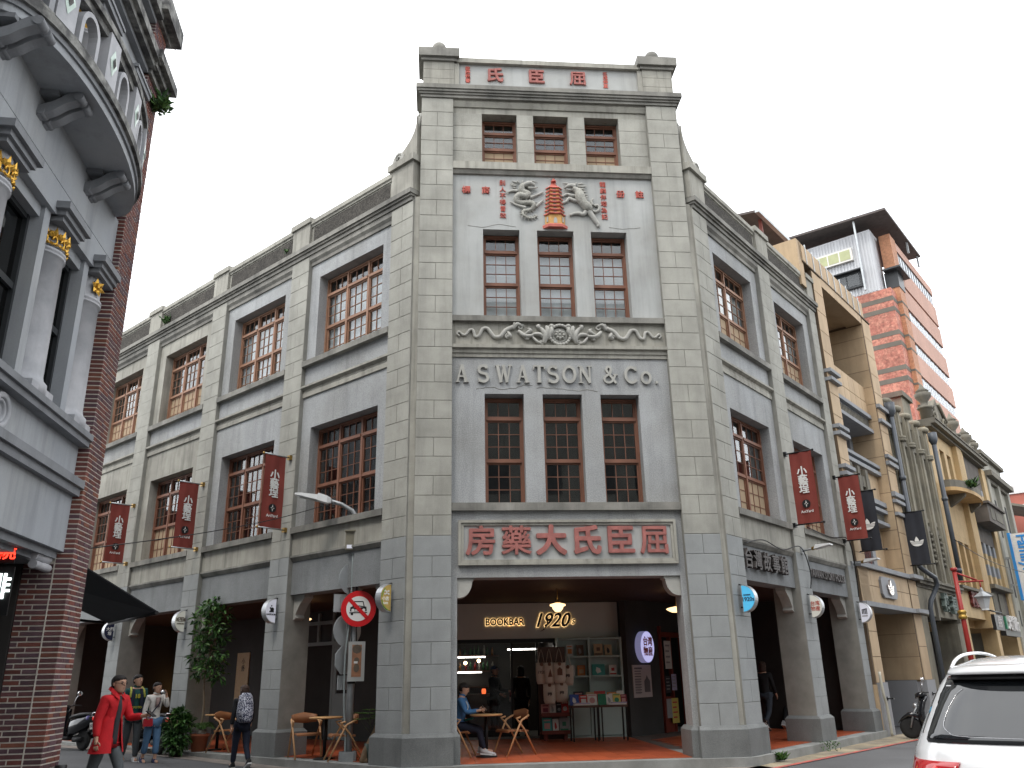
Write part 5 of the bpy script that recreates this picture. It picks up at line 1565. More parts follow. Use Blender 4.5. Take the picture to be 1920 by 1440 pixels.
prt(FR, yb, 'ledge', m_decod, (18.95, 24.5, -.3, .15, 4.28, 4.38), (24.5, 28.5, -.3, .25, 4.62, 4.78))
# curved balcony
q = MB(FR); pts = [(19.6 + 2.35 * (1 - cos(pi * i / 14)) , .0 + .75 * sin(pi * i / 14) ** .7) for i in range(15)]
q.prism([(19.6, -.1)] + pts + [(24.3, -.1)], 7.92, 8.06); o_ = q.build('balcony_slab', m_ybrkd, yb)
q = MB(FR); pin = [(u, n - .08) for u, n in pts]
q.prism(pts + pin[::-1], 8.06, 8.34); q.build('balcony_rail', m_decod, yb)
for u in (20.6, 23.3):
    q = MB(FR); q.prism([(-.07, 7.92), (.55, 7.92), (.5, 7.8), (.2, 7.6), (-.07, 7.45)], u, u + .22, 'u'); q.build('balcony_bracket', m_decod, yb)
# scrolled gable and urns
q = MB(FR)
g = [(19.9, 10.66), (20.3, 11.0), (20.6, 11.6), (21.0, 11.75), (21.3, 12.0), (21.7, 12.05), (22.1, 11.8), (22.5, 11.65), (22.8, 11.1), (23.4, 10.9), (24.2, 10.66)]
q.prism(g, -.4, -.05, 'n'); q.build('gable', m_decod, yb)
q = MB(FR); q.prism([(21.2 + .3 * cos(a), 11.3 + .42 * sin(a)) for a in [i * pi / 8 for i in range(16)]], -.06, .0, 'n')
for s in (-1, 1):
    q.tube([(21.5 + s * .75 + (.3 - .025 * j) * cos(j * .8) * s, .0, 11.1 + (.3 - .025 * j) * sin(j * .8)) for j in range(10)], .05, 6)
    q.tube([(21.5 + s * (.3 + .2 * j), .0, 11.95 - .12 * j) for j in range(6)], .07, 6)
q.build('gable_scroll', m_deco, yb)
for u, zt in ((20.0, 11.6), (24.55, 11.4), (27.0, 11.3), (28.4, 11.2)):
    q = MB(); q.lathe([(.22, 10.6), (.22, zt - .3), (.3, zt - .28), (.3, zt - .2), (.14, zt - .15), (.14, zt), (.30, zt + .2), (.32, zt + .35), (.2, zt + .42), (.26, zt + .46), (.1, zt + .6), (.04, zt + .75), (.001, zt + .8)], tuple(FR(u, -.15, 0)), 12)
    q.build('urn', m_decod, yb)
q = MB(FR)
for u0 in (24.9, 27.2):
    q.prism([(u0, 10.66), (u0 + .3, 11.2), (u0 + .8, 11.5), (u0 + 1.3, 11.2), (u0 + 1.7, 10.66)], -.4, -.1, 'n')
q.build('parapet_crest', m_decod, yb)
# second bay: dark upper panel, chequered mullions, dark bay box
prt(FR, yb, 'wall', m_brown, (24.6, 28.4, -.5, -.06, 9.2, 10.35), (24.6, 28.4, -.5, -.06, 6.6, 7.4), (24.6, 28.4, -.5, -.04, 3.5, 4.62))
prt(FR, yb, 'window', m_void, (24.6, 28.4, -.45, -.42, 8.2, 9.2), (24.6, 28.4, -.45, -.42, 4.78, 6.6))
for lo, hi in ((8.2, 9.2), (4.78, 6.6)):
    for i, u in enumerate((24.7, 25.7, 26.7, 27.7)):
        n_ = 4
        for k in range(n_):
            h = (hi - lo) / n_
            prt(FR, yb, 'mullion_block', m_ybrk if k % 2 == 0 else m_greyst, (u, u + .42, -.4, -.05, lo + k * h, lo + (k + 1) * h))
q = MB(FR); q.box(24.7, 28.2, -.1, .55, 7.35, 8.1); q.box(24.6, 28.3, -.1, .65, 8.1, 8.2); q.build('bay_box', m_brown, yb)
q = MB(FR); q.box(26.2, 27.7, .55, .57, 7.55, 7.95); q.box(25.2, 25.9, .55, .57, 7.5, 8.0); q.build('carved_panel', m_decod, yb)
q = MB(FR); q.box(25.0, 25.8, -.04, .0, 3.65, 4.5); q.box(26.3, 27.3, -.04, .0, 3.65, 4.5); q.build('panel_frame', m_decod, yb)
prt(FR, yb, 'pillar', m_ybrk, (28.2, 29.0, -.7, .05, 0, 10.3), (18.95, 19.8, -.7, -.07, 0, 3.3))
prt(FR, yb, 'entrance_wall', m_void, (19.8, 28.2, -2.5, -2.4, 0, 3.4), (19.8, 28.2, -2.5, -.5, 3.3, 3.4))
for i, (ch, u) in enumerate(zip('和昌茶莊', (21.0, 21.6, 22.2, 22.8))):
    q = MB(); text(q, ch, FR(u, .0, 3.95), FR.du, FR.dn, .62, ext=.05, off=.02); q.build('lettering', mat('dark_red_letter', (.16, .035, .028), .6, .1, 4), yb)
t = thing('hanging_sign', 'black hanging sign with white script beside the red street lamp', 'sign', tuple(FR(21.6, .5, 3.0)))
q = MB(FR); q.box(20.9, 22.5, .50, .62, 2.85, 3.40); q.build('board', m_blk, t)
q = MB(FR); q.tube([(20.3, .56, 3.52), (22.7, .56, 3.52)], .03, 6); q.build('bar', m_metal, t)
q = MB(); text(q, '好所', FR(21.7, .63, 3.08), FR.du, FR.dn, .34, ext=.005); text(q, '在地好茶', FR(21.7, .63, 3.28), FR.du, FR.dn, .12, ext=.004); q.build('lettering', m_paper, t)
t = thing('shop_sign', 'white and green lettered sign over a dark shop on the yellow building', 'sign', tuple(FR(26.5, .3, 3)))
prt(FR, t, 'board', m_blk, (24.8, 28.1, .05, .25, 2.75, 3.2))
q = MB(); text(q, '大稻商行', FR(26.6, .27, 3.22), FR.du, FR.dn, .6, ext=.05, off=.025); q.build('lettering', m_paper, t)
q = MB(FR); q.box(24.85, 25.1, .25, .32, 3.0, 3.5); q.build('emblem', m_bk['green'], t)
# --- further shophouses
fb = thing('pale_shophouse', 'pale grey plastered shophouse with a heavy cornice beyond the yellow one', 'building', tuple(FR(31, 0, 0)))
prt(FR, fb, 'wall', m_y3, (29.0, 34.5, -6, -.05, 0, 10.6))
for (z0, z1, n_) in ((9.9, 10.1, .1), (10.1, 10.35, .35), (11.2, 11.4, .1)):
    prt(FR, fb, 'cornice', m_decod, (29.0, 34.6, -.6, n_, z0, z1))
prt(FR, fb, 'parapet', m_y3, (29.0, 34.5, -.5, -.08, 10.35, 11.2))
prt(FR, fb, 'pilaster', m_y3, (29.0, 29.6, -.2, .12, 0, 10), (31.5, 32.0, -.2, .12, 0, 10), (33.9, 34.5, -.2, .12, 0, 10))
for (u, z0, z1) in ((30.1, 7.4, 9.2), (32.6, 7.4, 9.2), (30.1, 4.6, 6.4), (32.6, 4.6, 6.4), (30.0, 3.3, 4.0), (30.0, .2, 2.8), (32.6, .2, 2.8)):
    prt(FR, fb, 'window', m_void, (u, u + 1.0, -.1, -.04, z0, z1))
gb = thing('red_brick_building', 'distant red brick and white building with two pale blue turrets', 'building', tuple(FR(60, 0, 0)))
prt(FR, gb, 'wall', mat('distant_red_brick', (.36, .12, .09), .9, .1, 1), (52, 66, -8, 1.0, 0, 13.0))
prt(FR, gb, 'band', mat('distant_white', (.62, .6, .6), .9, .1, 1), (51.9, 66.1, -8.1, 1.1, 11.6, 12.2), (51.9, 66.1, -8, 1.1, 13.0, 13.6), (51.9, 66.1, -8, 1.1, 5.0, 9.0))
for u in (53.2, 57.5):
    q = MB(); p = FR(u, .6, 0); q.lathe([(.55, 13.6), (.5, 15.2), (.6, 15.3), (.45, 15.9), (.1, 16.6), (.001, 16.7)], (p.x, p.y, 0), 10); q.build('turret', mat('pale_blue_turret', (.45, .45, .60), .7, .1, 2), gb)
q = MB(FR); q.prism([(1.6, 10.2), (-4, 12.0), (-4, 12.15), (1.6, 10.35)], 45, 51, 'u'); q.build('canopy', m_decod, gb)
cv = thing('convenience_store_sign', 'tall blue, white and green vertical shop sign hanging over the right street', 'sign', tuple(FR(29.8, 1.0, 4.3)))
prt(FR, cv, 'panel', m_bk['white'], (29.1, 29.35, .45, 1.35, 4.4, 7.3))
prt(FR, cv, 'stripe', mat('sign_blue', (.03, .25, .62), .5, 0), (29.06, 29.39, .40, .52, 4.35, 7.35))
prt(FR, cv, 'stripe', mat('sign_green', (.01, .35, .10), .5, 0), (29.06, 29.39, 1.35, 1.62, 4.35, 7.35))
prt(FR, cv, 'arm', m_steel, (29.18, 29.26, -.1, .4, 6.2, 6.28), (29.18, 29.26, -.1, .4, 5.0, 5.08))
q = MB(); text(q, 'FamilyMart', FR(29.08, .93, 5.95), (0, 0, -1), -Vector(FR.du), .58, up=Vector(FR.dn), ext=.01, off=.012); q.build('lettering', mat('sign_blue', (0, 0, 0)), cv)
q = MB(); text(q, 'F', FR(29.08, .75, 4.6), FR.dn, -Vector(FR.du), .26, ext=.01, off=.01); q.build('lettering', mat('sign_blue', (0, 0, 0)), cv)
t = thing('small_shop_sign', 'small yellow and green sign below the blue and white vertical sign', 'sign', tuple(FR(32, 1, 3)))
prt(FR, t, 'board', m_bk['yellow'], (31.9, 32.05, .9, 2.2, 3.2, 3.75)); prt(FR, t, 'border', mat('sign_green', (0, 0, 0)), (31.88, 32.07, .86, 2.24, 3.08, 3.2), (31.88, 32.07, .5, .9, 3.3, 3.6))
# --- apartment tower behind the street
FT = Fr((35.1, 43.6, 0), FR.du, FR.dn)
m_rt = mat('red_mosaic_tile', (.36, .13, .095), .7, .16, .35, .42, 5.5, .2, tint=(.52, .24, .17), ts=2.6, tamt=.7)
m_ot = mat('orange_mosaic_tile', (.40, .19, .105), .7, .14, .5, .30, 6, .15)
m_pt = mat('pink_mosaic_tile', (.46, .27, .205), .7, .08, .4, .10, 7, .25)
m_corr = mat('grey_corrugated_sheet', (.52, .53, .55), .6, .08, .4, 0, 50, .22)
m_dband = mat('dark_tile_band', (.13, .115, .095), .8, .15, 1)
tw = thing('apartment_tower', 'tall red and orange tiled apartment tower with corrugated top floors and a dark roof', 'building', tuple(FT(0, 0, 0)))
prt(FT, tw, 'wall', m_rt, (.0, 1.5, -13, -.35, 0, 31.6))
prt(FT, tw, 'corner_pier', m_ot, (1.5, 3.2, -.9, 0, 0, 37.2))
prt(FT, tw, 'wall', m_rt, (1.4, 15.4, -13, -1.0, 0, 31))
FLH = 3.06
for k in range(12):
    z = 31.6 - k * FLH - .2
    if z < 6: break
    prt(FT, tw, 'spandrel', m_pt, (3.2, 15.6, -1.0, 0, z - .7, z + 1.35 - .15))
    wn = prt(FT, tw, 'window_strip', m_dframe, (3.2, 15.4, -.5, -.12, z - 1.86, z - .7))
    q = MB(FT); q2 = MB(FT)
    for i in range(9):
        u = 3.3 + i * 1.34
        q.box(u + .05, u + .60, -.12, -.10, z - 1.78, z - .8); q2.box(u + .66, u + 1.25, -.115, -.095, z - 1.78, z - .8)
    q.build('pane', m_pane, wn, kind='stuff'); q2.build('pane', mat('bright_pane', (.27, .30, .33), .15, .3, 1), wn, kind='stuff')
    prt(FT, tw, 'dark_band', m_dband, (1.48, 3.22, -.92, .02, z - 1.98, z - 1.80), (1.48, 3.22, -.92, .02, z - .78, z - .60))
    if k in (0, 1, 2):
        prt(FT, tw, 'dark_band', m_dband, (-.02, 1.48, -3.2, -.33, z - 1.9, z - 1.5), (-.02, 1.48, -3.2, -.33, z - .95, z - .55))
    if k < 5:
        n0 = (-6.2, -6.0, -5.4, -5.0, -4.8)[k]; n1 = n0 + (3.0, 3.0, 1.6, 1.4, 1.4)[k]
        wf = prt(FT, tw, 'window', m_paper if k in (2, 4) else m_dframe, (-.08, .1, n0, n1, z - 1.75, z - .45))
        prt(FT, wf, 'pane', mat('bright_pane', (0, 0, 0)), (-.1, -.07, n0 + .15, (n0 + n1) / 2 - .06, z - 1.63, z - .57), (-.1, -.07, (n0 + n1) / 2 + .06, n1 - .15, z - 1.63, z - .57))
        prt(FT, tw, 'window_sill', m_dband, (-.12, .05, n0 - .1, n1 + .1, z - 1.95, z - 1.75))
# corrugated top
q = MB(FT); q.box(.0, 2.2, -13, -1.2, 31.6, 37.4); q.build('corrugated_wall', m_corr, tw)
q = MB(FT)
for i in range(44):
    n = -12.9 + i * .265
    q.box(-.06, .0, n, n + .13, 31.65, 37.3)
for i in range(4):
    u = .1 + i * .25
    q.box(u, u + .12, -1.2, -1.14, 31.65, 37.3)
q.build('corrugation', m_corr, tw, kind='stuff')
for (n0, n1, z0, z1, M) in ((-7.0, -2.4, 32.3, 33.7, m_dframe), (-7.0, -2.8, 34.9, 36.1, m_bk['white']), (-10.5, -8.2, 34.6, 35.8, m_bk['white'])):
    wf = prt(FT, tw, 'window', M, (-.35, .0, n0, n1, z0, z1))
    q = MB(FT); kk = 4 if n1 - n0 > 3 else 2
    for i in range(kk):
        a = n0 + .12 + i * (n1 - n0 - .24) / kk
        MB(FT).box(-.37, -.34, a + .06, a + (n1 - n0 - .24) / kk - .06, z0 + .15, z1 - .15).build('pane', m_pane if M is m_dframe else mat('olive_pane', (.38, .40, .22), .3, .1, 2), wf)
prt(FT, tw, 'window_hood', m_dframe, (-.8, .05, -7.2, -2.2, 33.7, 33.8), (.8, 4.0, -.9, .5, 33.6, 33.75))
prt(FT, tw, 'corner_window', m_dframe, (1.45, 3.25, -1.0, .06, 32.1, 33.6))
prt(FT, tw, 'spandrel', m_pt, (3.2, 15.6, -1, 0, 32.9, 34.9), (3.2, 15.6, -1, 0, 36.2, 37.0))
wn = prt(FT, tw, 'window_strip', m_dframe, (3.2, 15.4, -.5, -.1, 34.9, 36.2))
q = MB(FT)
for i in range(13): q.box(3.3 + i * .92, 3.3 + i * .92 + .5, -.1, -.08, 35.0, 36.1)
q.build('pane', mat('bright_pane', (0, 0, 0)), wn, kind='stuff')
q = MB(FT); q.prism([(-15.5, 38.6), (.6, 38.1), (.6, 38.3), (-15.5, 38.8)], -1.2, 10.0, 'u'); q.build('roof_canopy', m_tin, tw)
for (u, n) in ((-.9, -2.2), (-.9, -8.5), (-.9, -12.8), (6, .3), (9.5, .3)):
    prt(FT, tw, 'canopy_post', m_steel, (u, u + .15, n, n + .15, 31.6 if u < 0 else 37, 38.7))
# red awning and tank on the olive house
t = thing('roof_awning', 'bright red awning on the roof of the olive grey shophouse', 'awning', tuple(FR(16, -1.5, 10)))
q = MB(FR); q.prism([(-.9, 10.55), (-2.4, 11.5), (-2.4, 11.55), (-.9, 10.6)], 14.6, 17.0, 'u'); q.box(14.6, 17.0, -.92, -.9, 10.0, 10.58)
q.build('canopy', mat('bright_red_canvas', (.65, .02, .02), .7, .1, 4), t)
t = thing('roof_tank', 'square grey concrete tank on the roof edge above the drain pipe', 'tank', tuple(FR(15.6, -1, 10)))
q = MB(FR); q.box(17.5, 18.7, -1.6, -.4, 10.0, 11.3); q.build('body', m_deco, t)
q = MB(FR); q.box(17.4, 18.8, -1.7, -.3, 11.3, 11.5); q.build('rim', m_decod, t)
# --- buildings across the junction, behind the viewer: they close the street and darken the low windows
for i, (x0, x1, y0, y1, h, c) in enumerate(((-16, 15, -38, -29, 23, (.22, .22, .20)), (17, 30, -34, -24, 12, (.40, .33, .26)), (24, 40, -22, 2, 11, (.38, .36, .33)))):
    if i == 2:
        FO = Fr((19.5, -9.5, 0), FR.du, -FR.dn)
        t = thing('opposite_building', 'long low shophouse row on the far side of the right street', 'building', tuple(FO(10, 0, 0)))
        q = MB(FO); q.box(0, 40, -8, 0, 0, h); q.build('wall', mat('opposite_wall_2', c, .9, .12, .8), t)
        q = MB(FO)
        for k in range(12):
            for z in (1.0, 4.6, 7.8): q.box(1 + k * 3.3, 3.1 + k * 3.3, 0, .05, z, z + 2)
        q.build('window', m_dframe, t, kind='stuff')
    else:
        t = thing('opposite_building', ('grey', 'tan')[i] + ' four storey building across the junction behind the viewer', 'building', ((x0 + x1) / 2, y1, 0))
        q = MB(); q.box(x0, x1, y0, y1, 0, h); q.build('wall', mat('opposite_wall_%d' % i, c, .9, .12, .8), t)
        q = MB()
        for k in range(int((x1 - x0) / 3)):
            for z in (1.0, 4.6, 8.0, 11.2):
                if z + 2 < h: q.box(x0 + .6 + k * 3, x0 + 2.4 + k * 3, y1, y1 + .05, z, z + 2)
        q.build('window', m_dframe, t, kind='stuff')
# ------------------------------------------------------------------ relief work on the tall front
def RX(x): return (940 + x / 9.6 - 1040.5) * .0125
def RZ(y): return 10.67 + (430 - (320 + y / 9.6)) * .0124
m_ochre = mat('ochre_glaze', (.50, .27, .08), .6, .15, 8, .08, 60)
m_pred = mat('pagoda_red', (.50, .13, .10), .6, .15, 8)
em = thing('pagoda_relief', 'red and ochre eight storey pagoda in relief between a dragon and a horned beast', 'relief', tuple(FC(.0, .12, 10.72)))
def hexring(w_, z, d=.6): return [(-w_ / 2, -.12, z), (-w_ * .27, -.12 + w_ * .34 * d, z), (w_ * .27, -.12 + w_ * .34 * d, z), (w_ / 2, -.12, z)]
FP = FC.shift(u=.005)
zs = [10.86] + [11.055 + .097 * i for i in range(8)]
ws_ = [.44] + [.40 - .0135 * i for i in range(8)]
q = MB(FP); q.loft([hexring(.54, 10.72), hexring(.56, 10.78), hexring(.52, 10.80)], smooth=False, cap=True); q.build('base', m_pred, em)
for i in range(8):
    z0 = 10.80 if i == 0 else zs[i]; z1 = zs[i + 1] if i < 7 else 11.80
    if i == 7: z1 = zs[7] + .09
    w0 = ws_[i]
    q = MB(FP); q.loft([hexring(w0, z0), hexring(w0 * .96, z1)], smooth=False); t_ = q.build('storey', m_ochre, em)
    h = z1 - z0
    q = MB(FP); f_ = -.12 + w0 * .34 * .6 + .003
    for (c, ww) in ((0, .075),):
        aw = ww / 2; ah = h * .55
        q.prism([(c - aw, z0 + .02), (c + aw, z0 + .02), (c + aw, z0 + .02 + ah * .6), (c + aw * .6, z0 + .02 + ah * .9), (c, z0 + .02 + ah), (c - aw * .6, z0 + .02 + ah * .9), (c - aw, z0 + .02 + ah * .6)], f_ - .02, f_, 'n')
    q.build('opening', m_lightp if i == 0 else m_decod, t_)
    q = MB(FP)
    for s in (-1, 1):
        x = s * w0 * .385; n_ = -.12 + w0 * .34 * .6 * .5 + .006
        q.cbox((x, n_, z0 + h * .45), (.035, .02, h * .5), yaw=-s * .72)
    q.build('opening', m_lightp if i == 0 else m_decod, t_)
    # flared red roof edge
    if i < 7:
        wz = w0 * 1.12
        q = MB(FP)
        r1 = hexring(wz, z1 - .012, .75); r1[1] = (r1[1][0], r1[1][1], r1[1][2] + .018); r1[2] = (r1[2][0], r1[2][1], r1[2][2] + .018)
        r1b = []
        for k in range(3):
            a, b_ = Vector(r1[k]), Vector(r1[k + 1])
            for m_ in range(4):
                f2 = m_ / 4; p = a.lerp(b_, f2); p.z -= .022 * sin(pi * f2); r1b.append(tuple(p))
        r1b.append(r1[3])
        r2 = [tuple(Vector(p) * 1 + Vector((0, .004, .018))) for p in r1b]
        r3 = [(p[0] * .86, -.12 + (p[1] + .12) * .8, z1 + .03) for p in r1b]
        q.loft([r1b, r2, r3], smooth=False); q.build('roof', m_pred, em)
zt = zs[7] + .09
q = MB(FP); q.loft([hexring(.38, zt - .015, .75), hexring(.36, zt + .01, .7), hexring(.22, zt + .05), hexring(.13, zt + .10), hexring(.09, zt + .16)], smooth=False)
q.lathe([(.055, zt + .15), (.06, zt + .17), (.03, zt + .18), (.045, zt + .20), (.02, zt + .235), (.001, zt + .25)], (0, -.09, 0), 10); q.build('roof', m_pred, em)

def P3(x, y, n=-.09): return (RX(x), n, RZ(y))
dg = thing('dragon_relief', 'grey plaster dragon in relief left of the little pagoda', 'relief', tuple(FC(-.5, .12, 10.8)))
q = MB(FC)
body = [(560, 235), (470, 200), (420, 260), (440, 330), (520, 365), (470, 420), (380, 410), (330, 460), (350, 530), (440, 545), (540, 545), (610, 575), (600, 640), (540, 680), (460, 690), (425, 740), (440, 800), (520, 835), (610, 820), (670, 780)]
def smoothpts(P_, k=4):
    out = []
    for i in range(len(P_) - 1):
        p0, p1, p2, p3 = [Vector(P_[max(0, min(len(P_) - 1, i + d))]) for d in (-1, 0, 1, 2)]
        for j in range(k):
            t_ = j / k
            out.append(.5 * ((2 * p1) + (p2 - p0) * t_ + (2 * p0 - 5 * p1 + 4 * p2 - p3) * t_ * t_ + (3 * p1 - p0 - 3 * p2 + p3) * t_ ** 3))
    out.append(Vector(P_[-1])); return out
sp = smoothpts([P3(x, y, -.085 + .02 * sin(i * 1.3)) for i, (x, y) in enumerate(body)])
N_ = len(sp)
rad = [.045 + .035 * min(1, i / 12) if i < 20 else .08 - .062 * (i - 20) / (N_ - 21) for i in range(N_)]
q.tube(sp, rad, 9); q.build('body', mat('scaled_relief', (.34, .335, .30), .85, .12, 6, .45, 38, .1, .5, 45), dg)
q = MB(FC)
for i in range(8, N_ - 2, 2):
    t_ = (sp[i + 1] - sp[i - 1]).normalized(); nn = Vector((-t_.z, 0, t_.x))
    s = 1 if (i // 2) % 1 == 0 else -1
    for sg in ((1, -1) if i > N_ * .72 else (1,)):
        b0 = sp[i] + nn * rad[i] * .9 * sg
        q.loft([[b0 + t_ * .022, b0 - t_ * .022, b0 + Vector((0, .03, 0))], [b0 + nn * sg * .06 + t_ * .012, b0 + nn * sg * .06 + t_ * .01, b0 + nn * sg * .062 + t_ * .012]], smooth=False)
q.build('spines', m_relief, dg)
q = MB(FC)
q.tube(smoothpts([P3(450, 220, -.06), P3(520, 185, -.04), P3(590, 190, -.03), P3(640, 225, -.05)]), [.05] * 4 + [.055] * 4 + [.04] * 4 + [.02], 8)
q.tube([P3(530, 260, -.06), P3(600, 270, -.05), P3(690, 245, -.06)], [.035, .03, .015], 7)
q.ball(P3(545, 190, -.0), .02, 8)
for (a, b_, c) in (((500, 160), (600, 110), (700, 130)), ((430, 170), (440, 110), (450, 90)), ((380, 160), (350, 110), (380, 100)), ((340, 150), (280, 130), (250, 120)), ((330, 200), (270, 180), (235, 150)), ((330, 210), (270, 210), (230, 180)), ((330, 270), (280, 250), (260, 250))):
    q.tube([P3(*a), P3(*b_), P3(*c)], [.022, .018, .006], 6)
q.build('head', m_relief, dg)
for pts in (((560, 440), (640, 400), (720, 360), (775, 320)), ((480, 640), (380, 610), (290, 570), (235, 530)), ((640, 620), (700, 560), (740, 520), (775, 480)), ((350, 320), (280, 310), (210, 330), (180, 350))):
    q = MB(FC); q.tube(smoothpts([P3(*p) for p in pts], 3), [.04 - .025 * i / 9 for i in range(10)], 7)
    e = pts[-1]
    for d in ((-25, 18), (0, 28), (24, 14)):
        q.tube([P3(*e), P3(e[0] + d[0], e[1] + d[1])], [.014, .005], 5)
    q.build('leg', m_relief, dg)
un_ = thing('horned_beast_relief', 'grey plaster horned horse like beast in relief right of the little pagoda', 'relief', tuple(FC(.55, .12, 10.8)))
q = MB(FC)
q.tube(smoothpts([P3(1290, 250, -.06), P3(1370, 300, -.06), P3(1400, 370, -.06), P3(1420, 450, -.06), P3(1470, 540, -.06), P3(1540, 620, -.07), P3(1560, 680, -.08)]), [.06, .065, .07, .075, .085, .095, .10, .105, .11, .115, .115, .115, .112, .11, .105, .10, .10, .10, .105, .105, .10, .09, .08, .06, .04], 10)
q.build('body', mat('scaled_relief', (0, 0, 0)), un_)
q = MB(FC)
q.tube(smoothpts([P3(1330, 210, -.06), P3(1260, 200, -.04), P3(1200, 215, -.04), P3(1145, 250, -.06)]), [.05, .055, .055, .055, .05, .045, .045, .04, .04, .035, .03, .025, .015], 8)
q.tube([P3(1280, 270, -.07), P3(1220, 275, -.06), P3(1150, 265, -.07)], [.03, .025, .012], 7)
for (a, b_, c) in (((1330, 180), (1350, 130), (1375, 115)), ((1290, 180), (1200, 140), (1120, 130)), ((1380, 190), (1470, 190), (1545, 170)), ((1400, 240), (1470, 240), (1530, 255)), ((1440, 300), (1500, 290), (1530, 285)), ((1460, 360), (1510, 350), (1550, 340)), ((1470, 410), (1520, 400), (1545, 385)), ((1480, 460), (1530, 440), (1550, 430)), ((1390, 150), (1450, 130), (1500, 150))):
    q.tube([P3(*a), P3(*b_), P3(*c)], [.024, .02, .006], 6)
q.build('head', m_relief, un_)
for pts, rr in ((((1380, 480), (1300, 470), (1220, 430), (1180, 490), (1120, 520)), .05), (((1330, 380), (1250, 370), (1190, 350), (1120, 390)), .045), (((1550, 680), (1600, 760), (1650, 850), (1690, 920), (1695, 950)), .07), (((1500, 680), (1450, 740), (1380, 720), (1290, 730), (1240, 755)), .055)):
    q = MB(FC); P_ = smoothpts([P3(*p) for p in pts], 3); q.tube(P_, [rr - rr * .5 * i / len(P_) for i in range(len(P_))], 8); q.ball(P3(*pts[-1]), rr * .62, 8); q.build('leg', m_relief, un_)
q = MB(FC); q.tube(smoothpts([P3(1600, 620), P3(1610, 660), P3(1670, 680), P3(1720, 640), P3(1725, 580), P3(1690, 550), P3(1650, 570)]), [.03] * 25, 7)
q.tube(smoothpts([P3(1620, 560), P3(1600, 480), P3(1640, 410)]), [.03, .035, .035, .03, .03, .025, .02, .015, .006], 7); q.build('tail', m_relief, un_)

# scroll frieze
def FXZ(x, y, n=-.095): return ((820 + x / 4 - 1048) * .0110, n, 8.48 - (420 + y / 4 - 603) * .0113)
fz = thing('scroll_frieze', 'plaster frieze of a rosette wreath with leaf scrolls above the company name', 'relief', tuple(FC(0, .12, 8.2)))
for s in (1, -1):
    def M_(x, y, n=-.095):
        p = FXZ(x, y, n); return (p[0] if s == 1 else -p[0] + .01, p[1], p[2])
    q = MB(FC)
    main = smoothpts([M_(158, 845), M_(140, 830), M_(155, 812), (M_(180, 835)), M_(205, 835), M_(235, 798), M_(262, 805), M_(275, 850), M_(305, 840), M_(330, 790), M_(365, 785), M_(390, 815), M_(420, 852), M_(465, 845), M_(500, 800), M_(560, 770)], 4)
    q.tube(main, [.02 + .03 * i / len(main) for i in range(len(main))], 7); q.build('scroll_stem', m_relief, fz)
    q = MB(FC)
    for (a, b_, c, r_) in (((560, 790), (590, 750), (630, 765), .05), ((560, 770), (575, 745), (565, 755), .045), ((600, 800), (650, 845), (720, 830), .06), ((640, 830), (690, 800), (670, 780), .045), ((700, 830), (760, 830), (800, 870), .055), ((700, 840), (740, 890), (770, 895), .04), ((520, 810), (535, 845), (510, 850), .05), ((660, 850), (655, 865), (680, 860), .035), ((790, 900), (800, 830), (760, 770), .07), ((800, 880), (820, 800), (810, 760), .07), ((815, 870), (850, 800), (840, 765), .06), ((770, 790), (745, 765), (765, 755), .05), ((830, 770), (855, 755), (845, 790), .05)):
        q.tube(smoothpts([M_(*a), M_(*b_, -.07), M_(*c)], 4), [r_ * (.35 + .65 * sin(pi * (.15 + .8 * i / 8))) for i in range(9)], 7, flat=.8)
    for (cx, cy, r_) in ((617, 770, .07), (775, 893, .06), (520, 845, .07), (685, 805, .05)):
        c = M_(cx, cy); q.tube([(c[0] + r_ * (1 - i / 16) * cos(i * .7), -.09, c[2] + r_ * (1 - i / 16) * sin(i * .7)) for i in range(14)], .02, 6)
    q.build('leaf_scroll', m_relief, fz)
q = MB(FC)
for k in range(22):
    a0 = k / 22 * 2 * pi
    q.tube([(.0 + .215 * cos(a0 + d) + .0, -.08 + .02 * sin(d * 12), 8.20 + .215 * sin(a0 + d)) for d in (0, .1, .2, .3, .36)], [.02, .034, .036, .03, .015], 6)
q.build('wreath', m_relief, fz)
q = MB(FC); q.lathe([(.001, -.12), (.17, -.12), (.17, -.10), (.15, -.095), (.001, -.095)], (0, 0, 0), 24, axis='y')
for i in range(len(q.v)):
    p = q.v[i]; q.v[i] = FC(p.x, -p.y * 1.0, 8.20 + p.z)
for k in range(8):
    a = k * pi / 4; q.tube([(.03 * cos(a), -.08, 8.2 + .03 * sin(a)), (.075 * cos(a), -.06, 8.2 + .075 * sin(a)), (.115 * cos(a), -.085, 8.2 + .115 * sin(a))], [.012, .036, .012], 6)
q.ball((0, -.07, 8.20), .035, 8); q.build('rosette', m_relief, fz)

# raised names on the right wing
m_darkl = mat('dark_bronze_letter', (.075, .065, .062), .5, .2, 6, metal=.3)
q = MB()
for i, ch in enumerate('台灣故事館'):
    boldtext(q, ch, FR(.98 + i * .46, -.10, 3.66 + .01), FR.du, FR.dn, .40, .008, ext=.045)
q.build('lettering', m_darkl, bld)
q = MB(); text(q, 'TAIWAN STORY HOUSE', FR(5.58, -.12, 3.68), FR.du, FR.dn, .255, ext=.04, off=.004, sx=.86); q.build('lettering', m_darkl, bld)

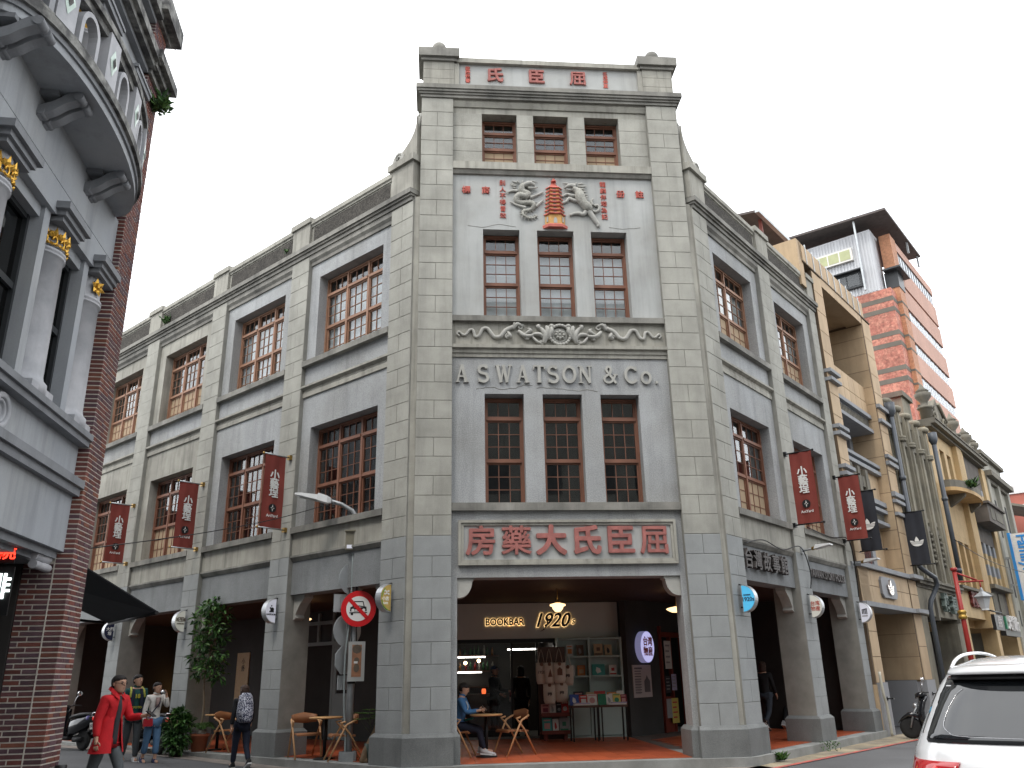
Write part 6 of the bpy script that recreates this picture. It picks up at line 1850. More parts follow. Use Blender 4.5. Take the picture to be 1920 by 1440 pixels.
# ------------------------------------------------------------------ banners
m_ban = mat('brick_red_banner', (.21, .042, .032), .85, .10, 2.5, .04, 90, .12)
m_banb = mat('black_banner', (.022, .024, .032), .8, .1, 3)
m_white = mat('white_print', (.75, .75, .73), .7, .03, 4)
def banner(fr, u, z0, z1, n0, n1, label, group, kind):
    t = thing('banner', label, 'banner', tuple(fr(u, 0, z0)), 0, group)
    s = 1 if fr is FR else -1
    rt = Vector(fr.dn) * s; nm = -Vector(fr.du)
    q = MB(fr); K = 12; rows = 14
    a = []; b2 = []
    for j in range(rows + 1):
        z = z0 + (z1 - z0) * j / rows
        for i in range(K + 1):
            n = n0 + (n1 - n0) * i / K
            off = .008 * sin(i * 1.1 + u) + .006 * sin(j * .5 + i * .3 + u * 2)
            a.append((u + off, n, z)); b2.append((u + off + .004, n, z))
    w_ = K + 1
    fs = [(j * w_ + i, j * w_ + i + 1, (j + 1) * w_ + i + 1, (j + 1) * w_ + i) for j in range(rows) for i in range(K)]
    q.add(a, fs, smooth=True); q.add(b2, [f[::-1] for f in fs], smooth=True)
    q.build('cloth', m_ban if kind == 'r' else m_banb, t)
    q = MB(fr); e = .07 if kind == 'r' else .1
    q.tube([(u, -.0, z1), (u, n1 + e * .6, z1)], .017, 7); q.build('top_pole', m_steel if fr is FL else m_metal, t)
    q = MB(fr); q.tube([(u, -.0, z0), (u, n1 + e, z0)], .017, 7); q.build('bottom_pole', m_steel if fr is FL else m_metal, t)
    for z in (z0, z1):
        q = MB(fr); q.box(u - .05, u + .05, -.075, .0, z - .05, z + .05); q.ball((u, n1 + e * (.6 if z == z1 else 1), z), .028, 8); q.build('bracket', m_brass if fr is FL else m_metal, t)
    c = (n0 + n1) / 2; H = z1 - z0
    if kind == 'r':
        q = MB()
        for i, ch in enumerate('小藝埕'):
            boldtext(q, ch, fr(u - .022, c + .0, z1 - H * (.285 + .123 * i)), rt, nm, .235, .0065, ext=.001)
        text(q, 'ArtYard', fr(u - .022, c, z0 + H * .165), rt, nm, .085, ext=.002, off=.001)
        q.build('lettering', m_white, t)
        zc = z0 + H * .27
        q = MB(); ctr = fr(u - .020, c, zc)
        pts = [ctr + rt * .095 * cos(x) + ZV * .095 * sin(x) for x in [i * pi / 12 for i in range(24)]]
        q.add(pts + [p + nm * .002 for p in pts], [list(range(24)), list(range(24, 48))] + [(i, (i + 1) % 24, 24 + (i + 1) % 24, 24 + i) for i in range(24)], raw=True)
        q.build('emblem', m_blk, t)
        q = MB(); st = []
        for i in range(8):
            r_ = (.075, .021)[i % 2]; r_ = r_ if i % 4 != 0 else .05
            st.append(ctr + nm * .004 + rt * r_ * cos(i * pi / 4) + ZV * r_ * 1.1 * sin(i * pi / 4))
        q.add(st, [list(range(8))], raw=True); q.build('emblem_star', m_white, t)
        q = MB(); q.add([ctr + nm * .006 + rt * x + ZV * y for x, y in ((-.03, -.006), (0, -.022), (.03, .006), (0, .022))], [(0, 1, 2, 3)], raw=True); q.build('emblem_star', m_blk, t)
    else:
        q = MB(); ctr = fr(u - .022, c, z0 + H * .42)
        for i, P_ in enumerate(trefoil(.30)):
            pp = [ctr + rt * x + ZV * z_ + nm * (.002 + .0004 * (i % 5)) for x, z_ in P_]
            q.add(pp, [list(range(len(pp)))], raw=True)
        q.build('emblem', m_white, t)
g1 = 'red banners along the grey corner building'
banner(FL, 4.0, 4.67, 6.29, .06, .58, 'red banner with white characters nearest the corner on the left side', g1, 'r')
banner(FL, 7.74, 4.67, 6.29, .06, .56, 'red banner with white characters, middle one of three on the left side', g1, 'r')
banner(FL, 11.46, 4.69, 6.29, .06, .56, 'red banner with white characters beside the brick pier, lowest in the photo', g1, 'r')
banner(FR, 3.68, 4.67, 6.33, .04, .56, 'red banner with white characters on the right side nearest the corner', g1, 'r')
banner(FR, 7.0, 4.67, 6.33, .04, .56, 'red banner overlapping a black banner at the end of the grey building', g1, 'r')
g2 = 'black banners on the beige building'
banner(FR, 8.05, 4.50, 6.08, .05, .58, 'black banner with white leaf emblem half hidden behind a red banner', g2, 'b')
banner(FR, 12.88, 4.54, 6.17, .04, .60, 'black banner with white three leaf emblem hanging free beside the drain pipe', g2, 'b')

# ------------------------------------------------------------------ half disc signs
m_rim = mat('brushed_rim', (.5, .51, .52), .35, .08, 6, metal=.8)
def halfdisc(fr, u, z, face, label, words, col, off_=.0, r_=.255, wn='white', extra=None, emit_=0):
    t = thing('half_disc_sign', label, 'sign', tuple(fr(u, 0, z)), 0, 'half disc shop signs on the pillars')
    s = 1 if fr is FR else -1
    rt = Vector(fr.dn) * s; nm = -Vector(fr.du)
    n0 = off_
    pts = [(n0, z - r_)] + [(n0 + r_ * cos(a), z + r_ * sin(a)) for a in [-pi / 2 + pi * i / 18 for i in range(19)]][1:-1] + [(n0, z + r_)]
    q = MB(fr); q.prism([(n, zz) for n, zz in pts], u - .075, u + .075, 'u'); q.build('rim', m_rim, t)
    c = (n0 + r_ * .43, z)
    q = MB(fr); q.prism([(n0 + .012 + (n - n0) * .93, z + (zz - z) * .93) for n, zz in pts], u - .081, u - .0752, 'u'); q.build('face', face, t)
    q = MB(); 
    for (w_, dn, dz, size) in words:
        text(q, w_, fr(u - .085, c[0] + dn, z + dz), rt, nm, size, ext=.002, off=.002)
    if words: q.build('lettering', col, t)
    if extra:
        for M, polys in extra:
            q = MB(fr)
            for k, P_ in enumerate(polys):
                q.prism([(n0 + x, z + y) for x, y in P_], u - .087 - .001 * k, u - .0805, 'u')
            q.build('print', M, t)
    q = MB(fr); q.tube([(u, -.08, z + r_ + .02), (u, n0 + .05, z + r_ - .02)], .014, 6); q.tube([(u, -.08, z - r_ + .1), (u, n0 + .02, z - r_ + .1)], .014, 6); q.build('bracket', m_metal, t)
    return t
m_cream = mat('cream_acrylic', (.62, .61, .55), .35, .04, 3, emit=.10, emcol=(.8, .8, .7))
m_wac = mat('white_acrylic', (.66, .67, .72), .35, .04, 3, emit=.16, emcol=(.75, .76, .9))
m_yac = mat('mustard_acrylic', (.48, .33, .09), .4, .15, 9)
m_bac = mat('sky_blue_acrylic', (.08, .42, .66), .35, .08, 3, emit=.25, emcol=(.1, .5, .85))
m_nac = mat('navy_acrylic', (.02, .025, .06), .35, .1, 3)
m_brn = mat('brown_print', (.12, .09, .07), .6)
blob = lambda cx, cy, rx, ry, k=10: [(cx + rx * cos(i * 2 * pi / k), cy + ry * sin(i * 2 * pi / k)) for i in range(k)]
halfdisc(FL, 7.9, 2.97, m_cream, 'cream half disc sign with dark grid logo on the pillar beside the tall plant', [('思劇場', .0, .03, .085), ('THINKERS', 0, -.06, .04)], m_brn, extra=[(m_brn, [[(.04, .08), (.18, .08), (.18, .095), (.04, .095)], [(.04, -.01), (.18, -.01), (.18, .0), (.04, .0)]])])
halfdisc(FL, 4.12, 2.97, m_wac, 'white half disc sign with small black figure under the second pillar capital', [('HAKKAORA', .0, -.075, .045)], m_blk, extra=[(m_blk, [blob(.10, .02, .045, .05), blob(.145, .055, .018, .018), [(.05, -.03), (.17, -.03), (.16, .0), (.07, .01)], blob(.12, .10, .014, .016)])])
halfdisc(FL, .45, 2.97, m_yac, 'mustard yellow half disc sign with white dots and green rim by the road sign', [('小店', .03, -.02, .08), ('CAFE', .03, -.10, .05)], m_cream, extra=[(m_white, [blob(.07 + .045 * (i % 3), .12 - .045 * (i // 3) - .01 * (i % 2), .014, .018) for i in range(6)]), (mat('leaf_green_print', (.12, .26, .04), .6), [[(.02, -.23), (.10, -.20), (.18, -.14), (.225, -.03), (.235, -.05), (.19, -.16), (.11, -.215)], [(.16, .17), (.21, .10), (.235, .02), (.225, .0), (.20, .08), (.15, .15)]])])
halfdisc(FL, 11.62, 2.93, m_nac, 'dark navy half disc sign under the black awning', [('大稻', 0, .04, .10), ('埕', 0, -.07, .10)], m_white)
halfdisc(FR, .40, 2.87, m_bac, 'sky blue half disc sign on the right corner pillar', [('1920s', .01, -.02, .105), ('BOOKBAR', 0, .06, .03)], m_nac)
halfdisc(FR, 3.95, 2.90, m_cream, 'pale half disc sign with four red characters on the right side', [('台湾', .0, .05, .105), ('物産', .0, -.06, .105)], m_redlet2)
halfdisc(FR, 7.35, 2.91, m_wac, 'white half disc sign with black bar logo at the end of the grey building', [('museum', .0, -.085, .04)], m_brn, extra=[(m_blk, [[(.05, -.04), (.07, -.04), (.07, .06), (.05, .06)], [(.085, -.04), (.105, -.04), (.105, .06), (.085, .06)], [(.12, -.04), (.14, -.04), (.14, .07), (.12, .07)], [(.155, -.05), (.175, -.05), (.175, .075), (.155, .075)], [(.05, .055), (.175, .075), (.175, .095), (.05, .07)]])])

# ------------------------------------------------------------------ street lamp pole with road signs
m_galv = mat('dull_galvanised', (.33, .345, .355), .5, .15, 4, .08, 60, .3, metal=.45)
m_signback = mat('sign_back_grey', (.40, .42, .43), .5, .08, 4, metal=.3)
m_lampw = mat('white_lamp_housing', (.70, .71, .71), .5, .05, 4)
m_rdsign = mat('road_sign_red', (.62, .015, .02), .35, .04, 4)
m_rwsign = mat('road_sign_white', (.80, .80, .78), .35, .03, 4)
m_rbsign = mat('road_sign_black', (.015, .015, .015), .4, 0)
px_, py_ = -4.10, 1.40
pl = thing('street_lamp_pole', 'grey street lamp pole with curved arm, cables and metal box at the kerb', 'street lamp', (px_, py_, gz(px_, py_)))
q = MB(); q.tube([(0, 0, .0), (0, 0, 1.6), (.02, 0, 2.6), (.06, 0, 3.8), (.07, 0, 4.3), (.02, -.0, 4.62), (-.12, 0, 4.82), (-.34, 0, 4.95), (-.6, 0, 5.03)], [.075, .07, .062, .055, .05, .045, .042, .04, .038], 12); q.build('pole', m_galv, pl, local=True)
q = MB()
for a in range(4):
    q.cbox((.13 * cos(a * pi / 2), .13 * sin(a * pi / 2), .15), (.05 if a % 2 == 0 else .24, .24 if a % 2 == 0 else .05, .34))
q.box(-.11, .11, -.11, .11, 0, .30); q.build('base_box', m_galv, pl, local=True)
# lamp head, long and flat
q = MB()
hd = []
for (x, w_, h0, h1) in ((-.55, .05, -.05, .05), (-.62, .10, -.07, .075), (-.80, .12, -.05, .10), (-.82, .13, -.045, .06), (-1.15, .12, -.02, .04), (-1.28, .07, -.01, .025)):
    z = 5.03 - (x + .6) * .18
    hd.append([(x, -w_, z + h0), (x, w_, z + h0), (x, w_, z + h1), (x, -w_, z + h1)])
q.loft(hd, smooth=False); q.build('lamp_head', m_lampw, pl, local=True)
q = MB(); q.loft([[(-.84, -.10, 5.027), (-.84, .10, 5.027), (-.84, .10, 5.022), (-.84, -.10, 5.022)], [(-1.2, -.10, 5.115), (-1.2, .10, 5.115), (-1.2, .10, 5.10), (-1.2, -.10, 5.10)]], smooth=False); q.build('lens', m_steel, pl, local=True)
q = MB(); q.cbox((-.09, -.04, 4.19), (.24, .20, .36)); q.cbox((-.09, -.05, 4.385), (.28, .25, .03)); bx_ = q.build('control_box', mat('olive_grey_box', (.20, .185, .14), .6, .15, 4, metal=.2), pl, local=True)
q = MB(); q.cbox((-.11, -.146, 4.07), (.14, .006, .07)); q.build('label', m_wac, bx_, local=True)
for k, (pts, r_, M) in enumerate((([(-.06, -.07, .0), (-.05, -.08, .5), (-.10, -.085, 1.1), (-.12, -.08, 2.0), (-.06, -.07, 2.8), (-.06, -.06, 3.95)], .018, m_pdoor), ([(.06, -.07, 1.6), (.08, -.08, 2.4), (.03, -.09, 3.2), (.10, -.08, 3.6), (.10, -.06, 4.5)], .010, m_metal), ([(.02, -.08, 1.9), (-.03, -.09, 2.6), (.06, -.09, 3.3), (.02, -.08, 3.9)], .008, m_metal), ([(-.05, -.05, 4.4), (-.09, -.05, 4.6), (-.02, -.05, 4.7), (.06, -.04, 4.62)], .006, m_metal), ([(-.1, -.02, 4.4), (-.14, -.02, 4.62), (-.10, -.01, 4.82)], .006, m_metal))):
    q = MB(); q.tube(smoothpts(pts, 4), r_, 6); q.build('cable', M, pl, local=True)
q = MB()
for z in (1.5, 1.75, 2.2, 2.55, 2.95, 3.3, 3.6):
    q.tube([(0.01, 0, z), (.01, 0, z + .04)], .085, 10)
q.build('strap', m_metal, pl, local=True)
# no motor cars sign
cs = thing('road_sign', 'round red and white sign with a struck out black car on the lamp pole', 'road sign', (px_ + .10, py_ - .16, 2.87), R(-4))
disc = lambda r_, k=36: [(r_ * cos(i * 2 * pi / k), r_ * sin(i * 2 * pi / k)) for i in range(k)]
q = MB(); q.prism(disc(.34), -.0, .012, 'n'); q.build('disc', m_rdsign, cs, local=True)
q = MB(); q.prism(disc(.235), -.003, .0, 'n'); q.build('disc_field', m_rwsign, cs, local=True)
q = MB()
sx_ = 1.15
def pp(P_): q.prism([(x * sx_, y * sx_) for x, y in P_], -.0055, -.003, 'n')
pp([(-.14, -.045), (.14, -.045), (.14, -.02), (.135, .02), (-.135, .02), (-.14, -.02)]); pp([(-.15, -.075), (.15, -.075), (.15, -.058), (-.15, -.058)])
pp([(-.125, -.105), (-.085, -.105), (-.085, -.075), (-.125, -.075)]); pp([(.085, -.105), (.125, -.105), (.125, -.075), (.085, -.075)])
for a, b_ in (((-.10, .02), (-.075, .115)), ((.10, .02), (.075, .115)), ((-.075, .115), (.075, .115)), ((-.135, .02), (0, .045)), ((.135, .02), (0, .045))):
    a, b_ = Vector(a), Vector(b_); t_ = (b_ - a).normalized(); nn = Vector((-t_.y, t_.x)) * .008
    pp([tuple(a + nn), tuple(a - nn), tuple(b_ - nn), tuple(b_ + nn)])
q.build('car_symbol', m_rbsign, cs, local=True)
q = MB()
for s in (-1, 1): q.prism([(s * .105 + x, -.03 + y) for x, y in disc(.03, 14)], -.0075, -.0055, 'n')
q.prism([(-.07, -.04), (.07, -.04), (.07, -.018), (-.07, -.018)], -.0075, -.0055, 'n'); q.build('car_symbol', m_rwsign, cs, local=True)
q = MB(); d = Vector((.707, -.707)); nn = Vector((.707, .707)) * .035
q.prism([tuple(-d * .25 + nn), tuple(-d * .25 - nn), tuple(d * .25 - nn), tuple(d * .25 + nn)], -.0095, -.0075, 'n'); q.build('slash', m_rdsign, cs, local=True)
def backsign(z, dx, shape, label, yaw):
    t = thing('road_sign', label, 'road sign', (px_ + dx, py_ + .10, z), yaw)
    q = MB(); q.prism(shape, 0, .012, 'n'); q.build('plate', m_signback, t, local=True)
    q = MB(); q.box(-.03, .03, -.03, 0, -.12, .12); q.build('clamp', m_galv, t, local=True)
rect = lambda w_, h: [(-w_, -h), (w_, -h), (w_, h), (-w_, h)]
backsign(3.46, -.06, disc(.31), 'grey back of a round road sign, highest on the lamp pole', R(38))
backsign(3.00, -.26, rect(.15, .17), 'grey back of a square road sign behind the red one', R(20))
backsign(2.48, -.12, disc(.31), 'grey back of a round road sign below the red one', R(38))
backsign(1.93, -.13, [(.28 * cos(pi / 8 + i * pi / 4), .28 * sin(pi / 8 + i * pi / 4)) for i in range(8)], 'grey back of an eight sided sign low on the lamp pole', R(48))
backsign(1.52, -.16, rect(.12, .13), 'grey back of the lowest small square sign on the pole', R(38))
ca = thing('poster_case', 'clear plastic case with an orange lantern poster strapped to the lamp pole', 'poster case', (px_ + .10, py_ - .14, 1.9), R(12))
q = MB(); q.box(-.155, .155, -.02, .07, -.36, .36); q.build('case', mat('frosted_plastic', (.42, .43, .42), .3, .06, 5), ca, local=True)
q = MB(); q.box(-.09, .09, -.026, -.02, -.28, .30); q.build('poster', mat('faded_orange_print', (.33, .16, .09), .6, .3, 8), ca, local=True)
q = MB()
q.prism([(x * .09, .22 + y * .085) for x, y in disc(1, 8)], -.029, -.026, 'n'); q.prism([(x * .05, .02 + y * .05) for x, y in disc(1, 10)], -.029, -.026, 'n'); q.prism([(x * .055, -.12 + y * .08) for x, y in disc(1, 10)], -.029, -.026, 'n')
q.build('poster_print', mat('brown_poster_print', (.13, .10, .075), .6, .2, 8), ca, local=True)
q = MB(); q.box(-.05, .02, -.031, -.029, -.04, .0); q.build('poster_print', m_white, ca, local=True)
# overhead wire to the left
def wire(name, pts, label, r_=.008):
    q = MB(); q.tube(smoothpts([Vector(p) for p in pts], 6), r_, 5)
    tag(q.build(name, m_metal), label, 'cable')
a_ = Vector((px_ - .45, py_ - .02, 4.99)); b_ = FW(.57, .0, 3.3)
wire('overhead_wire', [a_, a_.lerp(b_, .33) - ZV * .10, a_.lerp(b_, .66) - ZV * .09, b_], 'thin black wire sagging from the street lamp arm across to the brick pier')
wire('wall_cable', [FR(.85, -.05, 3.98), FR(1.8, -.05, 4.14), FR(2.8, -.05, 4.04), FR(3.7, .02, 4.18), FR(4.1, .02, 3.7), FR(4.05, 0, 3.3)], 'pale cable looped along the ledge over the right arcade', .012)
wire('wall_cable', [FR(4.4, -.02, 4.72), FR(6.0, -.03, 4.66), FR(7.0, .02, 4.75), FR(7.3, .03, 4.5), FR(7.35, .03, 3.9), FR(7.3, .02, 3.3)], 'pale cable hanging beside the end pillar of the grey building', .014)
q = MB(FR); q.tube(smoothpts([(7.72, .10, 1.5), (7.72, .12, 1.0), (7.80, .13, .75), (7.83, .13, .4), (7.85, .13, .02)], 4), .035, 8)
tag(q.build('drain_hose', mat('cream_hose', (.50, .48, .40), .6, .1, 5)), 'cream hose running down to the pavement beside the end pillar', 'hose')
wire('overhead_wire', [FR(18.3, .3, 5.9), FR(22, .5, 5.55), FR(27, .8, 5.45), FR(34, 1.2, 5.6)], 'thin wire strung along the fronts of the yellow building', .014)
def arm_lamp(u, label):
    t = thing('wall_flood_lamp', label, 'lamp', tuple(FR(u, 0, 4.15)), 0, 'flat flood lamps on wall arms')
    q = MB(FR); q.tube([(u, -.07, 4.12), (u, .28, 4.16)], .025, 7); q.box(u - .06, u + .06, -.075, -.03, 4.06, 4.20); q.build('arm', m_galv, t)
    q = MB(FR); q.tube([(u, .18, 4.15), (u, .30, 4.17)], .04, 7); q.build('clamp', m_brass, t)
    q = MB(FR); q.prism([(.26, 4.13), (.62, 4.19), (.62, 4.22), (.30, 4.22)], u - .12, u + .12, 'u'); q.build('lamp_head', m_lampw, t)
arm_lamp(3.95, 'flat white flood lamp on an arm under the nearer red banner on the right')
arm_lamp(7.42, 'flat white flood lamp on an arm at the joint to the beige building')
# red street lamp
rp_ = FR(12.5, 1.26, 0)
t = thing('red_street_lamp', 'red post street lamp with gilt collars and a hanging lantern on the right street', 'street lamp', tuple(rp_))
m_rpost = mat('red_painted_post', (.33, .03, .025), .45, .12, 4)
dx_ = Vector((.93, -.36, 0))
q = MB(); q.tube([(0, 0, 0), (0, 0, 2.6), (0, 0, 4.25)], [.085, .07, .06], 10); q.lathe([(.001, 4.34), (.09, 4.33), (.10, 4.28), (.085, 4.24), (.001, 4.24)], (0, 0, 0), 10); q.build('post', m_rpost, t, local=True)
for z in (1.55, 3.0):
    q = MB(); q.lathe([(.085, z - .13), (.12, z - .10), (.125, z - .05), (.10, z - .02), (.10, z + .02), (.125, z + .05), (.12, z + .10), (.085, z + .13)], (0, 0, 0), 12); q.build('collar', mat('gilt_collar', (.50, .32, .08), .4, .1, 5, metal=.7), t, local=True)
q = MB()
for a, b_ in (((0, 3.92), (.72, 3.92)), ((0, 4.2), (.55, 3.95))):
    q.tube([tuple(dx_ * a[0]) [:2] + (a[1],), tuple(dx_ * b_[0])[:2] + (b_[1],)], .028, 6)
q.tube([tuple(dx_ * .62)[:2] + (3.92,), tuple(dx_ * .62)[:2] + (3.70,)], .018, 6); q.build('arm', m_rpost, t, local=True)
c = dx_ * .62
q = MB(); q.lathe([(.02, 3.74), (.04, 3.70), (.06, 3.62), (.27, 3.48), (.27, 3.46), (.02, 3.47)], (c.x, c.y, 0), 6, smooth=False); q.build('lantern_roof', m_galv, t, local=True)
q = MB(); q.lathe([(.21, 3.46), (.11, 3.14), (.12, 3.10), (.001, 3.10)], (c.x, c.y, 0), 6, smooth=False); q.build('lantern_glass', mat('frosted_lantern', (.55, .57, .58), .3, .05, 4), t, local=True)
# ------------------------------------------------------------------ cafe furniture
m_oak = mat('oak_chair', (.48, .27, .13), .5, .12, 4, .05, 60, local=True)
m_oakd = mat('tan_leather_seat', (.27, .115, .05), .5, .12, 4, local=True)
m_ttop = mat('oak_table_top', (.50, .28, .12), .45, .12, 3, local=True)
def cafe_chair(loc, rz, label):
    # faces local -y
    t = thing('cafe_chair', label, 'chair', loc, rz, 'wooden cafe chairs in the arcade')
    q = MB(); q.loft([[(x, y, z) for x, y, z in ((-.23, y_, z_), (.23, y_, z_), (.23, y_ + .0, z_ - .03), (-.23, y_, z_ - .03))] for y_, z_ in ((-.25, .435), (-.21, .46), (.0, .445), (.2, .44))], smooth=False); q.build('seat', m_oakd, t, local=True)
    q = MB(); rings = []
    for i in range(9):
        a = -.95 + 1.9 * i / 8
        x, y = .29 * sin(a), .06 + .19 * cos(a)
        h0, h1 = .62 + .02 * abs(a), .82 - .05 * abs(a)
        o2 = Vector((sin(a), cos(a), 0)) * .012
        rings.append([(x - o2.x, y - o2.y, h0), (x + o2.x, y + o2.y, h0), (x + o2.x * 2.6, y + o2.y * 2.6, h1), (x + o2.x * .6, y + o2.y * .6, h1)])
    q.loft(rings); q.build('backrest', m_oakd, t, local=True)
    for s in (-1, 1):
        q = MB(); q.tube([(s * .25, -.30, 0), (s * .265, -.10, .40), (s * .275, .02, .62), (s * .27, .12, .665), (s * .25, .20, .70)], [.017, .019, .02, .02, .018], 7); q.build('leg', m_oak, t, local=True)
        q = MB(); q.tube([(s * .24, .36, 0), (s * .26, .10, .44), (s * .27, -.04, .60), (s * .275, -.10, .655), (s * .27, .0, .675)], [.016, .018, .02, .02, .018], 7); q.build('leg', m_oak, t, local=True)
    q = MB(); q.tube([(-.26, .0, .43), (.26, .0, .43)], .014, 6); q.build('stretcher', m_oak, t, local=True)
    return t
def cafe_table(loc, label, r_=.31):
    t = thing('cafe_table', label, 'table', loc, 0, 'round cafe tables in the arcade')
    q = MB(); q.lathe([(.001, .715), (r_ - .02, .715), (r_, .725), (r_, .738), (r_ - .005, .745), (.001, .745)], (0, 0, 0), 28); q.build('table_top', m_ttop, t, local=True)
    q = MB(); q.lathe([(.035, .03), (.03, .715)], (0, 0, 0), 10); q.build('column', m_metal, t, local=True)
    q = MB(); q.lathe([(.001, .035), (.06, .034), (.20, .018), (.21, .0), (.001, .0)], (0, 0, 0), 20); q.build('base', m_metal, t, local=True)
cafe_table((-1.53, 1.33, .16), 'round wooden cafe table in front of the seated woman')
cafe_table((-4.60, 1.93, .16), 'round wooden cafe table behind the lamp pole', .32)
cafe_table((-7.35, 5.0, .16), 'round wooden cafe table behind the woman with the patterned backpack')
cafe_chair((-2.06, 1.50, .16), R(90 - 12), 'wooden cafe chair with the woman in blue sitting on it')
cafe_chair((-1.0, 1.60, .16), R(-62), 'empty wooden cafe chair at the corner table, facing the woman in blue')
cafe_chair((-5.02, 2.30, .16), R(22), 'wooden cafe chair left of the table behind the lamp pole')
cafe_chair((-4.22, 1.55, .16), R(-75), 'wooden cafe chair right behind the lamp pole, turned to the left')
cafe_chair((-7.0, 4.45, .16), R(60), 'wooden cafe chair partly hidden by the woman with the patterned backpack')

# ------------------------------------------------------------------ plants
m_leafs = [mat('leaf_%s' % n, c, .5, .2, 6, spec=.35) for n, c in (('dark', (.022, .060, .016)), ('mid', (.045, .115, .026)), ('light', (.085, .17, .04)))]
m_bark = mat('grey_bark', (.17, .13, .09), .9, .2, 8, bump=.3)
m_terra = mat('terracotta_pot', (.36, .115, .055), .75, .12, 5)
m_soil = mat('soil', (.04, .03, .02), .95, .2, 10)
def leafquad(q, p, d, ln, wd, nrm):
    d = d.normalized(); s = d.cross(nrm)
    if s.length < 1e-4: s = Vector((1, 0, 0))
    s.normalize(); up = s.cross(d) * .12 * ln
    q.add([p, p + d * ln * .45 + s * wd + up, p + d * ln, p + d * ln * .45 - s * wd + up], [(0, 1, 2), (0, 2, 3)])
def foliage(q, centers, per, ln, wd, droop=.4, spread=1.0):
    for (c, r_) in centers:
        c = Vector(c)
        for i in range(per):
            v = Vector((random.gauss(0, 1), random.gauss(0, 1), random.gauss(0, 1)))
            v.normalize()
            rr = r_ * random.random() ** .45
            p = c + Vector((v.x * rr, v.y * rr, v.z * rr * .7))
            d = (v * spread + Vector((random.gauss(0, .4), random.gauss(0, .4), random.gauss(0, .3) - droop)))
            q.cm = random.choices((0, 1, 2), (4, 5, 3))[0]
            leafquad(q, p, d, ln * random.uniform(.6, 1.2), wd * random.uniform(.7, 1.2), Vector((random.gauss(0, .5), random.gauss(0, .5), 1)))
def mul_(q, name, mats, parent): return q.build(name, mats, parent, local=True, )
random.seed(3)
kp = Vector((-8.02, 5.26, 0))
t = thing('potted_tree', 'tall thin potted tree with tiers of glossy leaves beside the cream half disc sign', 'plant', (kp.x + .30, kp.y - .35, .15))
q = MB(); q.lathe([(.001, 0), (.15, 0), (.19, .30), (.215, .31), (.215, .36), (.19, .36), (.18, .32), (.001, .31)], (0, 0, 0), 18); q.build('pot', m_terra, t, local=True)
q = MB(); q.lathe([(.10, .30), (.11, .44), (.09, .44), (.001, .42)], (.03, 0, 0), 12); q.build('inner_pot', mat('pale_pot', (.40, .38, .33), .7, .1, 4), t, local=True)
tr = smoothpts([(0, 0, .3), (.03, .0, .9), (-.02, 0, 1.5), (.05, .02, 2.1), (.0, .02, 2.7), (.06, 0, 3.15)], 4)
q = MB(); q.tube(tr, [.028 - .018 * i / len(tr) for i in range(len(tr))], 7); q.tube(smoothpts([(.02, 0, 1.9), (.12, .0, 2.3), (.16, .02, 2.7)]), .012, 6)
for i in range(16):
    z = 1.5 + i * .105; a = i * 2.4
    q.tube([(0.01, 0, z), (.18 * cos(a), .18 * sin(a), z + .1), (.33 * cos(a), .30 * sin(a), z + .06)], [.009, .006, .003], 5)
q.build('trunk', m_bark, t, local=True)
q = MB()
foliage(q, [((.28 * cos(i * 2.4) + .02, .24 * sin(i * 2.4), 1.55 + i * .105), .19) for i in range(16)] + [((.06, -.05, 2.0), .24), ((.1, 0, 1.7), .22), ((.08, 0, 3.2), .2), ((-.12, 0, 3.05), .14), ((.16, 0, 2.75), .26), ((.18, 0, 2.45), .24), ((-.1, 0, 2.3), .2)], 46, .15, .034)
q.build('crown', m_leafs, t, local=True)
q = MB()
for i in range(34):
    a = random.uniform(0, 2 * pi); L_ = random.uniform(.28, .48); e = random.uniform(.25, .6)
    pts = [Vector((.03 + L_ * s * cos(a), L_ * s * sin(a), .44 + e * s - e * 1.05 * s * s * .9)) for s in (0, .25, .5, .75, 1)]
    for k in range(4):
        for s in (-1, 1):
            for m_ in range(4):
                p = pts[k].lerp(pts[k + 1], m_ / 4); d = (pts[k + 1] - pts[k]).cross(ZV) * s
                q.cm = 2 if random.random() < .55 else 1
                leafquad(q, p, d + (pts[k + 1] - pts[k]) * .6, .075 * (1.1 - .2 * k), .010, ZV)
q.build('fern_fronds', m_leafs, t, local=True)
t = thing('potted_shrub', 'bushy dark green shrub standing on the road side of the third pillar', 'plant', (kp.x - .12, kp.y - .62, gz(kp.x, kp.y)))
q = MB(); q.lathe([(.001, 0), (.12, 0), (.15, .25), (.001, .24)], (0, 0, 0), 14); q.build('pot', m_soil, t, local=True)
q = MB()
for i in range(9):
    a = i * .7; q.tube([(0, 0, .2), (.12 * cos(a), .12 * sin(a), .5), (.22 * cos(a), .22 * sin(a), .75)], [.012, .008, .004], 5)
q.build('stem', m_bark, t, local=True)
q = MB(); foliage(q, [((.0, 0, .42), .27), ((.08, .05, .68), .22), ((-.1, 0, .60), .22), ((.02, -.1, .25), .22), ((.0, .05, .85), .15)], 230, .14, .036); q.build('crown', m_leafs, t, local=True)
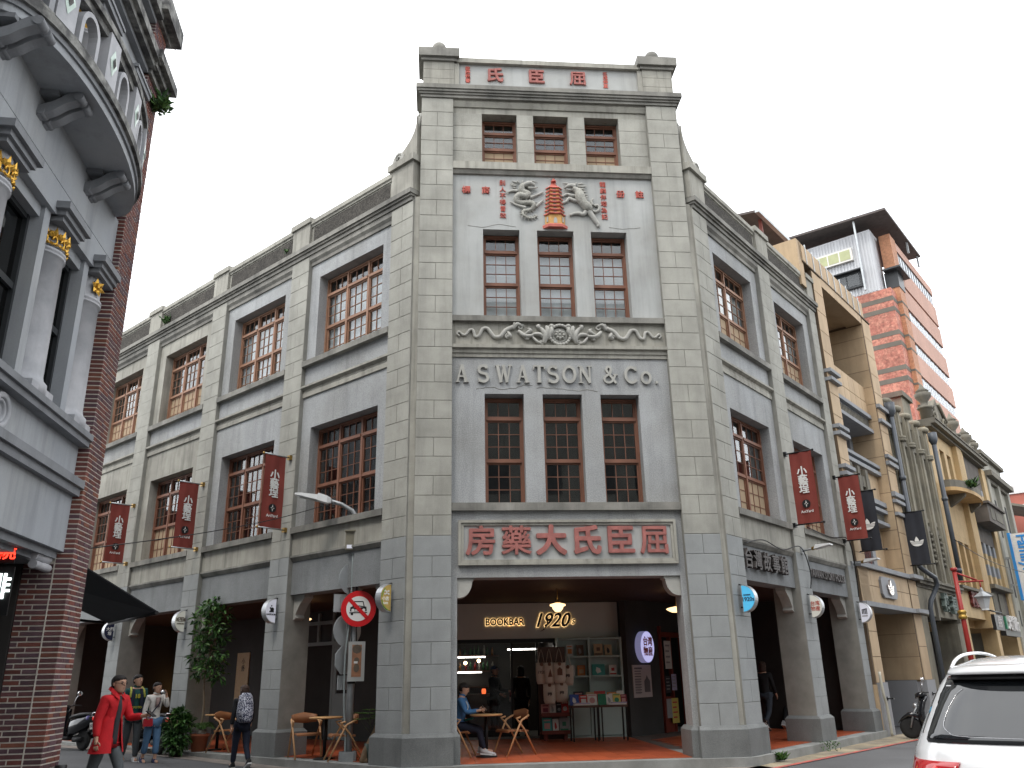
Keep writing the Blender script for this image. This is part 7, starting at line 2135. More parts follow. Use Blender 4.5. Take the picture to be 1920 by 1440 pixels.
# plant and old log by the lamp pole
t = thing('potted_tree', 'small potted tree with a weathered trunk piece leaning on the corner pillar', 'plant', (-3.66, 1.05, .15))
q = MB(); q.lathe([(.001, 0), (.14, 0), (.17, .32), (.15, .32), (.001, .28)], (.05, 0, 0), 14); q.build('pot', mat('dark_green_pot', (.03, .045, .035), .5, .1, 4), t, local=True)
q = MB()
for dx, tw in ((0, .5), (.07, 1.9)):
    q.tube(smoothpts([(-.14 + dx, -.06, .0), (-.05 + dx, -.04, .25), (.06 + dx * .7, 0, .5), (.16 + dx * .4, .03, .78)]), [.055 + .014 * sin(i * tw + dx * 9) for i in range(13)], 8)
q.build('trunk', mat('weathered_log', (.17, .115, .07), .9, .3, 9, bump=.5), t, local=True)
q = MB(); random.seed(8)
for i in range(10):
    b0 = Vector((.0, 0, .45 + .05 * (i % 4))); a = i * .9; tip = b0 + Vector((.22 * cos(a), .16 * sin(a), .22 + .05 * (i % 3)))
    q.cm = 1
    for k in range(7):
        aa = k * .9
        q.cm = 1 + k % 2
        leafquad(q, tip, Vector((cos(aa), sin(aa), .1)), .17, .026, ZV)
    q.cm = 0; leafquad(q, b0, tip - b0, (tip - b0).length, .006, Vector((0, 1, 0)))
q.build('crown', m_leafs, t, local=True)
def weeds(p, r_, n, ln, label, mats=None, name='weed'):
    t = thing(name, label, 'weed', tuple(p))
    q = MB()
    for i in range(n):
        a = random.uniform(0, 2 * pi); d = Vector((cos(a) * .7, sin(a) * .7, random.uniform(.2, 1)))
        q.cm = random.randrange(3)
        leafquad(q, Vector((random.uniform(-r_, r_), random.uniform(-r_, r_), random.uniform(0, r_ * .8))), d, ln * random.uniform(.5, 1.2), ln * .16, Vector((random.gauss(0, 1), random.gauss(0, 1), 1)))
    q.build('foliage', mats or m_leafs, t, local=True)
weeds(FL(10.9, -.09, 11.70), .16, 90, .16, 'tuft of weeds in the pebble panel of the far left parapet')
weeds(FL(4.85, -.10, 11.78), .08, 40, .12, 'small tuft of weeds in the parapet beside the second pier')
weeds(FR(.95, .14, .02), .07, 60, .16, 'small weed growing at the foot of the right corner plinth')
weeds(FR(3.4, .13, .0), .22, 80, .07, 'patch of low moss weeds along the right kerb')
weeds(FW(.30, .10, 10.2), .14, 120, .2, 'dark tuft of weeds growing on the top of the brick pier')
weeds(FR(20.9, .62, 8.1), .28, 160, .28, 'green plant growing over the rail of the small curved balcony')
m_twig = mat('dry_twig', (.10, .075, .06), .9)
t = thing('dry_weed', 'dry leafless twigs sticking up from the right parapet', 'weed', tuple(FR(5.0, -.5, 12.2)))
q = MB()
for i in range(9):
    a = random.uniform(-1, 1); q.tube([(.04 * i - .2, 0, 0), (.04 * i - .2 + .1 * a, .05 * a, .35), (.04 * i - .2 + .28 * a, .1 * a, .6 + .3 * random.random())], [.007, .005, .002], 4)
q.build('twig', m_twig, t, local=True)
t = thing('dry_weed', 'dry twigs growing sideways from the top of the brick pier', 'weed', tuple(FW(.6, .1, 11.3)))
q = MB()
for i in range(6):
    q.tube([(0, 0, .08 * i), (.06, .3, .08 * i + .05), (.1, .55 + .1 * (i % 2), .1 * i - .02)], [.008, .005, .002], 4)
q.build('twig', m_twig, t, local=True)

# ------------------------------------------------------------------ people
def skin(joints, edges, root, sub=1):
    names = list(joints)
    me = bpy.data.meshes.new('skin'); me.from_pydata([joints[k][0] for k in names], [(names.index(a), names.index(b_)) for a, b_ in edges], [])
    o = bpy.data.objects.new('skin', me); COL.objects.link(o)
    o.modifiers.new('s', 'SKIN')
    for i, k in enumerate(names):
        r_ = joints[k][1]
        sv = me.skin_vertices[0].data[i]; sv.radius = r_ if isinstance(r_, tuple) else (r_, r_); sv.use_root = (k == root)
    md = o.modifiers.new('u', 'SUBSURF'); md.levels = sub; md.render_levels = sub
    ev = o.evaluated_get(bpy.context.evaluated_depsgraph_get()); m2 = ev.to_mesh()
    out = ([v.co.copy() for v in m2.vertices], [list(p.vertices) for p in m2.polygons])
    ev.to_mesh_clear(); bpy.data.objects.remove(o); bpy.data.meshes.remove(me)
    return out
m_skin = mat('skin', (.50, .29, .20), .55, .06, 8, local=True)
m_hair = mat('black_hair', (.014, .011, .010), .75, .2, 20, local=True)
m_hairb = mat('dark_brown_hair', (.045, .024, .017), .75, .2, 20, local=True)
CL = {}
def cloth(n, c, v=.14, r_=.85):
    if n not in CL: CL[n] = mat('cloth_' + n, c, r_, v, 7, .06, 80, bump=.12, bs=25, local=True)
    return CL[n]
def person(loc, rz, H, label, pose, top, bottom, shoes, hair='short', hm=None, open_jacket=None, skirt=0.0, long_top=.0, group=None, wide=1.0, hood=None):
    """A standing, walking or sitting figure that faces local -y. pose: hip / knee / shoulder / elbow angles in degrees."""
    t = thing('person', label, 'person', loc, rz, group)
    J = {}
    F = Vector((0, -1, 0)); U = ZV
    p = dict(hl=0, hr=0, kl=0, kr=0, sl=0, sr=0, ol=8, or_=8, el=10, er=10, lean=0, head=0, nod=0, drop=0, il=0, ir=0); p.update(pose)
    hipz = .515 * H - p['drop']
    pel = Vector((0, 0, hipz))
    ln_ = R(p['lean'])
    def trunk(h, f_=0): return pel + (U * cos(ln_) + F * sin(ln_)) * h + F * f_
    ch = trunk(.21 * H); sh = trunk(.295 * H); nk = trunk(.335 * H); hd = trunk(.405 * H, .012 * H)
    w_ = wide
    J['pel'] = (pel, (.080 * H * w_, .062 * H)); J['wst'] = (trunk(.10 * H), (.072 * H * w_, .056 * H)); J['ch'] = (ch, (.088 * H * w_, .064 * H)); J['sh'] = (sh, (.055 * H, .045 * H)); J['nk'] = (nk, .031 * H); J['hd0'] = (trunk(.37 * H, .005 * H), .03 * H)
    E = [('pel', 'wst'), ('wst', 'ch'), ('ch', 'sh'), ('sh', 'nk'), ('nk', 'hd0')]
    for s, n in ((1, 'l'), (-1, 'r')):
        ha, ka = R(p['h' + n]), R(p['k' + n])
        hip = pel + Vector((s * .052 * H, 0, -.02 * H))
        d1 = F * sin(ha) - U * cos(ha); kn = hip + d1 * .245 * H
        d2 = F * sin(ha - ka) - U * cos(ha - ka); an = kn + d2 * .235 * H
        toe = an + (F * cos((ha - ka) * .4) + U * sin((ha - ka) * .4)) * .10 * H - U * .02 * H
        J['hip' + n] = (hip, .056 * H * w_); J['th' + n] = (hip.lerp(kn, .5), .050 * H); J['kn' + n] = (kn, .036 * H); J['cf' + n] = (kn.lerp(an, .35), .034 * H); J['an' + n] = (an, .023 * H); J['toe' + n] = (toe, .02 * H)
        E += [('pel', 'hip' + n), ('hip' + n, 'th' + n), ('th' + n, 'kn' + n), ('kn' + n, 'cf' + n), ('cf' + n, 'an' + n), ('an' + n, 'toe' + n)]
        sa, so_, ea = R(p['s' + n]), R(p['ol' if n == 'l' else 'or_']), R(p['e' + n])
        shp = sh + Vector((s * .098 * H * (.5 + .5 * w_), 0, -.008 * H))
        X = Vector((s, 0, 0))
        u1 = (F * sin(sa) - U * cos(sa)) * cos(so_) + X * sin(so_); el = shp + u1 * .165 * H
        inw = R(p['i' + n])
        u2 = (F * sin(sa + ea) - U * cos(sa + ea)) * cos(so_ * .4) + X * (sin(so_ * .4)); u2 = u2 * cos(inw) - X * sin(inw); wr = el + u2 * .145 * H
        J['shp' + n] = (shp, .038 * H); J['ua' + n] = (shp.lerp(el, .5), .031 * H); J['el' + n] = (el, .026 * H); J['fa' + n] = (el.lerp(wr, .4), .024 * H); J['wr' + n] = (wr, .016 * H); J['pm' + n] = (wr + u2 * .045 * H, (.02 * H, .013 * H))
        E += [('sh', 'shp' + n), ('shp' + n, 'ua' + n), ('ua' + n, 'el' + n), ('el' + n, 'fa' + n), ('fa' + n, 'wr' + n), ('wr' + n, 'pm' + n)]
        J['_u2' + n] = u2
    U2 = {n: J.pop('_u2' + n) for n in 'lr'}
    slim = dict(pel=.62, wst=.66, ch=.7, hipl=.6, hipr=.6, thl=.7, thr=.7, knl=.7, knr=.7, cfl=.75, cfr=.75, ual=.75, uar=.75, shpl=.7, shpr=.7, ell=.75, elr=.75)
    JB = {k: (v[0], tuple(x * slim.get(k, 1) for x in v[1]) if isinstance(v[1], tuple) else v[1] * slim.get(k, 1)) for k, v in J.items()}
    vs, fs = skin(JB, E, 'pel')
    q = MB(); q.add(vs, fs, smooth=True)
    # head with face, turned by pose
    hy = Matrix.Rotation(R(p['head']), 3, 'Z') @ Matrix.Rotation(R(p['nod']), 3, 'X')
    hh = .068 * H
    def hp(x, y, z): return hd + hy @ Vector((x * hh, y * hh, z * hh))
    rings = []
    for z, rx, ry, fy in ((-1.0, .30, .34, -.30), (-.86, .44, .55, -.22), (-.6, .56, .74, -.10), (-.3, .64, .84, -.04), (0, .70, .90, 0), (.3, .72, .94, .03), (.6, .64, .84, .05), (.82, .46, .62, .06), (.97, .2, .28, .06)):
        rings.append([hp(rx * cos(a), fy + ry * sin(a), z) for a in [i * pi / 7 for i in range(14)]])
    q.loft(rings)
    q.loft([[hp(-.09, -.86, .12), hp(.09, -.86, .12), hp(.04, -.92, .2), hp(-.04, -.92, .2)], [hp(-.14, -.84, -.22), hp(.14, -.84, -.22), hp(.05, -1.08, -.18), hp(-.05, -1.08, -.18)]])
    for s in (-1, 1):
        q.loft([[hp(s * .68, -.02, .12), hp(s * .70, .14, .14), hp(s * .70, .12, -.2), hp(s * .66, .0, -.24)], [hp(s * .80, .06, .16), hp(s * .82, .2, .14), hp(s * .78, .16, -.16), hp(s * .74, .04, -.18)]])
    # hands: palm ends in four unequal fingers and a thumb
    for n, s in (('l', 1), ('r', -1)):
        pm = J['pm' + n][0]; u2 = U2[n].normalized(); side = u2.cross(Vector((s, 0, 0.2))).normalized()
        curl = Vector((-s, 0, 0)) - u2 * u2.dot(Vector((-s, 0, 0)))
        for k, lnf in enumerate((.034, .040, .037, .028)):
            b0 = pm + side * (.011 * (k - 1.5)) * H + u2 * .006 * H
            q.tube([b0, b0 + u2 * lnf * .55 * H + curl * .003 * H, b0 + u2 * lnf * .95 * H + curl * .012 * H], [.0052 * H, .005 * H, .0036 * H], 5)
        b0 = pm - side * .017 * H - u2 * .02 * H
        q.tube([b0, b0 - side * .016 * H + u2 * .014 * H, b0 - side * .018 * H + u2 * .032 * H + curl * .006 * H], [.0065 * H, .0058 * H, .004 * H], 5)
    q.build('body', m_skin, t, local=True)
    q = MB()
    for s in (-1, 1): q.ball(hp(s * .27, -.80, .08), hh * .075, 6)
    q.build('eyes', m_hair, t, local=True)
    q = MB()
    for s in (-1, 1): q.loft([[hp(s * .14, -.86, .26), hp(s * .42, -.78, .28), hp(s * .42, -.78, .33), hp(s * .14, -.86, .32)], [hp(s * .14, -.88, .26), hp(s * .42, -.81, .28), hp(s * .42, -.81, .33), hp(s * .14, -.88, .32)]], smooth=False)
    q.build('eyebrows', m_hair, t, local=True)
    q = MB(); q.loft([[hp(-.2, -.85, -.5), hp(.2, -.85, -.5), hp(.16, -.86, -.44), hp(-.16, -.86, -.44)], [hp(-.17, -.9, -.49), hp(.17, -.9, -.49), hp(.14, -.9, -.45), hp(-.14, -.9, -.45)]]); q.build('mouth', mat('lips', (.32, .12, .10), .5), t, local=True)
    # hair
    HM = hm or m_hair
    q = MB(); rings = []
    for z, rx, ry, fy in ((1.10, .16, .22, .06), (.98, .46, .60, .06), (.78, .66, .84, .07), (.5, .78, .98, .09), (.25, .79, .92, .14)):
        rings.append([hp(rx * cos(a), fy + ry * sin(a), z + (.18 * max(0, -sin(a)) if z < .6 else 0)) for a in [i * pi / 8 for i in range(16)]])
    q.loft(rings[::-1])
    low = -1.15 if hair == 'bob' else -.55 if hair in ('short', 'tied') else -.3
    r2 = []
    for z, rx, ry in ((.45, .80, .96), (.0, .80, .94), (low * .6, .76 if hair == 'bob' else .66, .88), (low, .70 if hair == 'bob' else .5, .74)):
        r2.append([hp(rx * cos(a), .10 + ry * sin(a), z) for a in [pi * (i / 12) * (1.36 if hair == 'bob' else 1.02) - (.18 * pi if hair == 'bob' else .01) for i in range(13)]] + [hp(.3 * rx * cos(a), .12 + .5 * ry * sin(a), z) for a in (pi, pi / 2, 0)])
    q.loft(r2)
    if hair == 'tied': q.tube([hp(0, .95, .1), hp(0, 1.2, -.1), hp(0, 1.15, -.9)], [hh * .22, hh * .25, hh * .08], 7)
    q.build('hair', HM, t, local=True)
    # clothes
    def grow(keys, g, edges=None, extra=None):
        JJ = {k: (J[k][0], tuple(x * 1 + g for x in J[k][1]) if isinstance(J[k][1], tuple) else J[k][1] + g) for k in keys}
        if extra: JJ.update(extra)
        if long_top and 'thl' in JJ:
            for k_, f_ in (('pel', .62), ('hipl', .8), ('hipr', .8)):
                v_ = JJ[k_]; JJ[k_] = (v_[0] + Vector((0, .02 * H, 0)), tuple(x * f_ for x in v_[1]) if isinstance(v_[1], tuple) else v_[1] * f_)
        EE = [e for e in E if e[0] in JJ and e[1] in JJ] + (edges or [])
        return skin(JJ, EE, keys[0])
    tk = ['pel', 'wst', 'ch', 'sh'] + [a + n for n in 'lr' for a in ('shp', 'ua', 'el', 'fa')]
    exj = {}; exe = []
    for n in 'lr':
        exj['cu' + n] = (J['wr' + n][0] - U2[n] * .012 * H, .026 * H); exe.append(('fa' + n, 'cu' + n))
    exj['hem'] = (pel - U * .045 * H, (.088 * H * w_, .066 * H)); exe.append(('pel', 'hem'))
    vs, fs = grow(tk, .012 * H if long_top else .007 * H, exe, exj)
    q = MB(); q.add(vs, fs, smooth=True)
    q.loft([[nk + Vector((cos(a) * .043 * H, sin(a) * .043 * H, -.012 * H)) for a in [i * pi / 6 for i in range(12)]], [nk + Vector((cos(a) * .040 * H, sin(a) * .042 * H - .003 * H, .016 * H)) for a in [i * pi / 6 for i in range(12)]]], cap=False)
    if long_top:
        for ins in (0, .006):
            q.loft([[trunk(z) + Vector((rx * H * w_ * sin(a) * (1 - ins), -ry * H * cos(a) * (1 - ins), 0)) for a in [R(24 + 312 * i / 22) for i in range(23)]] for z, rx, ry in ((.27, .080, .060), (.20, .093, .072), (.10, .102, .080), (.0, .112, .09), (-.09, .124, .104), (-long_top, .140, .12))], cap=False, closed=False)
    q.build('jacket' if long_top else 'shirt', top, t, local=True)
    bk = ['pel'] + [a + n for n in 'lr' for a in ('hip', 'th', 'kn', 'cf')]
    ex2 = {}; ee2 = []
    for n in 'lr':
        a_, k_ = J['an' + n][0], J['kn' + n][0]
        ex2['cuf' + n] = (k_.lerp(a_, .72 if skirt else .95), (.052 if skirt else .034) * H); ee2.append(('cf' + n, 'cuf' + n))
    vs, fs = grow(bk, .010 * H if skirt else .006 * H, ee2, ex2)
    q = MB(); q.add(vs, fs, smooth=True); q.build('trousers', bottom, t, local=True)
    for n in 'lr':
        a_, to = J['an' + n][0], J['toe' + n][0]
        d = (to - a_); fl_ = Vector((d.x, d.y, 0)).normalized() if Vector((d.x, d.y, 0)).length > 1e-4 else F
        d.normalize(); sd_ = d.cross(U).normalized(); up = sd_.cross(d)
        q = MB(); rings = []
        for f_, hw, h0, h1 in ((-.045, .024, -.035, .03), (-.01, .028, -.037, .035), (.04, .030, -.037, .012), (.085, .033, -.037, -.004), (.12, .026, -.036, -.012), (.135, .012, -.034, -.02)):
            c_ = a_ + d * f_ * H
            rings.append([c_ + sd_ * hw * x * H + up * z * H for x, z in ((-1, h0), (1, h0), (1, (h0 + h1) / 2), (.5, h1), (-.5, h1), (-1, (h0 + h1) / 2))])
        q.loft(rings); o_ = q.build('shoe', shoes, t, local=True)
        q = MB(); q.loft([[c + up * 0 for c in (a_ + d * f_ * H + sd_ * hw * x * H + up * z * H for x, z in ((-1.04, -.043), (1.04, -.043), (1.04, -.03), (-1.04, -.03)))] for f_, hw in ((-.048, .024), (.0, .029), (.085, .034), (.138, .013))], smooth=False); q.build('sole', m_white, o_, local=True)
    return t, J, hp, hd, H
c_red = cloth('red_parka', (.50, .012, .018)); c_char = cloth('charcoal', (.035, .035, .04)); c_greyj = cloth('grey_jeans', (.085, .095, .10)); c_navy = cloth('navy', (.012, .016, .032)); c_black = cloth('black', (.010, .010, .012)); c_teal = cloth('teal_green', (.015, .075, .07)); c_white = cloth('off_white', (.62, .59, .55)); c_blue = cloth('blue_jeans', (.085, .17, .29)); c_denim = cloth('denim_blue', (.055, .16, .33))
m_shoe_w = cloth('white_canvas', (.5, .5, .5)); m_shoe_n = cloth('navy_shoe', (.03, .04, .09)); m_shoe_b = cloth('black_shoe', (.015, .015, .015))
# man in the red parka
tman, J, hp, hd, H = person((-6.93, -2.85, gz(-6.93, -2.85)), R(68), 1.66, 'man in a red open parka and glasses walking to the right with a phone', dict(hl=24, kl=6, hr=-20, kr=22, sl=18, el=78, sr=-8, er=18, ol=14, or_=14, head=-6, lean=4, il=8), c_red, c_greyj, m_shoe_b, 'short', long_top=.205, wide=1.10)
q = MB(); rings = []
for z, hw, y in ((.31, .020, -.036), (.22, .030, -.056), (.10, .034, -.066), (-.02, .036, -.072), (-.06, .038, -.072)):
    c_ = J['pel'][0] + ZV * z * H + Vector((0, y * H - (.012 * H if z > .15 else 0), 0)) + Vector((0, -sin(R(4)) * z * H, 0))
    rings.append([c_ + Vector((x * hw * H, yy * H, 0)) for x, yy in ((-1, .02), (-.6, -.004), (0, -.01), (.6, -.004), (1, .02), (0, .03))])
q.loft(rings); q.build('shirt_front', c_char, tman, local=True)
for s in (-1, 1):
    q = MB(); q.loft([[J['nk'][0] + Vector((s * x * H, y * H, z * H)) for x, y, z in ((.012, -.052, -.03), (.03, -.072, -.055), (.062, -.055, -.03), (.066, .0, .012), (.045, .05, .03), (.0, .062, .035))], [J['nk'][0] + Vector((s * x * H, y * H, z * H)) for x, y, z in ((.010, -.042, .0), (.022, -.055, -.02), (.045, -.04, .008), (.046, .0, .04), (.034, .04, .052), (.0, .05, .056))]], cap=False, closed=False, smooth=False); q.build('collar', c_red, tman, local=True)
q = MB(); 
for s in (-1, 1):
    q.tube([hp(s * .02 + s * .26 + .2 * cos(a), -.92 + .02 * abs(cos(a)), .07 + .15 * sin(a)) for a in [i * pi / 6 for i in range(13)]], .0028, 4); q.tube([hp(s * .46, -.86, .1), hp(s * .72, -.1, .12)], .003, 4)
q.build('glasses', m_metal, tman, local=True)
q = MB(); a0 = J['pml'][0]; q.cbox(a0 + Vector((-.01, -.055, .02)), (.075, .012, .145), pitch=R(-60)); ph = q.build('phone', m_blk, None)
ph.data.transform(Matrix.Rotation(R(68), 4, 'Z')); ph.location = (-6.93, -2.85, gz(-6.93, -2.85)); tag(ph, 'dark phone held by the man in the red parka', 'phone')
# teenager
tt, J, hp, hd, H = person((-8.82, 3.78, gz(-8.8, 3.8)), R(30), 1.70, 'boy in a dark vest and teal printed shirt walking behind the red parka', dict(hl=14, kl=8, hr=-10, kr=16, sl=6, sr=-4, el=12, er=14, head=28, ol=10, or_=10), c_teal, c_greyj, m_shoe_w, 'short')
q = MB()
for s in (-1, 1):
    rings = []
    for z, x0, x1, yf in ((.31, .030, .075, -.045), (.24, .035, .105, -.085), (.12, .035, .10, -.085), (.0, .040, .105, -.085), (-.05, .045, .108, -.083)):
        c_ = J['pel'][0] + ZV * z * H
        rings.append([c_ + Vector((s * x0 * H, yf * H, 0)), c_ + Vector((s * x1 * .8 * H, yf * .92 * H, 0)), c_ + Vector((s * x1 * H, 0, 0)), c_ + Vector((s * x1 * .7 * H, .075 * H, 0)), c_ + Vector((0, .088 * H, 0)), c_ + Vector((0, .07 * H, 0)), c_ + Vector((s * x1 * .9 * H, 0, 0)), c_ + Vector((s * x0 * H, yf * .85 * H, 0))])
    q.loft(rings)
q.build('vest', c_navy, tt, local=True)
q = MB()
for s in (-1, 1): q.tube([J['sh'][0] + Vector((s * .065 * H, .02 * H, .035 * H)), J['sh'][0] + Vector((s * .075 * H, -.055 * H, .0)), J['ch'][0] + Vector((s * .085 * H, -.09 * H, .0))], .022, 6, flat=.5)
q.build('strap', cloth('yellow_strap', (.38, .38, .07)), tt, local=True)
q = MB(); c_ = J['ch'][0] + Vector((0, -.083 * H, 0))
text(q, '18', c_ + Vector((0, -.006, .02)), (1, 0, 0), (0, -1, 0), .11, ext=.004, off=.004); text(q, 'KYOTO', c_ + Vector((0, -.006, -.20)), (1, 0, 0), (0, -1, 0), .06, ext=.004, off=.002)
q.build('shirt_print', cloth('yellow_print', (.42, .38, .04)), tt, local=True)
# woman in white
tw_, J, hp, hd, H = person((-8.28, 3.38, gz(-8.28, 3.38)), R(38), 1.54, 'woman in a white jacket and cropped blue jeans with her hand at her mouth', dict(hl=10, kl=8, hr=-8, kr=12, sl=42, el=128, il=20, sr=-4, er=16, head=16, ol=10, or_=10), c_white, c_blue, m_shoe_n, 'tied', skirt=1, wide=.98)
q = MB(); q.tube([J['sh'][0] + Vector((.07 * H, .0, .04 * H)), J['ch'][0] + Vector((.02 * H, -.10 * H, .0)), J['wst'][0] + Vector((-.06 * H, -.09 * H, .0)), J['pel'][0] + Vector((-.10 * H, -.06 * H, .0))], .011, 6, flat=.4); q.build('bag_strap', c_navy, tw_, local=True)
q = MB(); q.loft([[J['ch'][0] + Vector((x * H * .03, -.086 * H + (.004 if abs(x) == 1 else 0), z * H)) for x in (-1, 0, 1)] + [J['ch'][0] + Vector((0, -.06 * H, z * H))] for z in (.075, .0, -.05)]); q.build('blouse', cloth('mauve_blouse', (.30, .21, .19)), tw_, local=True)
b_ = J['pel'][0] + Vector((-.10 * H, -.075 * H, -.02))
q = MB(); q.loft([[b_ + Vector((x * w2, y * .03, z)) for x, y in ((-1, -1), (1, -1), (1, 1), (-1, 1))] for z, w2 in ((-.09, .085), (-.06, .095), (.04, .085), (.06, .075))], smooth=False); bg_ = q.build('shoulder_bag', cloth('red_bag', (.35, .012, .02)), None)
bg_.data.transform(Matrix.Rotation(R(38), 4, 'Z')); bg_.location = (-8.28, 3.38, gz(-8.28, 3.38)); tag(bg_, 'small red shoulder bag hanging at the hip of the woman in white', 'bag')
# woman with the patterned backpack, walking away to the left
tb, J, hp, hd, H = person((-6.22, 2.15, gz(-6.22, 2.15)), R(208), 1.50, 'woman in dark clothes seen from behind with a patterned backpack', dict(hl=16, kl=4, hr=-16, kr=24, sl=-6, sr=12, el=14, er=16, ol=8, or_=10, head=16, lean=2), c_black, c_navy, m_shoe_b, 'bob', hm=m_hairb, wide=1.05)
M = mat('navy_white_pattern', (.012, .016, .05), .8, 0, local=True)
nt_m = M.node_tree; b0 = nt_m.nodes['Principled BSDF']
tcx = _n(nt_m, 'ShaderNodeTexCoord'); vo = _n(nt_m, 'ShaderNodeTexNoise'); vo.inputs['Scale'].default_value = 26; vo.inputs['Detail'].default_value = 1; vo.inputs['Distortion'].default_value = 2.5
cr = _n(nt_m, 'ShaderNodeValToRGB'); cr.color_ramp.interpolation = 'CONSTANT'; cr.color_ramp.elements[0].color = (.012, .016, .055, 1); cr.color_ramp.elements[1].position = .52; cr.color_ramp.elements[1].color = (.55, .56, .62, 1)
nt_m.links.new(tcx.outputs['Object'], vo.inputs['Vector']); nt_m.links.new(vo.outputs['Fac'], cr.inputs[0]); nt_m.links.new(cr.outputs[0], b0.inputs['Base Color'])
bpk = thing('backpack', 'navy and white patterned backpack worn by the woman in dark clothes', 'backpack', (-6.22, 2.15, gz(-6.22, 2.15)), R(208))
q = MB(); rings = []
for z, hw, dp in ((-.13, .07, .05), (-.10, .098, .085), (.0, .108, .10), (.10, .10, .09), (.19, .082, .065), (.23, .05, .03)):
    c_ = J['ch'][0] + Vector((0, .072 * H, z * H - .06 * H))
    rings.append([c_ + Vector((hw * H * cos(a), max(-.0, sin(a)) * dp * 1.25 * H - (.01 if sin(a) < 0 else 0), 0)) for a in [i * pi / 8 for i in range(16)]])
q.loft(rings); q.build('body', M, bpk, local=True)
q = MB(); rings = []
for z, hw in ((-.12, .05), (-.08, .075), (.0, .08), (.05, .06)):
    c_ = J['ch'][0] + Vector((0, .175 * H, z * H - .06 * H)); rings.append([c_ + Vector((hw * H * cos(a), .045 * H * sin(a), 0)) for a in [i * pi / 6 for i in range(12)]])
q.loft(rings); q.build('pocket', M, bpk, local=True)
for s in (-1, 1):
    q = MB(); q.tube([J['sh'][0] + Vector((s * .06 * H, .10 * H, -.02 * H)), J['sh'][0] + Vector((s * .066 * H, .03 * H, .048 * H)), J['sh'][0] + Vector((s * .07 * H, -.05 * H, .0)), J['ch'][0] + Vector((s * .082 * H, -.06 * H, -.05 * H)), J['ch'][0] + Vector((s * .098 * H, .04 * H, -.11 * H))], .017, 6, flat=.45); q.build('strap', M, bpk, local=True)
# seated woman
ts, J, hp, hd, H = person((-2.03, 1.50, .16), R(78), 1.58, 'woman in a denim blue shirt sitting at the cafe table looking at her phone', dict(hl=84, kl=80, hr=80, kr=62, drop=.515 * 1.58 - .56, sl=26, el=72, il=18, sr=26, er=72, ir=18, lean=6, nod=22, ol=8, or_=8), c_denim, c_navy, m_shoe_w, 'short', wide=1.0)
q = MB(); a0 = (J['pml'][0] + J['pmr'][0]) / 2; q.cbox(a0 + Vector((0, -.03, .03)), (.075, .014, .14), pitch=R(-40)); ph = q.build('phone', m_blk, None)
ph.data.transform(Matrix.Rotation(R(78), 4, 'Z')); ph.location = (-2.03, 1.50, .16); tag(ph, 'dark phone in the hands of the seated woman', 'phone')
q = MB(); q.loft([[J['pel'][0] + Vector((x * .09, -.10 - .16 * f_, .085 + .03 * f_ + z)) for x, z in ((-1, -.02), (1, -.02), (.8, .015), (-.8, .015))] for f_ in (0, .5, 1)]); bg_ = q.build('pouch', cloth('green_pouch', (.015, .16, .13)), None)
bg_.data.transform(Matrix.Rotation(R(78), 4, 'Z')); bg_.location = (-2.03, 1.50, .16); tag(bg_, 'teal green pouch on the lap of the seated woman', 'bag')
q = MB(); q.tube(smoothpts([hp(-.5, -.3, -1.2), J['ch'][0] + Vector((-.03, -.125, .02)), J['wst'][0] + Vector((0, -.13, .06))]), .005, 4); q.tube(smoothpts([hp(.5, -.3, -1.2), J['ch'][0] + Vector((.03, -.125, .02)), J['wst'][0] + Vector((0, -.13, .06))]), .005, 4); q.build('lanyard', m_white, ts, local=True)
# shop staff and arcade walkers
tcap, J, hp, hd, H = person((-1.02, 6.95, .16), R(60), 1.70, 'man in black with a blue cap standing inside the shop window', dict(sl=20, el=60, sr=16, er=50, head=-10), c_black, c_black, m_shoe_b, 'short')
q = MB(); q.lathe([(hh_ * H * .068, z_) for hh_, z_ in ((.86, .0), (.86, .03), (.7, .07), (.3, .095), (.001, .10))], tuple(hd + Vector((0, .005, .03))), 16); q.prism([(-.055, -.05), (.055, -.05), (.05, -.14), (0, -.16), (-.05, -.14)], 0, .006) if False else None
q.loft([[hd + Vector((x, y, z_)) for x, y in ((-.06, -.05), (.06, -.05), (.05, -.14), (0, -.16), (-.05, -.14))] for z_ in (.03, .038)], smooth=False)
q.build('cap', cloth('cap_blue', (.02, .05, .12)), tcap, local=True)
person((-.36, 6.6, .16), R(190), 1.68, 'dark figure in black seen from behind in the shop doorway', dict(hl=6, hr=-4, kr=8, sl=10, el=40, sr=0), c_black, c_black, m_shoe_b, 'bob')
m_sneak = cloth('dark_sneaker', (.03, .015, .012))
person((5.75, 6.05, .16), R(140), 1.66, 'person in dark jacket and jeans walking away in the right arcade', dict(hl=16, kl=8, hr=-20, kr=38, sl=-12, sr=12, el=16, er=20), c_black, cloth('dark_jeans', (.035, .045, .06)), m_sneak, 'bob', hm=m_hairb)
person((6.75, 7.0, .16), R(138), 1.72, 'person in black walking ahead in the right arcade behind the second pillar', dict(hl=-14, kl=24, hr=14, kr=6, sl=8, sr=-8), c_black, c_black, m_shoe_w, 'short')
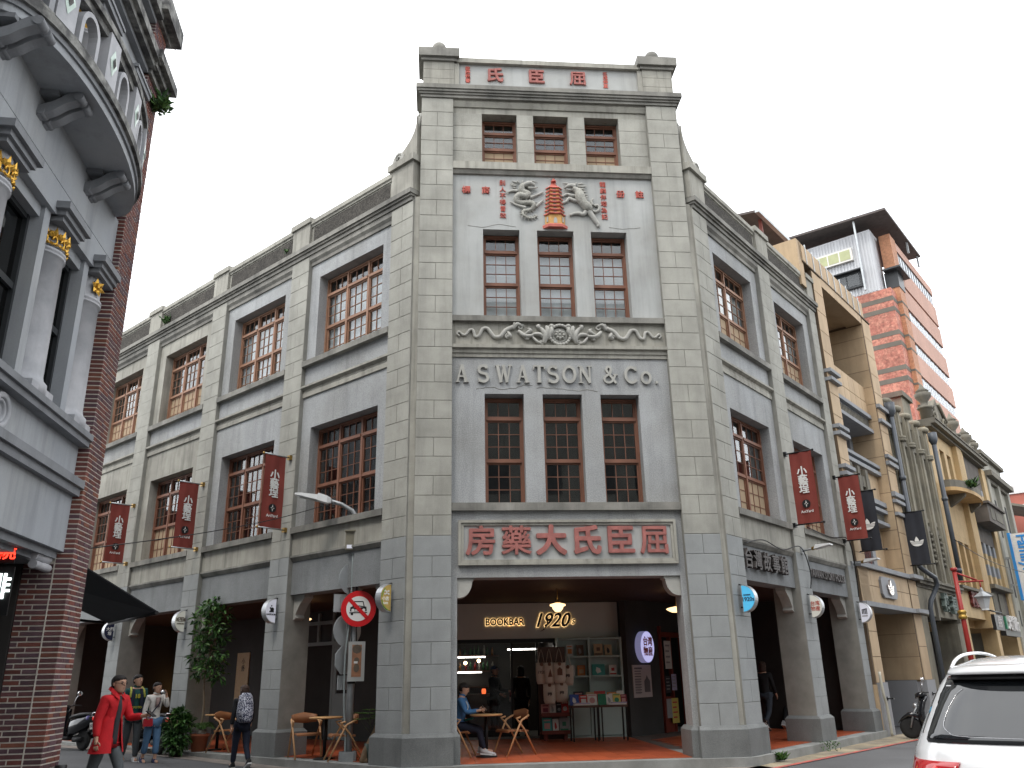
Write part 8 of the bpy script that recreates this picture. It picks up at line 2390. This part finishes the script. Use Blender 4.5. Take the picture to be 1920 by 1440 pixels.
# red tapered board and umbrella stand in the right arcade
bp_ = FR(5.35, -.95, .16)
t = thing('display_board', 'tall red tapered board standing in the right arcade', 'board', tuple(bp_), R(-30))
q = MB(); q.prism([(-.24, .35), (-.20, .28), (.20, .28), (.24, .35), (.05, 1.75), (-.05, 1.75)], -.02, .02, 'n'); q.build('panel', mat('red_board', (.28, .012, .015), .5, .25, 1.2), t, local=True)
q = MB(); q.tube([(0, .02, 0), (0, .02, 1.7)], .014, 6); q.lathe([(.001, .03), (.16, .015), (.16, 0), (.001, 0)], (0, 0, 0), 14); q.build('stand', m_metal, t, local=True)
t = thing('umbrella_stand', 'black bell shaped metal stand beside the red board', 'stand', tuple(FR(5.95, -.75, .16)))
q = MB(); q.lathe([(.001, .0), (.19, .0), (.2, .03), (.13, .36), (.10, .42), (.08, .42), (.10, .3), (.001, .05)], (0, 0, 0), 16); q.build('bucket', m_metal, t, local=True)
q = MB(); q.tube([(.1 * cos(a), 0, .40 + .1 * sin(a)) for a in [i * pi / 8 for i in range(9)]], .008, 5); q.build('handle', m_metal, t, local=True)
# ------------------------------------------------------------------ white car at the right edge
m_cwhite = mat('white_car_paint', (.62, .63, .64), .22, 0, spec=.5, coat=.9, local=True)
m_cglass = mat('tinted_car_glass', (.012, .014, .016), .04, 0, spec=.8, coat=.4, local=True)
m_cblk = mat('black_plastic', (.012, .012, .013), .45, .05, 5, local=True)
m_cred = mat('red_tail_lens', (.30, .006, .010), .10, .08, 6, coat=1.0, emit=.12, emcol=(.9, .02, .02), local=True)
m_cred2 = mat('bright_tail_lens', (.62, .03, .03), .10, .05, 6, coat=1.0, emit=.3, emcol=(1, .05, .04), local=True)
m_chrome = mat('chrome', (.7, .7, .72), .12, 0, metal=1, local=True)
m_tyre = mat('tyre_rubber', (.018, .018, .018), .85, .1, 8, local=True)
m_rim2 = mat('alloy_rim', (.45, .46, .47), .3, .05, 5, metal=.8, local=True)
def car(loc, rz, label):
    t = thing('parked_car', label, 'car', loc, rz)
    # horizontal contours: z, half width, rear y, front y, corner exponent
    CT = [(.22, .80, .14, 4.30, .30), (.34, .90, .02, 4.42, .30), (.55, .935, -.02, 4.45, .30), (.78, .945, .0, 4.44, .30), (.92, .94, .03, 4.38, .31), (1.00, .925, .075, 4.10, .33), (1.06, .905, .12, 3.45, .33), (1.10, .885, .155, 3.22, .33), (1.20, .845, .235, 3.0, .33), (1.32, .79, .33, 2.78, .33), (1.44, .725, .43, 2.5, .34), (1.52, .67, .52, 2.3, .36), (1.57, .62, .62, 2.12, .40), (1.605, .55, .80, 1.95, .46), (1.625, .40, 1.05, 1.75, .6), (1.63, .10, 1.3, 1.5, .8)]
    def at(z):
        for a, b_ in zip(CT[:-1], CT[1:]):
            if a[0] <= z <= b_[0]:
                f = (z - a[0]) / (b_[0] - a[0]); return [a[i] + (b_[i] - a[i]) * f for i in range(5)]
        return CT[-1]
    N = 56
    def ring(z, off=0):
        _, w_, y0, y1, p = at(z); pts = []
        yc, L_ = (y0 + y1) / 2, (y1 - y0) / 2
        for i in range(N):
            a = 2 * pi * i / N + .001
            cx, sx = cos(a), sin(a)
            pts.append(((w_ + off) * math.copysign(abs(cx) ** p, cx), yc + (L_ + off) * math.copysign(abs(sx) ** p, sx), z))
        return pts
    def yrear(x, z):
        _, w_, y0, y1, p = at(z)
        c = min(.999, abs(x) / w_) ** (1 / p)
        return (y0 + y1) / 2 - (y1 - y0) / 2 * (1 - c * c) ** (p / 2)
    zs_ = sorted(set([c[0] for c in CT] + [.27, .44, .66, .85, .96, 1.03, 1.15, 1.26, 1.38, 1.48, 1.55, 1.59]))
    q = MB(); q.loft([ring(z) for z in zs_]); q.build('body', m_cwhite, t, local=True)
    def patch(name, M, z0, z1, x0f, x1f, off, nx=22, nz=8, parent=t):
        # follows the rear surface; x limits are functions of z
        q = MB(); P_ = []
        for j in range(nz + 1):
            z = z0 + (z1 - z0) * j / nz
            a, b_ = x0f(j / nz), x1f(j / nz)
            for i in range(nx + 1):
                x = a + (b_ - a) * i / nx
                P_.append((x, yrear(x, z) - off, z))
        k = nx + 1
        q.add(P_, [(j * k + i, j * k + i + 1, (j + 1) * k + i + 1, (j + 1) * k + i) for j in range(nz) for i in range(nx)], smooth=True)
        # skirt for thickness
        rim = [i for i in range(k)] + [j * k + nx for j in range(1, nz + 1)] + [nz * k + i for i in range(nx - 1, -1, -1)] + [j * k for j in range(nz - 1, 0, -1)]
        o = len(q.v); 
        for i in rim: q.v.append(q.v[i] + Vector((0, off + .01, 0)))
        for i in range(len(rim)):
            j = (i + 1) % len(rim); q.f.append([rim[i], rim[j], o + j, o + i]); q.mi.append(0); q.sm.append(False)
        return q.build(name, M, parent, local=True, )
    def gw(f, s): return s * (.80 - .13 * f - .10 * max(0, .12 - f) * 8 * .8)
    g = patch('rear_window', m_cglass, 1.105, 1.50, lambda f: gw(f, -1), lambda f: gw(f, 1), .006)
    # thin heated-edge line printed on the glass
    q = MB(); ln = []
    for f, x in ((.80, -.50), (.70, -.545), (.45, -.60), (.25, -.62), (.15, -.585), (.10, -.52), (.085, -.2), (.08, .2), (.10, .52), (.15, .585), (.25, .62), (.45, .60), (.70, .545), (.80, .5)):
        z = 1.105 + .395 * f; ln.append((x, yrear(x, z) - .010, z))
    q.tube(smoothpts(ln, 4), .0013, 4); q.build('glass_border', m_chrome, g, local=True)
    # roof spoiler over the glass
    q = MB(); r1 = []
    for j, (z, off) in enumerate(((1.565, .0), (1.555, .13), (1.53, .155), (1.505, .13), (1.50, .0))):
        r1.append([(x, yrear(x * .98, min(z, 1.57)) - off * (1 - .45 * (abs(x) / .62) ** 4), z + .006 * cos(x * 2)) for x in [-.60 + 1.2 * i / 20 for i in range(21)]])
    q.loft(r1, cap=False, closed=False); q.build('spoiler', m_cwhite, t, local=True)
    patch('spoiler_shadow_strip', m_cblk, 1.475, 1.505, lambda f: -.58, lambda f: .58, .05, 20, 1)
    # lamps
    for s in (-1, 1):
        lo, hi = (lambda f, s=s: s * (.93 if s < 0 else .52 + .06 * (1 - f))), (lambda f, s=s: s * (.52 + .06 * (1 - f) if s < 0 else .93))
        tl = patch('tail_lamp', m_cred, .82, 1.005, lo, hi, .018, 14, 6)
        q = MB(); q.tube([(s * .66, yrear(.66, .975) - .022, .975), (s * .70, yrear(.70, .93) - .022, .93), (s * .82, yrear(.82, .925) - .022, .925)], .014, 6); q.build('lamp_element', m_cred2, tl, local=True)
        q = MB(); q.tube([(s * .56, yrear(.56, .86) - .02, .86), (s * .86, yrear(.86, .86) - .02, .86)], .022, 6); q.build('lamp_element', m_cred2, tl, local=True)
        # roof rail
        q = MB(); q.tube(smoothpts([(s * .60, .66, 1.545), (s * .60, .82, 1.60), (s * .595, 1.1, 1.640), (s * .585, 1.6, 1.655), (s * .58, 2.1, 1.63), (s * .57, 2.35, 1.57)], 5), .012, 8); q.build('roof_rail', m_cwhite, t, local=True)
        # side glass
        q = MB(); P_ = []
        for j in range(5):
            z = 1.13 + .35 * j / 4; _, w_, y0, y1, p = at(z)
            for i in range(15):
                y = y0 + .45 + (y1 - y0 - .9) * i / 14
                c = min(.999, abs(y - (y0 + y1) / 2) / ((y1 - y0) / 2)) ** (1 / p)
                P_.append((s * (w_ * (1 - c * c) ** (p / 2) + .006), y, z))
        q.add(P_, [(j * 15 + i, j * 15 + i + 1, (j + 1) * 15 + i + 1, (j + 1) * 15 + i) for j in range(4) for i in range(14)], smooth=True); q.build('side_window', m_cglass, t, local=True)
        for y in (.85, 3.5):
            q = MB(); q.lathe([(.001, -.12), (.22, -.12), (.33, -.10), (.345, -.04), (.345, .06), (.33, .10), (.24, .11), (.21, .09), (.001, .09)], (0, 0, 0), 26, axis='x')
            for i in range(len(q.v)): q.v[i] = Vector((s * .80 + s * q.v[i].x, y + q.v[i].y, .345 + q.v[i].z))
            wh = q.build('wheel', m_tyre, t, local=True)
            q = MB(); q.lathe([(.001, 0), (.21, 0), (.22, .02), (.001, .03)], (s * .885, y, .345), 20, axis='x'); q.build('rim', m_rim2, wh, local=True)
            q = MB(); q.tube([(s * .905, y + .40 * cos(a), .36 + .40 * sin(a)) for a in [pi * i / 14 for i in range(15)]], .045, 6); q.build('wheel_arch', m_cblk, t, local=True)
    patch('lamp_bar', m_cred, .85, .905, lambda f: -.54, lambda f: .54, .014, 20, 2)
    patch('lower_bumper', m_cblk, .30, .48, lambda f: -.86, lambda f: .86, .012, 20, 3)
    q = MB(); q.box(-.19, .19, -.03, 0, .62, .72); q.build('plate', m_white, t, local=True)
    q = MB(); q.tube([(-.03, .30, 1.13), (.02, .2, 1.125), (.34, .26, 1.19)], .010, 5); q.build('wiper', m_cblk, t, local=True)
    return t
car((1.07, -10.66, 0), R(-44), 'white car seen from behind at the lower right edge with red tail lamps')

# ------------------------------------------------------------------ scooters
m_sblk = mat('gloss_black_paint', (.012, .013, .016), .18, .05, 5, coat=.7, local=True)
m_smat = mat('matt_black_plastic', (.02, .02, .021), .6, .1, 6, local=True)
m_seat = mat('black_vinyl', (.016, .016, .017), .5, .1, 10, local=True)
def scooter(loc, rz, label, plate, extras=()):
    # travels towards +y, rear wheel at y = -.62
    t = thing('scooter', label, 'scooter', loc, rz, 'scooters parked at the kerbs')
    for y in (-.62, .64):
        q = MB(); q.lathe([(.13, -.05), (.20, -.055), (.235, -.03), (.245, 0), (.235, .03), (.20, .055), (.13, .05)], (0, y, .245), 22, axis='x'); wh = q.build('wheel', m_tyre, t, local=True)
        q = MB(); q.lathe([(.001, -.04), (.04, -.045), (.05, -.02), (.135, -.02), (.135, .02), (.05, .02), (.04, .045), (.001, .04)], (0, y, .245), 16, axis='x'); q.build('rim', m_rim2, wh, local=True)
        for k in range(5):
            a = k * 2 * pi / 5; q = MB(); q.tube([(0, y + .04 * cos(a), .245 + .04 * sin(a)), (0, y + .135 * cos(a), .245 + .135 * sin(a))], .014, 5); q.build('spoke', m_rim2, wh, local=True)
    def sec(y, w_, z0, z1, k=12, pw=.6):
        out = []
        for i in range(k):
            a = 2 * pi * i / k; c, s_ = cos(a), sin(a)
            out.append((w_ * math.copysign(abs(c) ** pw, c), y, (z0 + z1) / 2 + (z1 - z0) / 2 * math.copysign(abs(s_) ** pw, s_)))
        return out
    q = MB(); q.loft([sec(-.98, .03, .72, .78), sec(-.90, .10, .62, .80), sec(-.7, .15, .48, .79), sec(-.45, .175, .40, .76), sec(-.22, .17, .34, .72), sec(-.08, .12, .30, .66)]); q.build('rear_body', m_sblk, t, local=True)
    q = MB(); q.loft([sec(-.88, .08, .79, .83), sec(-.75, .13, .78, .87), sec(-.5, .15, .76, .86), sec(-.25, .15, .73, .82), sec(-.08, .10, .70, .78)]); q.build('seat', m_seat, t, local=True)
    q = MB(); q.loft([sec(-.15, .14, .22, .32), sec(.1, .16, .23, .30), sec(.34, .15, .24, .32)]); q.build('footboard', m_smat, t, local=True)
    q = MB(); q.loft([[(x * w_, y - abs(x) ** 2 * .10, z) for x in (-1, -.6, -.2, .2, .6, 1)] + [(x * w_, y - abs(x) ** 2 * .10 - .06, z) for x in (1, .6, .2, -.2, -.6, -1)] for z, w_, y in ((.26, .15, .40), (.42, .20, .46), (.62, .21, .46), (.80, .17, .40), (.94, .12, .32))]); q.build('leg_shield', m_sblk, t, local=True)
    q = MB(); q.loft([sec(.36, .07, .44, .50), sec(.5, .10, .46, .60), sec(.66, .10, .48, .58), sec(.82, .06, .40, .47), sec(.9, .02, .33, .36)]); q.build('front_fender', m_sblk, t, local=True)
    q = MB()
    for s in (-1, 1): q.tube([(s * .07, .64, .245), (s * .07, .54, .55), (s * .05, .44, .70)], .022, 7)
    q.tube([(0, .45, .6), (0, .30, 1.0)], .03, 7); q.build('fork', m_galv, t, local=True)
    q = MB(); q.loft([sec(.18, .05, .92, .99), sec(.25, .13, .92, 1.03), sec(.36, .14, .90, 1.03), sec(.44, .08, .88, .98)]); q.build('handlebar_cowl', m_sblk, t, local=True)
    q = MB()
    for s in (-1, 1): q.tube([(s * .08, .28, .99), (s * .22, .25, 1.02), (s * .36, .16, 1.01)], .016, 7)
    q.build('handlebar', m_smat, t, local=True)
    for s in (-1, 1):
        q = MB(); q.tube([(s * .20, .26, 1.02), (s * .26, .27, 1.18), (s * .30, .24, 1.27)], .007, 5)
        q.lathe([(.001, -.02), (.05, -.015), (.062, .0), (.055, .008), (.001, .01)], (s * .32, .23, 1.30), 12, axis='y', sx=1.25); q.build('mirror', m_chrome, t, local=True)
    q = MB(); q.ball((0, .47, .72), .07, 10); q.build('headlight', m_rim2, t, local=True)
    q = MB(); q.loft([sec(-1.0, .05, .70, .76), sec(-.96, .09, .68, .78)]); q.build('tail_light', m_cred2, t, local=True)
    q = MB(); q.cbox((0, -1.00, .56), (.30, .008, .15), pitch=R(-12)); pl_ = q.build('plate', m_white, t, local=True)
    q = MB(); text(q, plate, (0, -1.008, .56), (1, 0, 0), (0, -1, 0), .085, ext=.003, off=.002); q.build('lettering', m_blk, pl_, local=True)
    q = MB(); q.loft([sec(-.98, .10, .42, .50), sec(-.8, .06, .40, .46), sec(-.62, .02, .40, .42)]); q.build('rear_mudguard', m_smat, t, local=True)
    q = MB(); q.tube([(.12, -.35, .26), (.14, -.6, .28), (.15, -.95, .36)], [.04, .055, .05], 9); q.build('exhaust', m_smat, t, local=True)
    q = MB(); q.loft([sec(-.65, .12, .20, .32), sec(-.3, .10, .18, .32)]); q.build('engine', m_smat, t, local=True)
    q = MB(); q.tube([(-.09, -.92, .80), (-.10, -1.0, .86), (.10, -1.0, .86), (.09, -.92, .80)], .013, 6); q.build('grab_rail', m_chrome, t, local=True)
    for e in extras: e(t)
    return t
def topbox(t):
    q = MB(); q.loft([[(x * w_, y, z) for x, y in ((-1, -1.10), (1, -1.10), (1.05, -.72), (-1.05, -.72))] for z, w_ in ((.86, .17), (1.02, .20), (1.08, .19), (1.13, .12))], smooth=False); q.build('top_box', m_smat, t, local=True)
def cupc(t):
    q = MB(); q.ball((0, -.78, .72), .13, 12); q.build('side_cover', mat('violet_reflector', (.12, .10, .30), .2, .1, 4, coat=.8, local=True), t, local=True)
p1 = Vector((-11.20, 7.15, 0)); hL = R(90) - 0
dz = math.atan2(-FL.du.x, FL.du.y)
scooter(tuple(p1 + Vector(FL.du) * .55 + Vector((0, 0, gz(p1.x, p1.y)))), dz + R(12), 'black scooter with chrome mirrors half hidden behind the brick pier', '538-QJB', (cupc,))
scooter((-9.02, 5.62, gz(-9, 5.6)), dz - R(4), 'black scooter with a white plate parked behind the woman in white', 'NKF-5527')
p3 = FR(7.62, .80, 0)
def wind(t):
    q = MB(); q.loft([[(-w_, y, z), (w_, y, z), (w_, y - .01, z), (-w_, y - .01, z)] for z, w_, y in ((.9, .14, .44), (1.08, .15, .36), (1.22, .11, .28))], smooth=False); q.build('visor', m_cglass, t, local=True)
scooter((9.24, 4.38, 0), R(57), 'dark scooter parked at the beige building with its front wheel to the left', 'MEX-0681', (topbox,))
